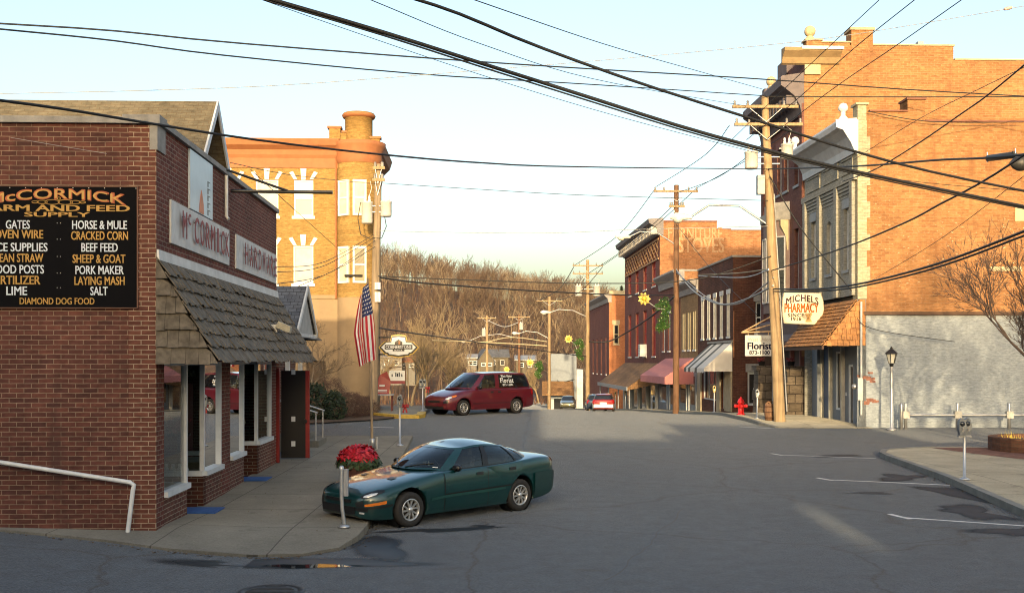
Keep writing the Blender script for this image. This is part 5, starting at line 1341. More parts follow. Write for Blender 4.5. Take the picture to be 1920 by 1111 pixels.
# unseen blocks added behind the viewpoint, heights shaped so their shade falls on the street
def back_block(x0, x1, h, lab, mat, y0=-26, y1=-15):
    t = thing("shade_block", lab, "building", (x0, y1, 0))
    q = MB(); fr = F((0, 0, 0), UX, UY); W = x1 - x0
    ws = [(1 + k * 2.6, 2.1 + k * 2.6, z, z + 1.6) for z in (1.0, 4.0, 7.2) if z + 2 < h for k in range(int((W - 1) / 2.6))]
    q.wall(fr, 0, W, -.5, h, ws, .18); body_box(q, 0, W, y0 - y1, -.001, -.5, h, 'f' if False else ''); o = q.obj('wall', mat, t)
    g = MB()
    for a, b_, c, d in ws: g.fbox(fr, a, b_, .003, .02, c, d)
    g.objs('window', M_GLASS, t)
    g = MB(); g.fbox(fr, -.05, W + .05, -.4, .08, h, h + .12); g.obj('coping', M_COPING, t)
back_block(-46, -.55, 12.3, "unseen long brick block added behind the viewpoint to shade the store", B_RED)
back_block(-.5, 4.2, 7.1, "unseen low brick block added behind the viewpoint to shade the middle of the road", B_TAN)
back_block(4.85, 13, 8.3, "unseen two storey brick block added behind the viewpoint to shade the right of the road", B_FURNF)
back_block(13.1, 45, 6.6, "unseen low wide brick block added behind the viewpoint to shade the right hand corner", B_TAN)
t = thing("sun_slot_block", "roofed passage added unseen behind the viewpoint, its high opening shaped to pass a sliver of sun", "occluder", (4.2, -16, 0))  # added unseen blocker, slotted so a sliver of sun reaches the road
q = MB(); q.box(0.01, .64, -3, 0, 0, 4.5); q.box(0.01, .64, -3, 0, 5.5, 7.6); q.obj('wall', B_FURNF, t)
q = MB(); q.box(-.3, .85, -3.2, .2, 7.6, 7.8); q.obj('roof', M_SLATE, t)
# ================================================================== vehicles
def cr(pts, t):
    """Catmull-Rom through a list of equal-length tuples, t in 0..1"""
    n = len(pts) - 1; s = min(max(t, 0), 1) * n; i = min(int(s), n - 1); f = s - i
    p0, p1, p2, p3 = pts[max(i - 1, 0)], pts[i], pts[i + 1], pts[min(i + 2, n)]
    return tuple(.5 * ((2 * b) + (c - a) * f + (2 * a - 5 * b + 4 * c - d) * f * f + (-a + 3 * b - 3 * c + d) * f ** 3) for a, b, c, d in zip(p0, p1, p2, p3))
class Loft:
    """lower body: stations (x, z_bottom, z_top, half width, z_shoulder) from nose to tail"""
    def __init__(s, st): s.st = st
    def station(s, x):
        st = s.st
        for i in range(len(st) - 1):
            if st[i][0] >= x >= st[i + 1][0]:
                f = (st[i][0] - x) / (st[i][0] - st[i + 1][0]); t = (i + f) / (len(st) - 1)
                p0, p1, p2, p3 = st[max(i - 1, 0)], st[i], st[i + 1], st[min(i + 2, len(st) - 1)]
                out = []
                for k in range(1, 5):
                    a, b_, c, d = p0, p1, p2, p3
                    m1 = (c[k] - a[k]) / (c[0] - a[0]) if c[0] != a[0] else 0
                    m2 = (d[k] - b_[k]) / (d[0] - b_[0]) if d[0] != b_[0] else 0
                    h = c[0] - b_[0]
                    f2, f3 = f * f, f ** 3
                    out.append((2 * f3 - 3 * f2 + 1) * b_[k] + (f3 - 2 * f2 + f) * h * m1 + (-2 * f3 + 3 * f2) * c[k] + (f3 - f2) * h * m2)
                return out
        return list(st[0][1:] if x > st[0][0] else st[-1][1:])
    def P(s, x, v, side=1, off=0):
        """v 0 (sill) .. 1 (centre of the top); off pushes outward"""
        zb, zt, W, zs = s.station(x)
        H = zs - zb
        sec = [(.0, zb), (W * .86, zb), (W * .955, zb + .07 * H), (W * .985, zb + .3 * H), (W, zb + .55 * H), (W * .99, zb + .8 * H), (W * .955, zs), (W * .86, zs + .55 * (zt - zs)), (W * .55, zs + .88 * (zt - zs)), (0, zt)]
        y, z = cr(sec, v)
        if off:
            e = .01
            y1, z1 = cr(sec, min(1, v + e)); y0, z0 = cr(sec, max(0, v - e))
            ty, tz_ = y1 - y0, z1 - z0; L = math.hypot(ty, tz_) or 1
            y += off * tz_ / L; z -= off * ty / L
            if v > .97: y = max(0, y)
        return Vector((x, side * max(y, 0), z))
    def mesh(s, nx=64, nv=27):
        x0, x1 = s.st[0][0], s.st[-1][0]
        xs = [x0 + (x1 - x0) * (.5 - .5 * math.cos(math.pi * i / nx)) * .6 + (x1 - x0) * .4 * i / nx for i in range(nx + 1)]
        mb = MB(); V = []; ring = 2 * nv
        for x in xs:
            row = [s.P(x, k / nv, 1) for k in range(nv + 1)] + [s.P(x, k / nv, -1) for k in range(nv - 1, 0, -1)]
            V += row
        Fc = []
        for i in range(nx):
            for k in range(ring): Fc.append([i * ring + k, i * ring + (k + 1) % ring, (i + 1) * ring + (k + 1) % ring, (i + 1) * ring + k])
        Fc.append(list(range(ring))[::-1]); Fc.append([nx * ring + k for k in range(ring)])
        mb.add(V, Fc, True); return mb
    def patch(s, mb, xa, xb, va, vb, side=1, off=.006, nx=14, nv=8, skew=0):
        V = []
        for i in range(nx + 1):
            for k in range(nv + 1):
                fv = k / nv; V.append(s.P(xa + (xb - xa) * i / nx + skew * fv, va + (vb - va) * fv, side, off))
        mb.add(V, [[i * (nv + 1) + k, i * (nv + 1) + k + 1, (i + 1) * (nv + 1) + k + 1, (i + 1) * (nv + 1) + k] for i in range(nx) for k in range(nv)], True)
    def outline_patch(s, mb, pts, side=1, off=.008):
        """patch given by (x, v) points, fanned"""
        c = (sum(p[0] for p in pts) / len(pts), sum(p[1] for p in pts) / len(pts))
        rings = []
        for t in (1, .66, .33):
            rings.append([s.P(c[0] + (x - c[0]) * t, c[1] + (v - c[1]) * t, side, off) for x, v in pts])
        n = len(pts); V = [q for r_ in rings for q in r_] + [s.P(c[0], c[1], side, off)]
        Fc = [[j * n + i, j * n + (i + 1) % n, (j + 1) * n + (i + 1) % n, (j + 1) * n + i] for j in range(2) for i in range(n)] + [[2 * n + i, 2 * n + (i + 1) % n, 3 * n] for i in range(n)]
        mb.add(V, Fc, True)
class Cabin:
    """belt and roof outlines, front centre to rear centre (left half), with named spans between posts"""
    def __init__(s, belt, roof, crown, bulge=.035): s.belt, s.roof, s.crown, s.bulge = belt, roof, crown, bulge
    def P(s, u, t, side=1, off=0):
        b_, r_ = Vector(cr(s.belt, u)), Vector(cr(s.roof, u))
        p = b_.lerp(r_, t)
        e = .004
        d = Vector(cr(s.belt, min(1, u + e))) - Vector(cr(s.belt, max(0, u - e))); nrm = Vector((-d.y, d.x, 0))
        nrm = nrm.normalized() if nrm.length > 1e-9 else Vector((1, 0, 0))
        up = r_ - b_; tg = d.normalized() if d.length > 1e-9 else Vector((0, 1, 0))
        n3 = up.cross(tg); n3 = -n3 if n3.dot(nrm) < 0 else n3
        if n3.dot(Vector((p.x - (s.belt[0][0] + s.belt[-1][0]) / 2, p.y, 0))) < 0: n3 = -n3
        n3.normalize()
        p = p + n3 * (s.bulge * math.sin(math.pi * t) + off)
        if u <= 0 or u >= 1: p.y = 0
        return Vector((p.x, side * p.y, p.z))
    def patch(s, mb, ua, ub, ta, tb, side=1, off=0, nu=10, nt=8):
        V = [s.P(ua + (ub - ua) * i / nu, ta + (tb - ta) * k / nt, side, off) for i in range(nu + 1) for k in range(nt + 1)]
        mb.add(V, [[i * (nt + 1) + k, i * (nt + 1) + k + 1, (i + 1) * (nt + 1) + k + 1, (i + 1) * (nt + 1) + k] for i in range(nu) for k in range(nt)], True)
    def roof_mesh(s, mb, nu=36, nw=10, inset=0):
        V = []
        for i in range(nu + 1):
            p = s.P(i / nu, 1.0)
            for k in range(nw + 1):
                f = -1 + 2 * k / nw
                q_ = (s.roof[0][0] - p.x) / (s.roof[0][0] - s.roof[-1][0]); V.append(Vector((p.x, p.y * f, p.z + s.crown * (1 - f * f) * max(0, math.sin(math.pi * min(1, max(0, q_)))) ** .8)))
        mb.add(V, [[i * (nw + 1) + k, i * (nw + 1) + k + 1, (i + 1) * (nw + 1) + k + 1, (i + 1) * (nw + 1) + k] for i in range(nu) for k in range(nw)], True)

def make_wheel(par, pos, R, side, spokes, rimmat=M_CHROME, w=.2):
    t = MB()
    rr = R * .64
    t.lathe([(rr, -w / 2 + .01), (R * .9, -w / 2), (R, -w / 2 + .035), (R, w / 2 - .035), (R * .9, w / 2), (rr, w / 2 - .005), (rr - .01, w / 2 - .04), (rr - .01, -w / 2 + .02)], (0, 0, 0), 32, 'y')
    wo = t.obj('wheel', M_RUBBER, par); wo.location = pos
    if side < 0: wo.rotation_euler = (0, 0, math.pi)
    r_ = MB()
    r_.lathe([(rr, w / 2 - .006), (rr * .95, w / 2 + .002), (rr * .88, w / 2 - .004), (rr * .86, w / 2 - .06)], (0, 0, 0), 32, 'y')
    r_.lathe([(.001, w / 2 + .0), (rr * .2, w / 2 - .002), (rr * .26, w / 2 - .02), (rr * .26, w / 2 - .06)], (0, 0, 0), 20, 'y')
    for k in range(spokes):
        a = 2 * math.pi * k / spokes
        for da in ((-.16, .16) if spokes <= 6 else (0,)):
            e0 = Vector((math.cos(a + da * .6), 0, math.sin(a + da * .6))); e1 = Vector((math.cos(a + da * 1.9 + .22), 0, math.sin(a + da * 1.9 + .22)))
            a0, a1 = e0 * rr * .2 + UY * (w / 2 - .012), e1 * rr * .9 + UY * (w / 2 - .012)
            sd = (a1 - a0).cross(UY).normalized() * (rr * (.07 if spokes <= 6 else .055)); dn = UY * -.03
            r_.hexa([a0 - sd + dn, a1 - sd + dn, a1 + sd + dn, a0 + sd + dn, a0 - sd, a1 - sd, a1 + sd, a0 + sd])
    r_.obj('rim', rimmat, wo)
    d = MB(); d.lathe([(.001, w / 2 - .07), (rr, w / 2 - .065)], (0, 0, 0), 24, 'y'); d.obj('backing_disc', M_DARK, wo)  # plain dark disc closing the gaps behind the spokes
    return wo
def cut_arches(o, cuts):
    for (x, y0, y1, z, R) in cuts:
        c = MB(); c.lathe([(.0005, y0), (R, y0), (R, y1), (.0005, y1)], (x, 0, z), 40, 'y', False)
        co_ = c.obj('cutter', M_BLACK)
        md = o.modifiers.new('b', 'BOOLEAN'); md.operation = 'DIFFERENCE'; md.object = co_; md.solver = 'EXACT'
        dg = bpy.context.evaluated_depsgraph_get()
        me = bpy.data.meshes.new_from_object(o.evaluated_get(dg))
        o.modifiers.clear(); o.data = me
        bpy.data.objects.remove(co_)
def seat(par, x, y, z, mat, h=.5):
    s = MB(); s.prism([(x - .28, y - .23, z), (x - .14, y - .23, z), (x - .26, y - .2, z + h), (x - .36, y - .2, z + h)], (0, .44, 0)); s.prism([(x - .36, y - .1, z + h + .02), (x - .26, y - .1, z + h + .02), (x - .29, y - .1, z + h + .17), (x - .38, y - .1, z + h + .17)], (0, .24, 0)); return s.obj('seat', mat, par)
M_AMBER = plain("amber_lens", (.65, .17, .02), .2, var=.1)
M_LENS = plain("headlamp_lens", (.66, .67, .66), .12, .3, var=.1, scale=12)
M_TAIL = plain("tail_lens", (.35, .012, .012), .15)
M_SEAT = plain("grey_upholstery", (.06, .06, .062), .9)

def place_car(root, wheel_l_front, wheel_l_rear, axle_f, axle_r, track):
    h = (wheel_l_front - wheel_l_rear); ang = math.atan2(h.y, h.x)
    f = Vector((math.cos(ang), math.sin(ang), 0)); l_ = Vector((-f.y, f.x, 0))
    c = (wheel_l_front + wheel_l_rear) / 2 - f * (axle_f + axle_r) / 2 - l_ * track
    zf = [ground(*(c + f * ax + l_ * s * track)[:2]) for ax in (axle_f, axle_r) for s in (1, -1)]
    zF, zR = (zf[0] + zf[1]) / 2, (zf[2] + zf[3]) / 2
    pitch = -math.atan2(zF - zR, axle_f - axle_r); roll = math.atan2((zf[0] + zf[2]) / 2 - (zf[1] + zf[3]) / 2, 2 * track)
    z0 = zR + (zF - zR) * (0 - axle_r) / (axle_f - axle_r)
    root.location = (c.x, c.y, z0); root.rotation_euler = Euler((roll, pitch, ang), 'XYZ')

# ------------------------------------------------------------------ green saloon
P_GREEN = car_paint("teal_green_paint", (.002, .04, .042))
car = thing("parked_car", "dark teal green four door saloon parked at the kerb beside the red flower planter", "car")
L = Loft([(2.33, .31, .50, .34, .45), (2.30, .25, .58, .52, .51), (2.2, .2, .65, .68, .56), (2.0, .175, .72, .785, .61), (1.7, .17, .79, .83, .67), (1.35, .17, .85, .85, .74), (.95, .17, .905, .855, .81), (.6, .17, .935, .86, .865), (-.1, .17, .93, .865, .895), (-.9, .17, .95, .86, .92), (-1.4, .18, 1.0, .855, .94), (-1.8, .2, 1.035, .83, .95), (-2.1, .25, 1.03, .79, .93), (-2.23, .3, 1.0, .74, .9), (-2.29, .36, .93, .68, .84), (-2.31, .42, .85, .6, .78)])
R_, AF, AR = .305, 1.40, -1.25
TRK = .75
bo = L.mesh().obj('body', P_GREEN, car)
cut_arches(bo, [(ax, s * .55 if s > 0 else -1.2, 1.2 if s > 0 else -.55, R_ + .02, .365) for ax in (AF, AR) for s in (1, -1)])
wl = MB()
for ax in (AF, AR):
    for s in (1, -1): wl.lathe([(.001, s * .552), (.362, s * .552), (.362, s * .80)], (ax, 0, R_ + .02), 32, 'y')
wl.objs('wheel_well', M_BLACK, car)
for ax in (AF, AR):
    for s in (1, -1): make_wheel(car, (ax, s * TRK, R_), R_, s, 5, plain("silver_rim", (.62, .62, .61), .3, .7, var=.15, scale=14))
ZB_ = .9
cb2 = Cabin([(.98, 0, .93), (.93, .3, .93), (.74, .58, .925), (.50, .735, .90), (.0, .775, .905), (-.42, .78, .915), (-.9, .765, .925), (-1.32, .71, .945), (-1.6, .62, .985), (-1.75, .38, 1.01), (-1.8, 0, 1.02)],
            [(.24, 0, 1.295), (.22, .24, 1.29), (.14, .43, 1.275), (-.02, .535, 1.275), (-.22, .57, 1.30), (-.45, .58, 1.31), (-.72, .57, 1.295), (-1.0, .53, 1.255), (-1.16, .42, 1.225), (-1.24, .24, 1.225), (-1.27, 0, 1.23)], .075)
U = lambda k: k / 10
fr_ = MB()
for s in (1, -1):
    for a, b_ in ((2.55, 3.2), (4.82, 5.12), (7.55, 8.25)): cb2.patch(fr_, U(a), U(b_), 0, 1, s)
    for a, b_ in ((0, 2.55), (3.2, 4.82), (5.12, 7.55), (8.25, 10)):
        cb2.patch(fr_, U(a), U(b_), 0, .06, s, 0, 10, 1); cb2.patch(fr_, U(a), U(b_), .9, 1, s, 0, 10, 2)
cb2.roof_mesh(fr_)
ro = fr_.obj('roof', P_GREEN, car)
for nm, spans in (('windscreen', ((0, 2.6, 0),)), ('rear_window', ((8.2, 10, 0),))):
    g = MB()
    for s in (1, -1): cb2.patch(g, U(spans[0][0]), U(spans[0][1]), .05, .91, s, -.004)
    g.obj(nm, M_CARGLASS, car)
for s in (1, -1):
    for a, b_ in ((3.15, 4.86), (5.08, 6.75), (6.85, 7.6)):
        g = MB(); cb2.patch(g, U(a), U(b_), .05, .91, s, -.006); g.obj('side_window', M_CARGLASS, car)
    g = MB()
    for a, b_, t0, t1 in ((6.74, 6.86, .04, .92), (3.15, 7.6, .0, .055), (4.8, 5.14, .04, .92)): cb2.patch(g, U(a), U(b_), t0, t1, s, .006, 10, 6)
    g.obj('window_trim', M_BLACK, car)
for x, y in ((.05, .37), (.05, -.37)): seat(car, x, y, .55, M_SEAT, .55)
sb = MB(); sb.prism([(-.95, -.6, .6), (-.8, -.6, .6), (-1.05, -.55, 1.08), (-1.15, -.55, 1.08)], (0, 1.2, 0)); sb.obj('rear_seat', M_SEAT, car)
sb = MB(); sb.tube([Vector((.5 + .06 * math.sin(a), .37 + .18 * math.cos(a), .93 + .16 * math.sin(a))) for a in [k * math.pi / 8 for k in range(17)]], .014, 6, False); sb.obj('steering_wheel', M_BLACK, car)
# doors with seams and handles
sm_ = MB()
for s in (1, -1):
    for x0, x1 in ((.62, -.40), (-.42, -1.28)):
        d = MB()
        if x0 > 0: L.patch(d, x0, x1, .2, .66, s, .005, 16, 12)
        else: L.outline_patch(d, [(x0, .2), (-.88, .2), (-.93, .3), (-1.02, .42), (-1.2, .5), (-1.30, .58), (-1.32, .66), (-.9, .66), (x0, .66)], s, .005)
        do = d.obj('door', P_GREEN, car)
        h = MB(); xh = x1 + .12 if x0 > 0 else -1.12
        L.patch(h, xh, xh + .16, .575, .61, s, .018, 4, 3); h.obj('handle', M_BLACK, do)
    for x in (.635, -.41): L.patch(sm_, x + .012, x - .008, .2, .68, s, .0035, 1, 12)
    L.patch(sm_, .62, -1.0, .192, .2, s, .004, 12, 1)
    L.patch(sm_, .62, -1.0, .405, .42, s, .0075, 14, 1)
sm_.obj('seam', M_BLACK, car)
mo_ = MB()
for s in (1, -1): L.patch(mo_, .95, -.84, .375, .405, s, .016, 16, 2)
mo_.obj('side_moulding', plain("dull_teal_trim", (.01, .06, .055), .5, var=.2), car)
for s in (1, -1):
    m_ = MB(); p = cb2.P(U(3.3), .05, s); m_.tube([p + Vector((.02, s * v, .03)) for v in (0, .04, .09, .15, .19, .205)], [.02, .05, .068, .066, .05, .015], 10); m_.obj('wing_mirror', M_BLACK, car)
    hl = MB(); L.outline_patch(hl, [(2.26, .70), (2.255, .76), (2.15, .80), (1.98, .79), (1.88, .74), (1.9, .70), (2.05, .665), (2.2, .655)], s, .008); hl.obj('headlight', M_BLACK, car)
    hl = MB(); L.outline_patch(hl, [(2.24, .705), (2.225, .745), (2.12, .75), (2.02, .72), (2.06, .685), (2.18, .675)], s, .014); hl.obj('headlight_lens', M_LENS, car)
    ts = MB(); L.patch(ts, 2.24, 1.9, .475, .525, s, .01, 10, 3); ts.obj('turn_signal', M_AMBER, car)
    bl = MB(); L.patch(bl, 2.3, 1.78, .42, .455, s, .014, 14, 2); bl.obj('bumper_strip', M_BLACK, car)
    fg = MB(); L.outline_patch(fg, [(2.285, .30), (2.285, .345), (2.24, .345), (2.24, .3)], s, .01); fg.obj('fog_lamp', M_LENS, car)
    tl = MB(); L.patch(tl, -2.2, -2.295, .66, .80, s, .008, 5, 4); tl.obj('tail_light', M_TAIL, car)
    wp = MB(); p0, p1 = cb2.P(U(.4), .03, s, .015), cb2.P(U(1.9), .22, s, .012); wp.tube([p0, p0.lerp(p1, .5) + Vector((.01, 0, .01)), p1], .011, 5); wp.obj('wiper', M_BLACK, car)
rb_ = MB()
for s in (1, -1): L.patch(rb_, -1.62, -2.31, .2, .50, s, .03, 14, 6)
rb_.objs('rear_bumper', plain("dark_bumper", (.012, .04, .042), .5, var=.2), car)
gi = MB()
for s in (1, -1):
    L.patch(gi, 2.325, 2.2, .36, .45, s, .006, 6, 3); L.patch(gi, 2.31, 2.25, .47, .62, s, .008, 4, 4)
gi.box(2.25, 2.342, -.46, .46, .285, .41); gi.box(2.29, 2.345, -.36, .36, .47, .525)
gi.obj('air_intake', M_BLACK, car)
vt = MB()
for s in (1, -1): vt.cur = 0; L.patch(vt, 1.55, 1.42, .885, .92, s, .01, 3, 2)
vt.objs('bonnet_vent', M_BLACK, car)
pl_ = MB(); fp = cb2.P(U(2.2), .07, 1, .004)
cb2.patch(pl_, U(2.0), U(2.35), .075, .11, 1, .004, 3, 2); pl_.obj('windscreen_sticker', M_OFFW, car)
car.scale = (.965, .965, .965)
place_car(car, Vector((-1.66, 17.85, 0)), Vector((.17, 19.6, 0)), AF, AR, TRK + .1)

# ------------------------------------------------------------------ maroon minivan
P_MAROON = car_paint("maroon_paint", (.115, .006, .014))
van = thing("parked_minivan", "maroon minivan lettered for the florist parked nose in at the far left kerb", "van")
LV = Loft([(2.56, .38, .66, .55, .6), (2.52, .3, .76, .72, .69), (2.35, .25, .88, .86, .76), (2.0, .23, 1.02, .93, .87), (1.6, .23, 1.12, .95, .98), (1.2, .23, 1.17, .955, 1.06), (.8, .23, 1.15, .955, 1.09), (-.5, .23, 1.14, .955, 1.1), (-1.6, .24, 1.14, .95, 1.11), (-2.2, .28, 1.15, .92, 1.12), (-2.45, .33, 1.13, .88, 1.09), (-2.55, .42, 1.06, .8, .98)])
R_, AF, AR, TRK = .335, 1.63, -1.44, .82
bo = LV.mesh(48, 22).obj('body', P_MAROON, van)
cut_arches(bo, [(ax, s * .6 if s > 0 else -1.3, 1.3 if s > 0 else -.6, R_ + .02, .4) for ax in (AF, AR) for s in (1, -1)])
wl = MB()
for ax in (AF, AR):
    for s in (1, -1): wl.lathe([(.001, s * .602), (.396, s * .602), (.396, s * .89)], (ax, 0, R_ + .02), 28, 'y')
wl.objs('wheel_well', M_BLACK, van)
for ax in (AF, AR):
    for s in (1, -1): make_wheel(van, (ax, s * TRK, R_), R_, s, 9, plain("silver_rim", (.62, .62, .61), .3, .7))
cv = Cabin([(1.72, 0, 1.16), (1.62, .4, 1.16), (1.36, .75, 1.145), (1.0, .87, 1.12), (.2, .9, 1.12), (-.3, .905, 1.125), (-1.1, .9, 1.13), (-2.0, .87, 1.14), (-2.36, .78, 1.14), (-2.46, .4, 1.14), (-2.5, 0, 1.14)],
           [(.62, 0, 1.83), (.58, .3, 1.83), (.48, .55, 1.82), (.3, .68, 1.81), (.0, .715, 1.825), (-.35, .72, 1.83), (-1.1, .72, 1.83), (-1.9, .69, 1.81), (-2.15, .62, 1.79), (-2.22, .3, 1.80), (-2.24, 0, 1.80)], .06)
fr_ = MB()
for s in (1, -1):
    for a, b_ in ((2.5, 3.15), (4.75, 5.15), (7.5, 8.15)): cv.patch(fr_, U(a), U(b_), 0, 1, s)
    for a, b_ in ((0, 2.5), (3.15, 4.75), (5.15, 7.5), (8.15, 10)):
        cv.patch(fr_, U(a), U(b_), 0, .06, s, 0, 10, 1); cv.patch(fr_, U(a), U(b_), .88, 1, s, 0, 10, 2)
cv.roof_mesh(fr_); fr_.obj('roof', P_MAROON, van)
for nm, a, b_ in (('windscreen', 0, 2.55), ('rear_window', 8.1, 10)):
    g = MB()
    for s in (1, -1): cv.patch(g, U(a), U(b_), .05, .89, s, -.004)
    g.obj(nm, M_CARGLASS, van)
M_DKGLASS = glass("tinted_glass", (.006, .007, .008), clear=.25, rough=.02)
for s in (1, -1):
    for k, (a, b_) in enumerate(((3.1, 4.8), (5.1, 6.25), (6.25, 7.55))):
        g = MB(); cv.patch(g, U(a), U(b_), .05, .89, s, -.006); g.obj('side_window', M_CARGLASS if k == 0 else M_DKGLASS, van)
    m_ = MB(); p = cv.P(U(3.25), .06, s); m_.tube([p + Vector((.02, s * v, .04)) for v in (0, .04, .1, .17, .22, .235)], [.025, .06, .085, .082, .06, .02], 10); m_.obj('wing_mirror', M_BLACK, van)
    hl = MB(); LV.outline_patch(hl, [(2.5, .66), (2.48, .74), (2.3, .75), (2.22, .7), (2.28, .64), (2.42, .63)], s, .01); hl.obj('headlight', M_LENS, van)
    ts = MB(); LV.outline_patch(ts, [(2.27, .64), (2.21, .7), (2.26, .74), (2.05, .71), (1.98, .66), (2.1, .63)], s, .01); ts.obj('turn_signal', M_AMBER, van)
    for x0, x1 in ((1.05, -.12), (-.16, -1.02)):
        d = MB(); LV.patch(d, x0, x1, .16, .66, s, .005, 14, 10); do = d.obj('door', P_MAROON, van)
        h = MB(); xh = x1 + .1 if x0 > 0 else x0 - .3; LV.patch(h, xh, xh + .18, .57, .61, s, .02, 4, 3); h.obj('handle', M_BLACK, do)
    mo_ = MB(); LV.patch(mo_, 1.15, -1.0, .33, .36, s, .014, 16, 2); mo_.obj('side_moulding', plain("dull_maroon_trim", (.06, .006, .01), .5), van)
    tl = MB(); LV.patch(tl, -2.3, -2.54, .5, .75, s, .008, 5, 6); tl.obj('tail_light', M_TAIL, van)
    wp = MB(); wp.tube([cv.P(U(.4), .03, s, .015), cv.P(U(2.0), .16, s, .012)], .012, 5); wp.obj('wiper', M_BLACK, van)
for x, y in ((.35, .42), (.35, -.42)): seat(van, x, y, .74, plain("tan_upholstery", (.2, .16, .1), .9), .62)
gi = MB()
for s in (1, -1): LV.patch(gi, 2.545, 2.42, .47, .60, s, .008, 5, 4)
gi.box(2.54, 2.575, -.4, .4, .56, .64); gi.box(2.4, 2.56, -.62, .62, .3, .4); gi.obj('grille', M_BLACK, van)
bp = MB(); LV.patch(bp, 2.555, 2.05, .30, .42, 1, .012, 12, 4); LV.patch(bp, 2.555, 2.05, .30, .42, -1, .012, 12, 4); bp.obj('bumper', P_MAROON, van)
bp = MB(); LV.patch(bp, -1.95, -2.55, .2, .42, 1, .05, 12, 4); LV.patch(bp, -1.95, -2.55, .2, .42, -1, .05, 12, 4); bp.objs('rear_bumper', P_MAROON, van)
# window lettering, laid on the tinted glass of the side towards us
lt = MB()
pa, pb = cv.P(U(5.95), .5, 1, .02), cv.P(U(5.45), .5, 1, .02)
up = (cv.P(U(5.7), .8, 1, .02) - cv.P(U(5.7), .3, 1, .02)).normalized(); ux = (pa - pb).normalized()
ctr = cv.P(U(5.72), .5, 1, .03)
for txt, dz, w_, h_, bd_ in (("West Union", .2, .66, .11, .03), ("Florist", .0, .78, .22, .03), ("873-1100", -.2, .58, .11, .03)):
    V_, Fc_, D_ = text_verts(txt, bd_, 1.12)
    nn_ = ux.cross(up); nn_ = nn_ if nn_.y * 1 > 0 else -nn_
    lt.add([ctr + ux * (x * w_) + up * (y * h_ + dz) + nn_ * d_ for (x, y), d_ in zip(V_, D_)], Fc_)
lt.obj('lettering', M_WHITE, van)
place_car(van, Vector((-2.05, 46.1, 0)), Vector((.2, 48.1, 0)), AF, AR, TRK + .1)

# ------------------------------------------------------------------ far cars beyond the crest
def small_car(label, paint, pos, ang, red_tail):
    t = thing("parked_car", label, "car", pos, ang)
    L = Loft([(2.1, .35, .6, .5, .52), (2.0, .22, .7, .75, .6), (1.4, .18, .85, .84, .75), (.8, .18, .95, .85, .85), (-1.5, .18, 1.0, .85, .93), (-2.0, .25, 1.0, .82, .9), (-2.12, .4, .9, .72, .8)])
    L.mesh(24, 14).obj('body', paint, t)
    c = Cabin([(.95, 0, .94), (.8, .5, .93), (.5, .74, .9), (-.5, .77, .92), (-1.6, .72, .98), (-2.0, .6, .98), (-2.06, 0, .98)], [(.1, 0, 1.38), (.05, .4, 1.38), (-.05, .56, 1.36), (-.6, .58, 1.38), (-1.4, .56, 1.36), (-1.7, .48, 1.34), (-1.74, 0, 1.35)], .04)
    g = MB()
    for s in (1, -1): c.patch(g, 0, 1, 0, .9, s, 0, 24, 6)
    g.obj('windows', M_GLASS, t)
    g = MB(); c.roof_mesh(g, 24, 8)
    for s in (1, -1):
        c.patch(g, 0, 1, .88, 1, s, .004, 24, 2)
        for u in (.33, .5, .7): c.patch(g, u - .015, u + .015, 0, .9, s, .006, 2, 6)
    g.obj('roof', paint, t)
    for s in (1, -1):
        for ax in (1.3, -1.3): make_wheel(t, (ax, s * .74, .3), .3, s, 7, M_ALU)
        h = MB(); L.patch(h, 1.95, 2.09, .6, .75, s, .01, 4, 3); h.obj('headlight', M_LENS, t)
        h = MB(); L.patch(h, -1.95, -2.12, .5, .8, s, .012, 5, 5); h.obj('tail_light', M_TAIL, t)
    if red_tail == 2:
        h = MB(); L.patch(h, -1.9, -2.13, .15, .48, 1, .03, 6, 5); L.patch(h, -1.9, -2.13, .15, .48, -1, .03, 6, 5); h.box(-2.17, -2.1, -.72, .72, .36, .6); h.obj('rear_bumper', M_ALU, t)
    h = MB(); h.box(-2.19, -2.11, -.26, .26, .62, .76); h.obj('number_plate', M_WHITE, t)
    return t
small_car("small red hatchback with silver bumper parked beyond the crest of the street", car_paint("hatch_red_paint", (.3, .02, .02)), (7.15, 83, ground(7.15, 83)), math.radians(84), 2)
small_car("dark blue car in front of the red hatchback beyond the crest", car_paint("dark_blue_paint", (.03, .05, .09)), (7.0, 89, ground(7.0, 89)), math.radians(88), True)
small_car("olive green car parked far down beneath the grey blue building", car_paint("olive_paint", (.12, .12, .07)), (6.3, 120, ground(6.3, 120) + .2), math.radians(-95), True)
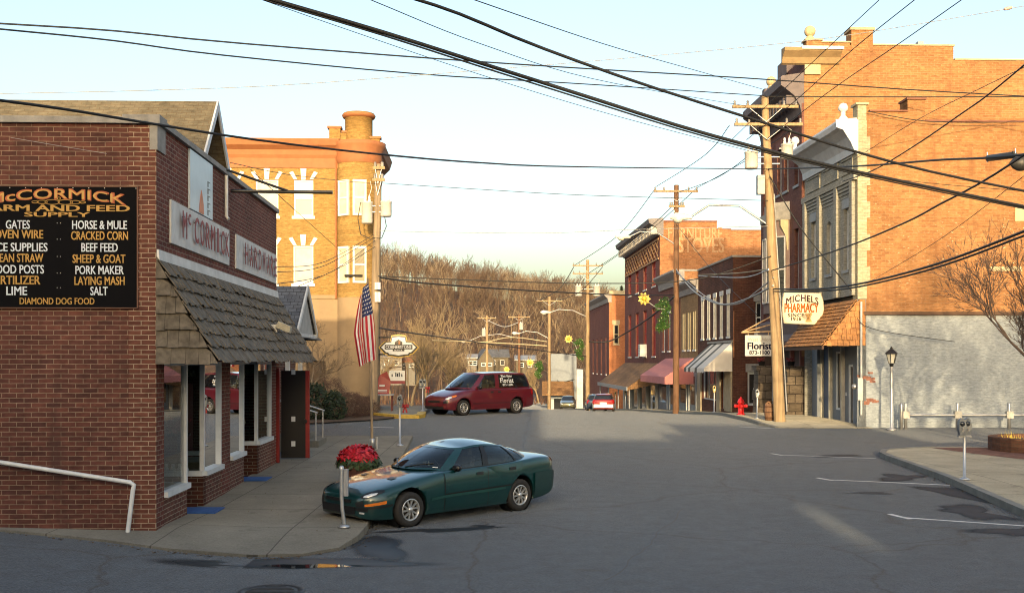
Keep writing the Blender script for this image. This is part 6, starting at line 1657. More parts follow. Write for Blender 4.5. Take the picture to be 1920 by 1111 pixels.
# ================================================================== poles, wires, street furniture
def gz(x, y, h=0): return ground(x, y) + h
def pole(name, label, base, top, r0, r1, mat, arms=(), cans=(), group=None):
    """arms: (z, half length left, half length right, dy); everything local to the pole foot"""
    base, top = Vector(base), Vector(top)
    t = thing(name, label, "utility pole", base, 0, group)
    d = top - base
    q = MB(); n = 9; rr = random.Random(int(base.x * 7 + base.y))
    q.tube([d * (i / n) + Vector((rr.uniform(-.015, .015), 0, 0)) - Vector((0, 0, .3 if i == 0 else 0)) for i in range(n + 1)], [r0 + (r1 - r0) * i / n for i in range(n + 1)], 14); q.obj('shaft', mat, t)
    for z, a, b_, dy in arms:
        c = d * (z / d.z) + Vector((0, -r1 - .06, 0))
        q = MB(); q.hexa([c + Vector(v) for v in ((-a, -.05, -.06), (b_, -.05 + dy, -.06), (b_, .05 + dy, -.06), (-a, .05, -.06), (-a, -.05, .06), (b_, -.05 + dy, .06), (b_, .05 + dy, .06), (-a, .05, .06))])
        ao = q.obj('crossarm', M_POLE, t)
        q = MB()
        xs_ = [-a + .1, -a * .55, b_ * .55, b_ - .1]
        for x in xs_: q.lathe([(.05, 0), (.065, .06), (.04, .1), (.06, .15), (.03, .2), (.001, .21)], c + Vector((x, 0, .06)), 8)
        q.obj('insulator', plain("insulator_grey", (.2, .19, .18), .3), ao)
        q = MB()
        for s, e in ((-1, a), (1, b_)): q.tube([c + Vector((s * e * .5, 0, -.05)), c + Vector((0, 0, -.65))], .022, 5)
        q.obj('brace', M_ALU, ao)
    for x, y, z, r, h in cans:
        c = d * (z / d.z) + Vector((x, y, 0))
        q = MB(); q.lathe([(.001, 0), (r * .9, 0), (r, .06), (r, h - .06), (r * 1.05, h - .05), (r * 1.05, h), (.001, h + .06)], c, 16)
        co_ = q.obj('transformer', plain("transformer_grey", (.5, .5, .49), .45, var=.12), t)
        q = MB()
        for k in (-.4, .4): q.lathe([(.06, 0), (.07, .05), (.04, .1), (.06, .16), (.03, .24), (.001, .25)], c + Vector((r * k, 0, h + .04)), 8)
        q.tube([c + Vector((r * .4, 0, h + .28)), c + Vector((r * .8, 0, h + .6)), Vector((c.x * .4, c.y, c.z + h + .9))], .012, 4); q.obj('bushing', M_WHITE, co_)
        q = MB(); q.tube([c + Vector((0, 0, h * .7)), Vector((0, c.y, c.z + h * .7))], .04, 5); q.tube([c + Vector((0, 0, h * .3)), Vector((0, c.y, c.z + h * .3))], .04, 5); q.obj('bracket', M_ALU, co_)
    return t
Y1 = 45.5
p1 = pole("utility_pole", "weathered tilted wooden utility pole in front of the pharmacy sign", (11.42, Y1, gz(11.4, Y1, .13)), P(1434, 182, Y1), .25, .155, M_POLE,
          [(13.35, 1.45, 1.35, .0), (12.6, 1.4, 1.5, .0)], [(-.72, 0, 10.75, .28, .72), (.85, .1, 11.2, .25, .62)])
q = MB(); dd = P(1434, 182, Y1) - Vector((11.42, Y1, gz(11.4, Y1, .13)))
q.fbox(F(dd * .71, UX, -UY), -.6, -.3, .2, .5, -.2, .6); q.obj('junction_box', M_GREYM, p1)
q = MB(); q.tube([dd * .03 + Vector((.3, -.1, 0)), dd * .2 + Vector((.27, -.1, 0)), dd * .55 + Vector((.2, -.08, 0)), dd * .7 + Vector((.19, -.08, 0))], .03, 6); q.obj('conduit', M_GREYM, p1)
Y2 = 67
p2 = pole("utility_pole", "dark brown utility pole at the kerb by the striped awning", (10.3, Y2, gz(10.3, Y2, .1)), P(1268, 347, Y2), .21, .15, M_POLED, [(13.85, 1.45, 1.35, .1), (12.9, .5, .5, 0)], [])
Y3 = 105
p3 = pole("utility_pole", "pale utility pole with two transformer cans in front of the maroon building", (7.45, Y3, gz(7.45, Y3, .1)), P(1102, 487, Y3), .22, .15, M_POLE, [(P(0, 500, Y3).z - gz(7.45, Y3), 1.5, 1.5, .1), (P(0, 515, Y3).z - gz(7.45, Y3), 1.5, 1.5, .1)], [(-.9, -.1, P(0, 557, Y3).z - gz(7.45, Y3), .36, 1.0), (.9, -.1, P(0, 557, Y3).z - gz(7.45, Y3), .36, 1.0)])
Y4 = 148
p4 = pole("utility_pole", "distant pale utility pole in front of the grey blue building", (5.15, Y4, gz(5.15, Y4)), P(1030, 556, Y4), .24, .18, M_POLE, [(P(0, 564, Y4).z - gz(5.15, Y4), 1.8, 1.8, .1)], [])
Y5 = 172
p5 = pole("utility_pole", "distant utility pole with a white can left of the other far poles", (P(913, 0, Y5).x, Y5, gz(-4, Y5)), P(913, 591, Y5), .24, .18, M_POLE, [(P(0, 596, Y5).z - gz(-4, Y5), 1.5, 1.5, .1)], [(-.5, -.1, P(0, 630, Y5).z - gz(-4, Y5), .35, 1.1)])
Y6 = 195
p6 = pole("utility_pole", "farthest brown utility pole with a white can and a pale crossarm", (P(974, 0, Y6).x, Y6, gz(1.4, Y6)), P(973, 590, Y6), .26, .2, M_POLED, [(P(0, 594, Y6).z - gz(1.4, Y6), 2.0, 2.0, .1)], [(.4, -.1, P(0, 618, Y6).z - gz(1.4, Y6), .38, 1.2)])
YL = 45.8
p7 = pole("utility_pole", "grey wooden utility pole with two transformer boxes beside the round turret", (P(699, 0, YL).x, YL, gz(-6, YL, .1)), P(710, 308, YL), .2, .15, M_POLEG, [(P(0, 321, YL).z - gz(-6, YL), .22, .3, -.0), (P(0, 343, YL).z - gz(-6, YL), .22, .3, 0)], [(-.42, -.1, P(0, 424, YL).z - gz(-6, YL), .24, .92), (.38, -.1, P(0, 411, YL).z - gz(-6, YL), .24, .65)])
q = MB(); h7 = gz(-6, YL, .1)
for py, w_ in ((530, .3), (548, .42)): q.box(.12, .36, -.3, -.12, P(0, py, YL).z - h7 - w_, P(0, py, YL).z - h7)
q.obj('junction_box', M_OFFW, p7)
q = MB()
q.tube([(-.5, -.15, P(0, 380, YL).z - h7), (-.62, -.15, P(0, 410, YL).z - h7), (-.5, -.15, P(0, 440, YL).z - h7), (-.1, -.15, P(0, 448, YL).z - h7)], .018, 5)
q.tube([(.5, -.15, P(0, 400, YL).z - h7), (.6, -.15, P(0, 425, YL).z - h7), (.4, -.15, P(0, 447, YL).z - h7), (0, -.15, P(0, 447, YL).z - h7)], .018, 5)
q.obj('drop_cable', M_CABLE, p7)

def lamp_arm(name, label, foot, head, sag, group="street lamps on pole arms"):
    foot, head = Vector(foot), Vector(head)
    t = thing(name, label, "street lamp", foot, 0, group)
    h = head - foot
    q = MB(); q.tube([(0, 0, 0), h * .35 + Vector((0, 0, sag)), h * .7 + Vector((0, 0, sag * .9)), h * .93 + Vector((0, 0, .05))], .045, 7); q.obj('arm', M_ALU, t)
    dx = h.normalized()
    q = MB(); n = 10
    q.tube([h * .9 + Vector((0, 0, .06)), h + dx * .0 + Vector((0, 0, .06)), h + dx * .35 + Vector((0, 0, .03)), h + dx * .62 + Vector((0, 0, -.02))], [.07, .15, .19, .06], 12); q.obj('lamp_head', M_OFFW, t)
    q = MB(); q.ball(h + dx * .25 + Vector((0, 0, -.1)), .2, 14, .7); q.obj('lens', plain("lamp_lens", (.55, .55, .5), .15), t)
    return t
lamp_arm("street_lamp", "cobra street lamp reaching left from the dark brown pole", P(1266, 458, Y2), P(1172, 445, Y2 - .5), .55)
lamp_arm("street_lamp", "cobra street lamp on a long arched arm from the tilted pole", P(1444, 424, Y1), P(1282, 409, Y1 + 1.0), .75)
lamp_arm("street_lamp", "street lamp reaching left from the pole with transformer cans", P(1101, 594, Y3), P(1025, 586, Y3 - .5), .5)
lamp_arm("street_lamp", "street lamp reaching left from the pole before the grey blue building", P(1029, 634, Y4), P(968, 625, Y4), .6)
lamp_arm("street_lamp", "street lamp low on the farthest brown pole", P(972, 634, Y6), P(872, 640, Y6), 1.0)

# wires -----------------------------------------------------------------
def wire(label, pts, r, n=5, mat=M_CABLE, seg=26, sub=None):
    """catenary-like curve through world points"""
    pts = [Vector(p) for p in pts]
    P_ = [tuple(p) for p in pts]; k = seg if len(pts) > 2 else 2
    line = [Vector(cr(P_, i / k)) for i in range(k + 1)]
    q = MB(); q.tube(line, r, n)
    return tag(q.obj("overhead_wire", mat), label, "wire", "overhead wires")
def W(label, px, r_px, Ya, Yb, mat=M_CABLE, n=5):
    """through (px,py) picture stations whose depth runs from Ya to Yb; r_px is the half thickness there"""
    pts = []
    x0, x1 = px[0][0], px[-1][0]
    px = list(px)
    def beyond(a, b_, L):                                  # the span goes on past the frame to its next support
        d = math.hypot(a[0] - b_[0], a[1] - b_[1]); return (a[0] + (a[0] - b_[0]) / d * L, a[1] + (a[1] - b_[1]) / d * L)
    if px[0][0] <= -40 or px[0][1] <= -10: px.insert(0, beyond(px[0], px[1], 700))
    if px[-1][0] >= 1980 or px[-1][1] <= -10: px.append(beyond(px[-1], px[-2], 500))
    ia, ib = 1.0 / Ya, 1.0 / Yb
    for i, (x, y) in enumerate(px):
        t = (x - x0) / (x1 - x0) if x1 != x0 else 0
        Y = 1 / max(.012, ia + (ib - ia) * t)
        pts.append(P(x, y, Y))
    rr = r_px * (Ya + Yb) / 2 / FPX
    return wire(label, pts, rr, n, mat)
W("thickest black cable crossing from the top middle down to the right edge", [(400, -32), (700, 55), (900, 118), (1100, 181), (1300, 244), (1500, 297), (1700, 342), (2000, 403)], 3.4, 13, 20, n=8)
W("thin cable lashed just under the thickest black cable", [(400, -28), (700, 61), (900, 125), (1100, 188), (1300, 250), (1500, 302), (1700, 347), (2000, 407)], 1.6, 13, 20)
W("fine wire hanging a little below the thickest cable bundle", [(400, -32), (640, 52), (900, 140), (1150, 216), (1420, 287)], .6, 13, 19)
W("second black cable crossing above the thickest one to the right edge", [(680, -32), (850, 22), (1000, 84), (1200, 156), (1420, 226), (1600, 283), (1760, 325), (2000, 374)], 2.7, 14, 22, n=8)
W("black cable sagging from the left edge past the store parapet to the tilted pole", [(-60, 180), (130, 206), (280, 231), (480, 262), (700, 288), (900, 305), (1100, 313), (1440, 317)], 1.15, 10.5, 45.4, n=7)
W("black cable carrying on from the tilted pole to the splice case", [(1440, 317), (1600, 312), (1760, 300), (1850, 296), (2000, 282)], 1.7, 45.4, 22)
W("upper of two long wires from the top left across to the right wall", [(-60, 41), (200, 57), (420, 79), (800, 109), (1100, 129), (1420, 148), (1700, 168), (2000, 185)], 1.3, 22, 42)
W("lower of two long wires from the top left to the tilted pole", [(-60, 49), (200, 75), (420, 104), (800, 140), (1100, 158), (1436, 180)], 1.2, 22, 45.3)
W("wire running level from the pole top across the tall brick wall", [(1436, 181), (1700, 182), (2000, 181)], 1.0, 45.3, 40)
W("pale thin wire rising from the left edge to the top right corner", [(-60, 177), (300, 169), (560, 158), (900, 132), (1200, 107), (1500, 78), (1700, 49), (2000, -2)], .7, 26, 34, M_GREYM)
W("thin wire from the top centre down to the pole crossarm", [(860, -10), (1130, 82), (1300, 131), (1432, 168)], .7, 20, 45.3)
W("thin wire left of the crossarm wires from the top centre", [(670, -10), (900, 82), (1130, 152), (1400, 199)], .6, 20, 45.3)
W("leftmost of three wires rising from the crossarm to the top right", [(1372, 262), (1440, 196), (1550, 92), (1670, -20)], .7, 45.3, 30)
W("middle of three wires rising from the crossarm to the top right", [(1400, 262), (1490, 190), (1600, 92), (1740, -20)], .8, 45.3, 30)
W("rightmost of three wires rising from the crossarm to the top right", [(1436, 262), (1560, 168), (1690, 79), (1840, -26)], .8, 45.3, 30)
W("wire from the tilted pole crossarm left to the dark brown pole top", [(1368, 235), (1320, 292), (1230, 350)], .6, 45.3, 66.8)
W("wire from the tilted pole crossarm right end to the dark brown pole", [(1500, 232), (1400, 300), (1307, 352)], .6, 45.3, 66.8)
W("sagging wire from the tilted pole to the dark brown pole", [(1440, 262), (1350, 330), (1268, 362)], .6, 45.3, 66.8)
W("thin wire from the dark brown pole crossarm to the can bearing pole", [(1230, 352), (1160, 440), (1076, 498)], .5, 66.8, 104.8)
W("second thin wire from the dark brown pole to the can bearing pole", [(1307, 352), (1210, 440), (1130, 498)], .5, 66.8, 104.8)
W("lower thin wire from the dark brown pole to the can bearing pole", [(1268, 380), (1180, 460), (1104, 512)], .5, 66.8, 104.8)
W("thin wire from the can bearing pole to the next pole down the street", [(1076, 500), (1050, 540), (1012, 563)], .5, 104.8, 147.8)
W("thin wire from the turret pole across to the tilted pole, uppermost", [(712, 343), (900, 355), (1100, 366), (1440, 376)], .55, 45.7, 45.3)
W("faint wire crossing level under the black sagging cable", [(712, 433), (1000, 437), (1200, 430), (1440, 424)], .5, 45.7, 45.3, M_GREYM)
W("black wire from the turret pole across in front of the hillside", [(705, 517), (860, 524), (1100, 531), (1300, 524), (1446, 480)], 1.0, 45.7, 45.3)
W("black wire below it from the turret pole to the maroon building", [(705, 519), (800, 531), (1000, 545), (1180, 553), (1264, 553)], 1.2, 45.7, 66.9)
W("wire from the turret pole down the hillside at sign height", [(706, 614), (800, 628), (960, 650), (1100, 668)], .8, 45.7, 104.8)
W("thick black cable pair from the right edge to the tilted pole, upper", [(1451, 541), (1520, 542), (1600, 534), (1700, 511), (1800, 480), (2000, 402)], 2.0, 45.2, 21)
W("thick black cable pair from the right edge to the tilted pole, lower", [(1451, 546), (1520, 547), (1600, 539), (1700, 517), (1800, 487), (2000, 411)], 1.6, 45.2, 21)
W("twisted black cable sloping from the splice case across the orange wall", [(1447, 507), (1520, 485), (1600, 458), (1700, 416), (1760, 384), (1850, 336), (2000, 238)], 1.6, 45.2, 22)
W("twisted dark cable rising over the tall wall to the right edge", [(1580, 340), (1640, 318), (1720, 270), (1800, 215), (1860, 172), (2000, 55)], 1.3, 43.2, 24)
W("fine wire rising beside the twisted dark cable", [(1600, 300), (1720, 225), (1840, 165), (2000, 88)], .6, 43, 24)
W("diagonal dark cable from the tilted pole down to the pharmacy front", [(1443, 330), (1500, 425), (1560, 500), (1597, 545)], 1.2, 45.2, 43.2)
W("thick cable from the tilted pole sagging to the dark brown pole", [(1450, 535), (1400, 560), (1350, 570), (1300, 545), (1268, 505)], 1.6, 45.2, 66.8, M_GREYM)
W("thinner cable from the tilted pole to the dark brown pole, lower", [(1450, 520), (1420, 545), (1380, 570), (1330, 560), (1268, 510)], 1.0, 45.2, 66.8, M_GREYM)
W("sunlit pale wire from the tilted pole to the tan shop", [(1441, 504), (1380, 512), (1310, 515)], .9, 45.2, 74, M_CREAM)
W("sunlit grey wire from the tilted pole to the florist roof", [(1441, 505), (1390, 520), (1310, 517)], .9, 45.2, 74, M_ALU)
W("dark cable sagging from the dark brown pole to the can bearing pole", [(1264, 556), (1225, 590), (1180, 620), (1140, 640), (1104, 640)], 1.3, 66.8, 104.8)
W("thin wire from the dark brown pole to the tan cornice", [(1268, 420), (1330, 500), (1420, 590)], .5, 66.8, 50)
for k, (a, b_, c) in enumerate((((520, 500), (610, 490), (700, 440)), ((520, 510), (610, 497), (702, 445)), ((520, 532), (620, 510), (704, 450)), ((560, 536), (640, 500), (704, 462)))):
    W(("top drop wire from the store to the turret pole", "second drop wire from the store to the turret pole", "third drop wire from the store to the turret pole", "steep drop wire from the grey gable to the turret pole")[k], [a, b_, c], .55, 27 if k < 3 else 31, 45.7)
W("thin wire slanting down across the buff wall to the turret", [(470, 318), (560, 400), (640, 472)], .5, 26, 46)
W("thin wire from the store gable to the turret pole top", [(432, 305), (560, 330), (708, 345)], .5, 24, 45.7)
W("thin drop cable looping along the white painted wall", [(1607, 596), (1625, 612), (1680, 625), (1790, 640)], .7, 43.3, 43.35)
W("thin line slack along the brick side wall of the store", [(20, 258), (120, 275), (200, 288)], .5, 16.3, 16.35, M_GREYM)
W("dark conduit line across the tall brick wall", [(1627, 209), (1745, 228), (1920, 229)], .8, 43.3, 43.3)
W("fine line crossing the orange wall below the thick cable", [(1625, 330), (1760, 345), (1920, 358)], .5, 43, 34)
W("fine line beside the thick cable pair rising right", [(1610, 540), (1760, 450), (1920, 330)], .5, 43, 26)
W("second thin span from the can bearing pole to the far pole", [(1130, 500), (1090, 545), (1048, 563)], .45, 104.8, 147.8)
W("pale wire from the far right pole to the white can pole", [(1026, 640), (960, 632), (916, 640)], .5, 147.8, 171.8, M_CREAM)
W("long pale cable low across the hillside", [(810, 638), (880, 640), (960, 644), (1026, 648)], .7, 120, 147.8, M_CREAM)
W("thin span from white can pole to farthest pole", [(914, 600), (945, 612), (972, 604)], .4, 171.8, 194.8, M_GREYM)
# splice cases on the right
t = thing("splice_case", "black cable splice case hanging on the wires near the right edge", "splice case", P(1850, 297, 28), 0)
d = P(1905, 290, 26.5) - P(1850, 297, 28)
q = MB(); q.tube([(0, 0, 0), d * .06, d * .94, d], [.03, .085, .085, .03], 12); q.obj('case', plain("case_black", (.03, .03, .03), .5), t)
q = MB()
for f in (.02, .98): q.tube([d * f + Vector((0, 0, -.1)), d * f + Vector((0, 0, .16))], .018, 6)
q.obj('clamp', M_ALU, t)
t = thing("cable_terminal", "dark round cable terminal below the splice case at the right edge", "terminal", P(1906, 306, 26), 0)
q = MB(); q.lathe([(.02, -.22), (.13, -.12), (.19, 0), (.19, .12), (.09, .18), (.001, .2)], (.05, 0, 0), 14, 'x'); q.obj('case', MATS["case_black"], t)
q = MB(); q.tube([(0, 0, .1), (-.1, 0, .3)], .02, 5); q.obj('hanger', M_BLACK, t)
t = thing("wire_insulator", "small pale insulator on the thin wire in the top right corner", "insulator", P(1890, 16, 33.4), 0)
q = MB(); q.tube([(-.12, 0, -.03), (0, 0, 0), (.12, 0, .03)], [.04, .06, .04], 8); q.obj('body', plain("pinkish_ceramic", (.45, .33, .3), .4), t)

# parking meters -----------------------------------------------------------
def meter(label, x, y, h=1.42, twin=False, mat=M_GREYM, hood=None, base_h=.13, s=1.0):
    t = thing("parking_meter", label, "parking meter", (x, y, gz(x, y, base_h)), 0, "parking meters")
    q = MB(); q.lathe([(.001, 0), (.11, 0), (.12, .02), (.06, .05), (.032, .06), (.03, h - .36)], (0, 0, 0), 12); q.obj('post', M_ALU, t)
    for dx, dy in (((-.075, -.03), (.075, .05)) if twin else ((0, 0),)):
        q = MB(); z = h - .36
        q.prism([(dx - .05, -.05, z), (dx + .05, -.05, z), (dx + .085, -.06, z + .14), (dx + .085, -.06, z + .22), (dx + .06, -.05, z + .33), (dx, -.05, z + .37), (dx - .06, -.05, z + .33), (dx - .085, -.06, z + .22), (dx - .085, -.06, z + .14)], (0, .11, 0)); ho = q.obj('head', mat, t); ho.location = (0, dy, 0)
        q = MB(); q.lathe([(.001, -.068), (.05, -.066), (.055, -.05)], (dx, 0, z + .25), 14, 'y'); q.obj('dial', M_GLASS, ho)
        q = MB(); q.box(dx - .02, dx + .02, -.066, -.058, z + .08, z + .16); q.obj('coin_plate', M_CHROME, ho)
    if twin:
        q = MB(); q.box(-.14, .14, -.04, .04, h - .4, h - .36); q.obj('yoke', M_GREYM, t)
    return t
M_MET = plain("meter_grey", (.16, .18, .2), .4, .3, var=.2)
meter("twin headed parking meter on the right hand corner pavement", 9.82, 23.15, 1.33, True, M_MET)
meter("single parking meter at the left kerb beyond the flagpole", -3.25, 30.9, 1.48, False, M_MET)
meter("parking meter by the fire hydrant beside the tilted pole", 10.85, 47.2, 1.3, False, M_MET)
m7 = meter("twin parking meter beside the minivan nose", -3.95, 47.2, 1.42, True, M_MET)
M_MY = plain("sunlit_meter_yellow", (.5, .36, .12), .5)  # warm sunlight put into the colour of the far meter heads
meter("parking meter under the striped awning, its head painted sunlit yellow", 10.9, 57.5, 1.45, False, M_MY, base_h=.13)
meter("parking meter before the pink awning front, its head painted sunlit yellow", 10.5, 80, 1.5, False, M_MY)
meter("parking meter before the furniture shop front, its head painted sunlit yellow", 10.0, 94, 1.6, False, M_MY)
meter("farthest parking meter by the furniture shop, its head painted sunlit yellow", 9.6, 99, 1.6, False, M_MY)
def bow(label, x, y, z):
    t = thing("red_bow", label, "ribbon bow", (x, y, z), 0)
    q = MB()
    for s in (-1, 1):
        q.tube([(0, 0, 0), (s * .05, -.02, .05), (s * .1, -.02, .04), (s * .09, -.02, -.02), (s * .04, -.02, -.01), (0, 0, 0)], .026, 6)
        q.prism([(0, -.02, -.02), (s * .03, -.03, -.2), (s * .08, -.03, -.18), (s * .03, -.02, -.02)], (0, .015, 0))
    q.ball((0, -.04, 0), .05, 8); q.obj('ribbon', plain("red_ribbon", (.34, .012, .016), .6), t)
bow("red ribbon bow on the twin meter beside the minivan", -3.72, 47.0, gz(-3.7, 47, 1.15))
bow("red ribbon bow beyond the single left meter", -3.15, 31.4, gz(-3.1, 31.4, 1.25))
# bent bare post by the saloon
t = thing("bent_meter_post", "bent galvanised meter post with a grey side plate at the kerb before the green car", "meter post", (-2.68, 17.05, gz(-2.68, 17.05, SWH)), 0)
q = MB(); q.lathe([(.001, 0), (.09, 0), (.095, .025), (.045, .05)], (0, 0, 0), 14); q.tube([(0, 0, 0), (-.008, 0, .12), (-.035, 0, .3), (-.045, 0, .5), (-.045, 0, .93)], .031, 12); q.lathe([(.04, 0), (.042, .05), (.02, .07), (.001, .07)], (-.045, 0, .92), 12); q.obj('post', M_ALU, t)
q = MB(); q.box(-.012, .055, .0, .09, .5, .93); q.obj('side_plate', M_GREYM, t)
# flagpole and flag
fpx, fpy = -3.93, 30.0
t = thing("flagpole", "thin wooden flagpole standing in a pavement socket by the alley", "flagpole", (fpx, fpy, gz(fpx, fpy, SWH)), 0)
q = MB(); q.tube([(0, 0, 0), (-.03, 0, 1.5), (-.08, 0, 3.0), (-.13, 0, 4.8)], [.04, .036, .032, .026], 10); q.obj('shaft', M_POLEG, t)
q = MB(); q.lathe([(.001, 0), (.075, 0), (.075, .28), (.05, .3)], (.0, 0, 0), 12); q.tube([(.13, 0, 0), (.13, 0, .34)], .035, 10); q.obj('socket', M_ALU, t)
fl_ = thing("flag", "limp stars and stripes flag hanging from the thin pavement flagpole", "flag", (fpx - .12, fpy - .02, gz(fpx, fpy, SWH) + 4.75), 0)
def flag_pt(a, b_):
    """a along the hoist-to-fly direction 0..1 (hanging down), b across the stripes 0..1"""
    drop = 2.25
    z = -drop * (a * .96 + .04 * b_) - .05 - .28 * b_ * (1 - a * .5)
    spread = .08 + .46 * min(1, a * 1.8) ** .8 * (1 - .28 * max(0, a - .5))
    ph = b_ * 9.0
    x = -.02 - spread * (b_ - .25) * 1.0 + .035 * math.sin(ph) + .22 * a * .6
    y = -.05 + .09 * math.sin(ph * 1.3 + .6) * (0.4 + a)
    return Vector((x - .12 * (1 - a) * b_, y, z))
M_FR, M_FW, M_FB = plain("flag_red", (.42, .015, .03), .8, var=.1), plain("flag_white", (.66, .64, .62), .8, var=.06), plain("flag_blue", (.015, .03, .12), .8, var=.1)
q = MB(); NA, NB = 40, 52
V = [flag_pt(i / NA, j / NB) for i in range(NA + 1) for j in range(NB + 1)]
for mi in range(3):
    q.cur = mi; Fc = []
    for i in range(NA):
        for j in range(NB):
            a, b_ = (i + .5) / NA, (j + .5) / NB
            k = 2 if (a < .4 and b_ < 7 / 13) else (0 if int(b_ * 13) % 2 == 0 else 1)
            if k == mi: Fc.append([i * (NB + 1) + j, i * (NB + 1) + j + 1, (i + 1) * (NB + 1) + j + 1, (i + 1) * (NB + 1) + j])
    q.add(V, Fc, True)
q.obj('cloth', [M_FR, M_FW, M_FB], fl_, fixn=False)
q = MB()
for i in range(7):
    for j in range(6):
        a, b_ = (.03 + i * .054), (.04 + j * .085 + (.04 if i % 2 else 0))
        if b_ > .52: continue
        c = flag_pt(a, b_); du = (flag_pt(a + .012, b_) - c); dv = (flag_pt(a, b_ + .018) - c)
        nrm = du.cross(dv).normalized(); nrm = nrm if nrm.y < 0 else -nrm
        du = du.normalized() * .032; dv = dv.normalized() * .032
        for off in (nrm * .006, nrm * -.006):
            q.poly([c + off + du * math.cos(t_) * (1 if k % 2 == 0 else .45) + dv * math.sin(t_) * (1 if k % 2 == 0 else .45) for k, t_ in enumerate([math.pi * 2 * m_ / 10 for m_ in range(10)])])
q.obj('star', M_FW, fl_)
# red flowers in a round planter
pxx, pyy = -3.2, 22.2
t = thing("flower_planter", "round stone planter with a mound of red poinsettias and green trailing leaves", "planter", (pxx, pyy, gz(pxx, pyy, SWH)), 0)
q = MB(); q.lathe([(.001, 0), (.26, 0), (.29, .05), (.25, .1), (.35, .3), (.4, .4), (.4, .45), (.35, .45), (.33, .4), (.001, .4)], (0, 0, 0), 26); q.obj('planter', plain("terracotta_pot", (.11, .05, .035), .8, var=.3, scale=5), t)
def leafball(q, c, rx, rz, n, s, rr, low=-.2):
    for k in range(n):
        a = rr.uniform(0, 6.283); u = rr.uniform(low, 1); w = math.sqrt(max(0, 1 - u * u)); f = rr.uniform(.72, 1.04)
        p = Vector(c) + Vector((rx * w * math.cos(a) * f, rx * w * math.sin(a) * f, rz * u * f))
        nrm = Vector((w * math.cos(a), w * math.sin(a), u + .2)).normalized() + Vector((rr.uniform(-.6, .6), rr.uniform(-.6, .6), rr.uniform(-.4, .6)))
        nrm.normalize(); e = nrm.cross(Vector((rr.uniform(-1, 1), rr.uniform(-1, 1), rr.uniform(-1, 1)))).normalized(); g = nrm.cross(e)
        L_ = s * rr.uniform(.6, 1.3); q.poly([p - e * L_, p + g * L_ * .45, p + e * L_, p - g * L_ * .45])
rr = random.Random(12)
q = MB(); leafball(q, (0, 0, .47), .47, .17, 520, .085, rr, -.6); q.obj('foliage', M_GREENF, t)
q = MB(); leafball(q, (0, 0, .55), .42, .3, 620, .07, rr, -.05); q.obj('flower', plain("poinsettia_red", (.5, .012, .03), .6, var=.45, scale=24), t)
# fire hydrant
hx, hy = 10.9, 50.8
t = thing("fire_hydrant", "red fire hydrant on the right hand pavement by the florist sign", "hydrant", (hx, hy, gz(hx, hy, .13)), 0)
q = MB(); q.lathe([(.001, 0), (.2, 0), (.2, .05), (.14, .07), (.13, .55), (.17, .57), (.17, .62), (.15, .64), (.13, .72), (.06, .79), (.03, .8), (.03, .86), (.001, .86)], (0, 0, 0), 18); q.obj('barrel', plain("hydrant_red", (.55, .015, .015), .4), t)
for s in (-1, 1):
    q = MB(); q.lathe([(.07, 0), (.07, s * .12), (.085, s * .12), (.085, s * .2), (.03, s * .21), (.001, s * .24)], (s * .1, 0, .42), 12, 'x'); q.obj('outlet_cap', MATS["hydrant_red"], t)
q = MB(); q.lathe([(.08, 0), (.08, -.14), (.1, -.14), (.1, -.22), (.001, -.24)], (0, -.1, .4), 14, 'y'); q.obj('front_cap', MATS["hydrant_red"], t)
# wooden barrel planter beside the pole
t = thing("barrel", "rusty hooped wooden barrel standing beside the tilted utility pole", "barrel", (11.15, 46.1, gz(11.1, 46, .13)), 0)
q = MB(); q.lathe([(.001, 0), (.2, 0), (.24, .25), (.25, .42), (.22, .72), (.19, .72), (.18, .62), (.001, .62)], (0, 0, 0), 18); q.obj('staves', mat_wood("barrel_wood", (.16, .08, .04), (.27, .15, .08), (14, 14, .6)), t)
q = MB()
for z, r_ in ((.12, .226), (.36, .252), (.6, .238)): q.lathe([(r_, z - .025), (r_ + .012, z - .025), (r_ + .012, z + .025), (r_, z + .025)], (0, 0, 0), 18)
q.obj('hoop', plain("rust", (.12, .06, .035), .8, .3, var=.4), t)
q = MB(); rr = random.Random(2); leafball(q, (0, 0, .7), .2, .16, 60, .06, rr); q.obj('dry_plant', plain("dry_leaves", (.22, .12, .06), .8, var=.4), t)
# lantern post, guard rail by the white wall
lx, ly = 14.98, 42.1
t = thing("lantern_post", "slim grey lamp post with a black lantern head before the white wall", "lamp post", (lx, ly, gz(lx, ly)), 0)
q = MB(); q.lathe([(.001, 0), (.16, 0), (.17, .06), (.09, .09), (.06, .12), (.05, 2.45), (.06, 2.5), (.06, 2.55)], (0, 0, 0), 16); q.obj('post', M_ALU, t)
q = MB(); q.lathe([(.05, 2.5), (.08, 2.56), (.08, 2.62), (.12, 2.66)], (0, 0, 0), 12)
hz0 = 2.66
for k in range(6):
    a = k * math.pi / 3; e = Vector((math.cos(a), math.sin(a), 0)); q.tube([e * .12 + UZ * hz0, e * .2 + UZ * (hz0 + .36)], .014, 5)
q.lathe([(.27, hz0 + .36), (.27, hz0 + .38), (.09, hz0 + .54), (.05, hz0 + .56), (.05, hz0 + .62), (.001, hz0 + .66)], (0, 0, 0), 6, smooth=False); q.obj('lantern_frame', M_BLACK, t)
q = MB(); q.lathe([(.105, hz0), (.185, hz0 + .355)], (0, 0, 0), 6, smooth=False); q.obj('lantern_glass', plain("frosted_glass", (.5, .5, .44), .3), t)
t = thing("guard_rail", "grey pipe guard rail on upright posts along the white wall", "guard rail", (15.6, 42.85, gz(15.6, 42.9)), 0)
g0 = gz(15.6, 42.9)
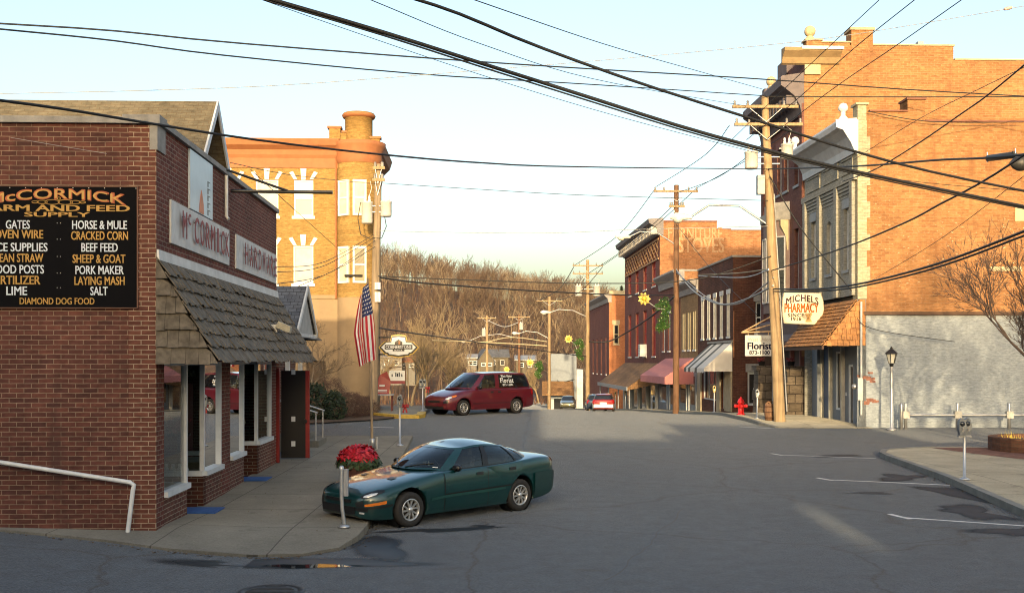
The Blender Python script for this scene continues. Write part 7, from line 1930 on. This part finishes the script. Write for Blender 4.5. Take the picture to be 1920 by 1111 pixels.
xs_ = [(1698 - 960) * 42.85 / 2000 - 15.6, (1795 - 960) * 42.85 / 2000 - 15.6, (1892 - 960) * 42.85 / 2000 - 15.6, 6.4, 8.5]
for x in xs_ + [(1690 - 960) * 42.85 / 2000 - 15.6]:
    q = MB(); q.lathe([(.001, -.1), (.065, -.1), (.065, 1.02 if x > 0.2 else .94), (.05, 1.05), (.001, 1.06)], (x, .0, 0), 12); q.obj('post', M_ALU, t)
q = MB(); q.tube([(xs_[0], -.02, .57), (8.6, -.02, .57)], .05, 10); q.obj('rail', M_ALU, t)
for x in xs_[:3] + xs_[3:]:
    q = MB(); q.box(x - .13, x + .13, -.12, .08, .44, .72); q.obj('joint_plate', plain("plate_paint", (.46, .45, .4), .6), t)
# round brick planter
bx_, by_ = 15.55, 31.2
t = thing("brick_planter", "low round brick planter on the right hand corner pavement", "planter", (bx_, by_, gz(bx_, by_, SWH)), 0)
q = MB(); q.lathe([(1.5, 0), (1.5, .4)], (0, 0, 0), 24, smooth=False); q.lathe([(1.5, .4), (1.25, .4), (1.25, .25)], (0, 0, 0), 24, smooth=False); q.obj('wall', brick("planter_brick", (.12, .055, .035), (.18, .09, .055), (.1, .07, .05), .09, .22, .007), t)
q = MB(); q.lathe([(1.24, .3), (.001, .34)], (0, 0, 0), 10); q.obj('soil', M_LITTER, t)
q = MB(); rr = random.Random(8)
for k in range(30):
    a = rr.uniform(2.4, 4.0); p = Vector((1.0 * math.cos(a) * rr.uniform(.8, 1.1), 1.0 * math.sin(a), .3)); q.poly([p, p + Vector((.02, 0, 0)), p + Vector((rr.uniform(-.08, .08), rr.uniform(-.08, .08), rr.uniform(.15, .3)))])
q.obj('yellow_tuft', plain("yellow_grass", (.45, .36, .06), .8), t)
# red board, bench and small sign beside the corner building
t = thing("red_display_board", "red painted board with white lines leaning on a small table by the corner building", "display board", (-5.75, 47.2, gz(-5.7, 47.2, .14)), 0)
q = MB(); q.prism([(-.35, 0, .75), (.3, 0, .75), (.38, .1, 1.3), (.2, .1, 1.75), (-.1, .1, 1.6), (-.35, .1, 1.15)], (0, .06, 0)); q.obj('board', M_RED, t)
q = MB()
for z, a, b_ in ((.86, -.2, .22), (.93, -.2, .22), (1.1, -.12, .12), (1.15, -.12, .12)): q.box(a, b_, -.012, .1, z - .015, z + .015)
q.obj('white_line', M_WHITE, t)
q = MB(); q.box(-.4, .5, -.15, .35, .68, .74)
q.obj('table_top', M_GREYM, t)
for x in (-.33, .43):
    for y in (-.1, .3): g = MB(); g.box(x - .03, x + .03, y - .03, y + .03, 0, .68); g.obj('leg', plain("brown_leg", (.12, .03, .025), .7), t)
t = thing("yard_sign", "small white sign with a dark red lower band hung beyond the red board", "sign", (-5.2, 48.2, gz(-5.2, 48.2, .14)), 0)
q = MB(); q.box(-.36, .36, -.02, .02, 1.32, 1.78); q.obj('panel', M_WHITE, t)
q = MB(); q.box(-.3, .36, -.03, .0, 1.18, 1.315); q.obj('red_band', plain("dull_red", (.25, .04, .05), .6), t)
q = MB()
for x, h in ((-.22, .12), (-.05, .2), (.02, .16), (.1, .2), (.22, .12)): q.box(x - .02, x + .03, -.026, -.02, 1.5, 1.5 + h)
q.obj('mark', M_NAVY, t)
q = MB(); q.tube([(.38, 0, 0), (.38, 0, 1.95), (-.36, 0, 1.9)], .025, 6); q.obj('post', M_POLED, t)
# pole decorations: star flowers and green lit garlands
def deco(label, star, gar, rs, rg):
    t = thing("pole_decoration", label, "holiday decoration", star, 0, "holiday decorations on the poles")
    q = MB(); n = 9
    for k in range(n):
        a = 2 * math.pi * k / n; e = Vector((math.cos(a), 0, math.sin(a))); s_ = Vector((-e.z, 0, e.x))
        q.prism([e * rs * .2 - s_ * rs * .14, e * rs * .62 - s_ * rs * .24, e * rs, e * rs * .62 + s_ * rs * .24, e * rs * .2 + s_ * rs * .14], (0, .08, 0))
    q.ball((0, -.02, 0), rs * .32, 10); q.obj('star', plain("yellow_tinsel", (.62, .42, .03), .45, var=.25, scale=9), t)
    g = [Vector(p) - Vector(star) for p in gar]
    rr = random.Random(int(rs * 100)); q = MB(); l_ = MB()
    for k in range(900):
        f = rr.random(); i = min(int(f * (len(g) - 1)), len(g) - 2); c = g[i].lerp(g[i + 1], f * (len(g) - 1) - i)
        p = c + Vector((rr.gauss(0, 1), rr.gauss(0, .7), rr.gauss(0, 1))).normalized() * rg * rr.uniform(.5, 1.05)
        e = Vector((rr.uniform(-1, 1), rr.uniform(-1, 1), rr.uniform(-1, 1))).normalized() * rg * .3; f_ = e.orthogonal().normalized() * rg * .13
        q.poly([p - e, p + f_, p + e, p - f_])
        if k % 30 == 0: l_.ball(p * 1.0, rg * .11, 5)
    q.obj('garland', plain("garland_green", (.045, .12, .02), .6, var=.4, scale=9), t)
    l_.objs('bulb', plain("bulb_cream", (.7, .68, .4), .4), t)
    q = MB(); q.tube([(0, .05, 0)] + g[:1] + g[-1:], .03, 5); q.obj('frame', M_GREYM, t)
Yd = Y2 - .5
deco("yellow star with a tall green lit garland on the dark brown pole", P(1208, 560, Yd), [P(x, y, Yd) for x, y in ((1232, 578), (1246, 562), (1252, 580), (1240, 600), (1236, 616), (1250, 608), (1247, 580))], .42, .27)
Yd = Y3 - .5
deco("yellow star with a green garland on the pole with transformer cans", P(1066, 635, Yd), [P(x, y, Yd) for x, y in ((1078, 645), (1088, 638), (1092, 650), (1084, 662), (1090, 672), (1082, 655))], .42, .3)
Yd = Y4 - .5
deco("small yellow star with a green garland before the grey blue building", P(994, 679, Yd), [P(x, y, Yd) for x, y in ((1004, 686), (1012, 680), (1014, 692), (1006, 700), (1013, 706))], .55, .38)
Yd = Y6 - 1
deco("farthest yellow star showing just above the minivan roof", P(950, 692, Yd), [P(x, y, Yd) for x, y in ((957, 700), (962, 698), (962, 704))], .6, .3)
# ================================================================== trees, shrubs, hillside, far houses
def tree_segments(rr, H, levels=5, spread=.55, trunk_r=.14, split=.32, kids=(2, 4)):
    """bare tree as a list of (p0, p1, r0, r1)"""
    segs = []
    def grow(p, d, L, r, lev):
        n = 3 if lev < 3 else 2
        q = p
        for i in range(n):
            d2 = (d + Vector((rr.uniform(-.16, .16), rr.uniform(-.16, .16), rr.uniform(-.02, .12)))).normalized()
            e = q + d2 * L / n; r1 = r * (1 - .28 * (i + 1) / n)
            segs.append((q, e, r * (1 - .28 * i / n), r1)); q = e; d = d2
            if lev < levels and i < n - 1 and rr.random() < .75 and lev > 0:
                a = d2.orthogonal(); a.rotate(Matrix.Rotation(rr.uniform(0, 6.28), 3, d2))
                grow(q, (d2 + a * rr.uniform(.5, 1.0) * spread * 1.5).normalized(), L * rr.uniform(.4, .65), r1 * .5, lev + 1)
        if lev < levels:
            for k in range(rr.randint(*kids)):
                a = d.orthogonal(); a.rotate(Matrix.Rotation(rr.uniform(0, 6.28), 3, d))
                grow(q, (d + a * rr.uniform(.4, 1.1) * spread + Vector((0, 0, .1))).normalized(), L * rr.uniform(.6, .85), r * .62, lev + 1)
    grow(Vector((0, 0, -.2)), Vector((0, 0, 1)), H * split, trunk_r, 0)
    return segs
def seg_arrays(segs, n=3, rmin=.0):
    V, Fc = [], []
    for p, q, r0, r1 in segs:
        d = (q - p); d = d.normalized() if d.length > 1e-6 else Vector((0, 0, 1))
        a = d.orthogonal().normalized(); b_ = d.cross(a); base = len(V)
        for c, r in ((p, max(r0, rmin)), (q, max(r1, rmin * .6))):
            for k in range(n): V.append(c + (a * math.cos(6.2832 * k / n) + b_ * math.sin(6.2832 * k / n)) * r)
        for k in range(n): Fc.append([base + k, base + (k + 1) % n, base + n + (k + 1) % n, base + n + k])
    return V, Fc
def bare_tree(label, pos, H, seed, mat, levels=5, spread=.55, r=.14, rmin=.006, split=.32, kids=(2, 4), name="bare_tree", nmax=9000, tr_lev=.45):
    rr = random.Random(seed); segs = tree_segments(rr, H, levels, spread, r, split, kids)
    t = thing(name, label, "tree", pos, 0)
    tr = [s for s in segs if s[2] > r * tr_lev]; cr_ = [s for s in segs if s[2] <= r * tr_lev]
    V, Fc = seg_arrays(tr, 7); q = MB(); q.add(V, Fc, True); q.obj('trunk', mat, t)
    V, Fc = seg_arrays(cr_, 3, rmin); q = MB(); q.add(V, Fc, True); q.obj('crown', mat, t)
    return t
M_TWIG = plain("twig_bark", (.085, .06, .05), .9, var=.3, scale=3)
M_PALEB = plain("pale_bark", (.3, .225, .13), .9, var=.3, scale=2)
# street tree in the brick planter, half out of the picture
bare_tree("bare young street tree standing in the round brick planter", (16.0, 31.2, gz(15.4, 31.2, SWH + .25)), 5.8, 21, M_TWIG, 6, .52, .08, .0065, .36, kids=(2, 4))
for k, (x, y, H) in enumerate(((16.1, 10.5, 10.5), (18.6, 7.5, 8.5))):
    bare_tree(("bare street tree out of view right of the viewpoint", "second bare street tree behind the first one right of the viewpoint")[k], (x, y, gz(x, y, .1)), H, 90 + k, M_TWIG, 5, .55, .2, .022, .36, kids=(3, 4))
# trees beyond the alley and down the street
for k, (px, Y, H, lab) in enumerate(((772, 120, 11.5, "bare pale tree behind the CORNERSTONE sign"), (800, 112, 12.5, "broad bare pale tree with leaning limbs behind the minivan"), (845, 150, 11, "bare pale tree between the sign and the far poles"), (895, 205, 9, "small bare tree in front of the far gabled house"), (735, 150, 12, "bare pale tree directly behind the turret pole"), (1010, 215, 9, "bare tree behind the far utility poles"))):
    x = (px - 960) * Y / 2000
    bare_tree(lab, (x, Y, ground(x, Y) - .2), H, 40 + k, M_PALEB, 5, .5, .2, .022, .26)
# weeping bare shrub tree by the rendered wall
bare_tree("thin bare tree against the rendered wall of the corner building", (-8.4, 44.5, gz(-8.4, 44.5)), 4.6, 77, M_BARK, 5, .9, .06, .006, .3)
# planting bed and shrubs
blob("planting_bed", -8.6, 45.5, 2.6, 4.0, M_LITTER, 41, .06)
def shrub(label, x, y, rx, h, mat, seed, n, s, twig=False):
    t = thing("shrub", label, "shrub", (x, y, gz(x, y)), 0)
    rr = random.Random(seed); q = MB()
    for k in range(n):
        a = rr.uniform(0, 6.283); u = rr.random(); w = rx * (.45 + .6 * math.sin(min(1, u * 1.15) * math.pi) ** .6) * rr.uniform(.5, 1.08)
        p = Vector((w * math.cos(a), w * math.sin(a), h * u * rr.uniform(.9, 1.05) + .05))
        e = Vector((rr.uniform(-1, 1), rr.uniform(-1, 1), rr.uniform(-.6, 1))).normalized(); g = e.orthogonal().normalized()
        L_ = s * rr.uniform(.6, 1.4)
        if twig: q.poly([p - e * L_, p - e * L_ * .9 + g * .012, p + e * L_])
        else: q.poly([p - e * L_, p + g * L_ * .5, p + e * L_, p - g * L_ * .5])
    q.obj('foliage', mat, t)
    V, Fc = seg_arrays(tree_segments(rr, h, 3, .6, .03), 4); q = MB(); q.add(V, Fc); q.obj('stem', M_BARK, t)
M_YEW = plain("yew_green", (.022, .038, .014), .7, var=.5, scale=12)
M_DEAD = plain("bare_shrub", (.1, .055, .04), .9, var=.4, scale=9)
shrub("dark green evergreen shrub left of the bare shrubs by the rendered wall", -7.95, 43.2, .7, 1.4, M_YEW, 1, 900, .08)
shrub("second dark evergreen shrub nearer the brick porch", -7.15, 43.0, .5, 1.15, M_YEW, 2, 700, .075)
shrub("low reddish bare shrub before the brown door", -6.75, 44.6, .85, 1.0, M_DEAD, 3, 2200, .13, True)
shrub("taller reddish bare shrub between the evergreens", -7.5, 44.4, .8, 1.6, M_DEAD, 4, 2000, .13, True)
shrub("brown bare shrub at the corner of the yellow kerb", -6.35, 45.6, .7, .8, M_DEAD, 5, 1800, .12, True)
# conifer behind the roofs
def conifer(label, pos, H, R, seed):
    t = thing("conifer_tree", label, "tree", pos, 0); rr = random.Random(seed)
    q = MB(); q.tube([(0, 0, 0), (0, 0, H)], [.25, .03], 7); q.obj('trunk', M_BARK, t)
    q = MB()
    for k in range(1500):
        u = rr.random() ** .8; z = H * (.15 + .85 * u); w = R * (1 - u) * (.55 + .45 * abs(math.sin(u * 26))) * rr.uniform(.3, 1.05); a = rr.uniform(0, 6.28)
        p = Vector((w * math.cos(a), w * math.sin(a), z - w * .3)); e = Vector((math.cos(a), math.sin(a), rr.uniform(-.6, .1))).normalized(); g = e.cross(UZ).normalized()
        q.poly([p - e * .3, p + g * .13, p + e * .4, p - g * .13])
    q.obj('crown', M_YEW, t)
conifer("dark conifer showing beside the maroon furniture block", (15.6, 152, ground(15.6, 152)), 17.5, 2.6, 3)
# wooded hillside
protos = []
for k in range(10):
    rr = random.Random(200 + k); segs = tree_segments(rr, 12, 3, .42 + .02 * k, .16, .42, (2, 3))
    V, Fc = seg_arrays(segs, 3, .055)
    protos.append((np.array([tuple(v) for v in V], np.float32), np.array(Fc, np.int32)))
AV, AF, AM, base = [], [], [], 0
rs = np.random.RandomState(5)
cand = []
for _ in range(60000):
    Y = rs.uniform(208, 480); px = rs.uniform(660, 1260)
    if rs.rand() > (Y / 480.0) ** 1.2: continue
    X = (px - 960) * Y / 2000
    if Y < 232 and rs.rand() < .55: continue
    cand.append((X, Y))
    if len(cand) > 1150: break
for X, Y in cand:
    pv_, pf = protos[rs.randint(10)]
    s = rs.uniform(.7, 1.15); a = rs.uniform(0, 6.28); c_, s_ = math.cos(a), math.sin(a)
    v = pv_ * np.array([s, s, s * rs.uniform(.9, 1.15)], np.float32)
    w = np.stack([v[:, 0] * c_ - v[:, 1] * s_ + X, v[:, 0] * s_ + v[:, 1] * c_ + Y, v[:, 2] + ground(X, Y) - .3], 1)
    AV.append(w); AF.append(pf + base); base += len(w); AM.append(np.full(len(pf), 0 if rs.rand() < .72 else 1, np.int32))
AV, AF, AM = np.concatenate(AV), np.concatenate(AF), np.concatenate(AM)
me = bpy.data.meshes.new("hillside_wood")
me.vertices.add(len(AV)); me.vertices.foreach_set('co', AV.ravel())
me.loops.add(AF.size); me.loops.foreach_set('vertex_index', AF.ravel())
me.polygons.add(len(AF)); me.polygons.foreach_set('loop_start', np.arange(0, AF.size, 4, dtype=np.int32)); me.polygons.foreach_set('loop_total', np.full(len(AF), 4, np.int32))
me.materials.append(plain("hill_bark", (.12, .082, .058), .95, var=.3, scale=.3)); me.materials.append(plain("hill_pale_bark", (.24, .185, .125), .95, var=.25, scale=.3))
me.polygons.foreach_set('material_index', AM); me.update(); me.validate()
o = bpy.data.objects.new("hillside_wood", me); COL.objects.link(o); o['kind'] = 'stuff'; o['label'] = "bare leafless wood covering the far hillside"; o['category'] = "wood"
# undergrowth that softens the slope: low brush as one mass
bv, bf = [], []
rs = np.random.RandomState(9)
for _ in range(9000):
    Y = rs.uniform(200, 430); X = (rs.uniform(640, 1260) - 960) * Y / 2000; z = ground(X, Y)
    a = rs.uniform(0, 6.28); l_ = rs.uniform(.6, 2.2); w = rs.uniform(.04, .12)
    dx, dy = math.cos(a) * w, math.sin(a) * w; lx_, ly_ = rs.uniform(-.7, .7, 2); b0 = len(bv)
    bv += [(X - dx, Y - dy, z - .1), (X + dx, Y + dy, z - .1), (X + lx_, Y + ly_, z + l_)]; bf.append([b0, b0 + 1, b0 + 2])
me = bpy.data.meshes.new("undergrowth"); me.from_pydata(bv, [], bf); me.materials.append(plain("brush_brown", (.12, .062, .036), .95, var=.4, scale=.4))
o = bpy.data.objects.new("undergrowth", me); COL.objects.link(o); o['kind'] = 'stuff'; o['label'] = "brown brush between the trees of the hillside"; o['category'] = "undergrowth"
# far houses at the foot of the hill
def house(label, px, py, Y, w_, d, h, roof_h, wall, roof, rz=0, cat="house", gable_front=False):
    x = (px - 960) * Y / 2000; z = 2.8 - (py - 676) * Y / 2000
    t = thing("house", label, cat, (x, Y, z), rz)
    fr = F((-w_ / 2, 0, 0), UX, -UY)
    ws = [(w_ * .2, w_ * .2 + .9, h * .35, h * .75), (w_ * .62, w_ * .62 + .9, h * .35, h * .75)]
    q = MB(); q.wall(fr, 0, w_, -3, h, ws, .12); body_box(q, -w_ / 2, w_ / 2, 0, d, -3, h, 'ft'); 
    if gable_front: q.poly([(-w_ / 2, 0, h), (w_ / 2, 0, h), (0, 0, h + roof_h)])
    else:
        for s in (-1, 1): q.poly([(s * w_ / 2, 0, h), (s * w_ / 2, d, h), (s * w_ / 2, d / 2, h + roof_h)])
    q.obj('wall', wall, t)
    for a, b_, c, d_ in ws: window(t, fr, a, b_, c, d_, .12, M_WHITE, M_GLASS, sill=False, fw=.1)
    q = MB(); o_ = .3
    if gable_front:
        for s in (-1, 1): q.prism([(s * (w_ / 2 + o_), -o_, h - o_ * roof_h / (w_ / 2)), (0, -o_, h + roof_h), (0, -o_, h + roof_h + .18), (s * (w_ / 2 + o_), -o_, h - o_ * roof_h / (w_ / 2) + .18)], (0, d + 2 * o_, 0))
    else:
        for y in (-o_, d + o_): q.prism([(-w_ / 2 - o_, y, h - .15), (-w_ / 2 - o_, d / 2, h + roof_h), (-w_ / 2 - o_, d / 2, h + roof_h + .18), (-w_ / 2 - o_, y, h + .03)], (w_ + 2 * o_, 0, 0))
    q.obj('roof', roof, t)
    return t
M_DIMW, M_DIMC = plain("dim_white_siding", (.15, .14, .125), .7), plain("dim_cream_siding", (.11, .09, .06), .7)
house("small cream house with a steep gable at the foot of the hill", 911, 692, 215, 3.2, 7, 1.8, 2.2, M_DIMC, M_SLATE, .15, gable_front=True)
house("grey roofed wing behind the gabled house on the hill foot", 933, 692, 224, 4.6, 6, 2.6, 1.5, M_DIMC, M_SLATE, .1)
house("white shed left of the gabled house below the wood", 884, 692, 213, 2.0, 3, 2.3, .6, M_DIMW, M_GREYM, 0)
house("low white house behind the CORNERSTONE sign", 733, 692, 205, 4.2, 6, 2.4, 1.0, M_DIMW, plain("grey_metal_roof", (.15, .14, .13), .6), .1)
house("small white house half hidden by the pale trees", 763, 694, 210, 3.2, 5, 1.8, 1.0, M_DIMW, M_TERRA, -.1)
house("white low house right of the far poles", 985, 696, 220, 4, 5, 2.4, .8, M_DIMC, M_GREYM, 0)
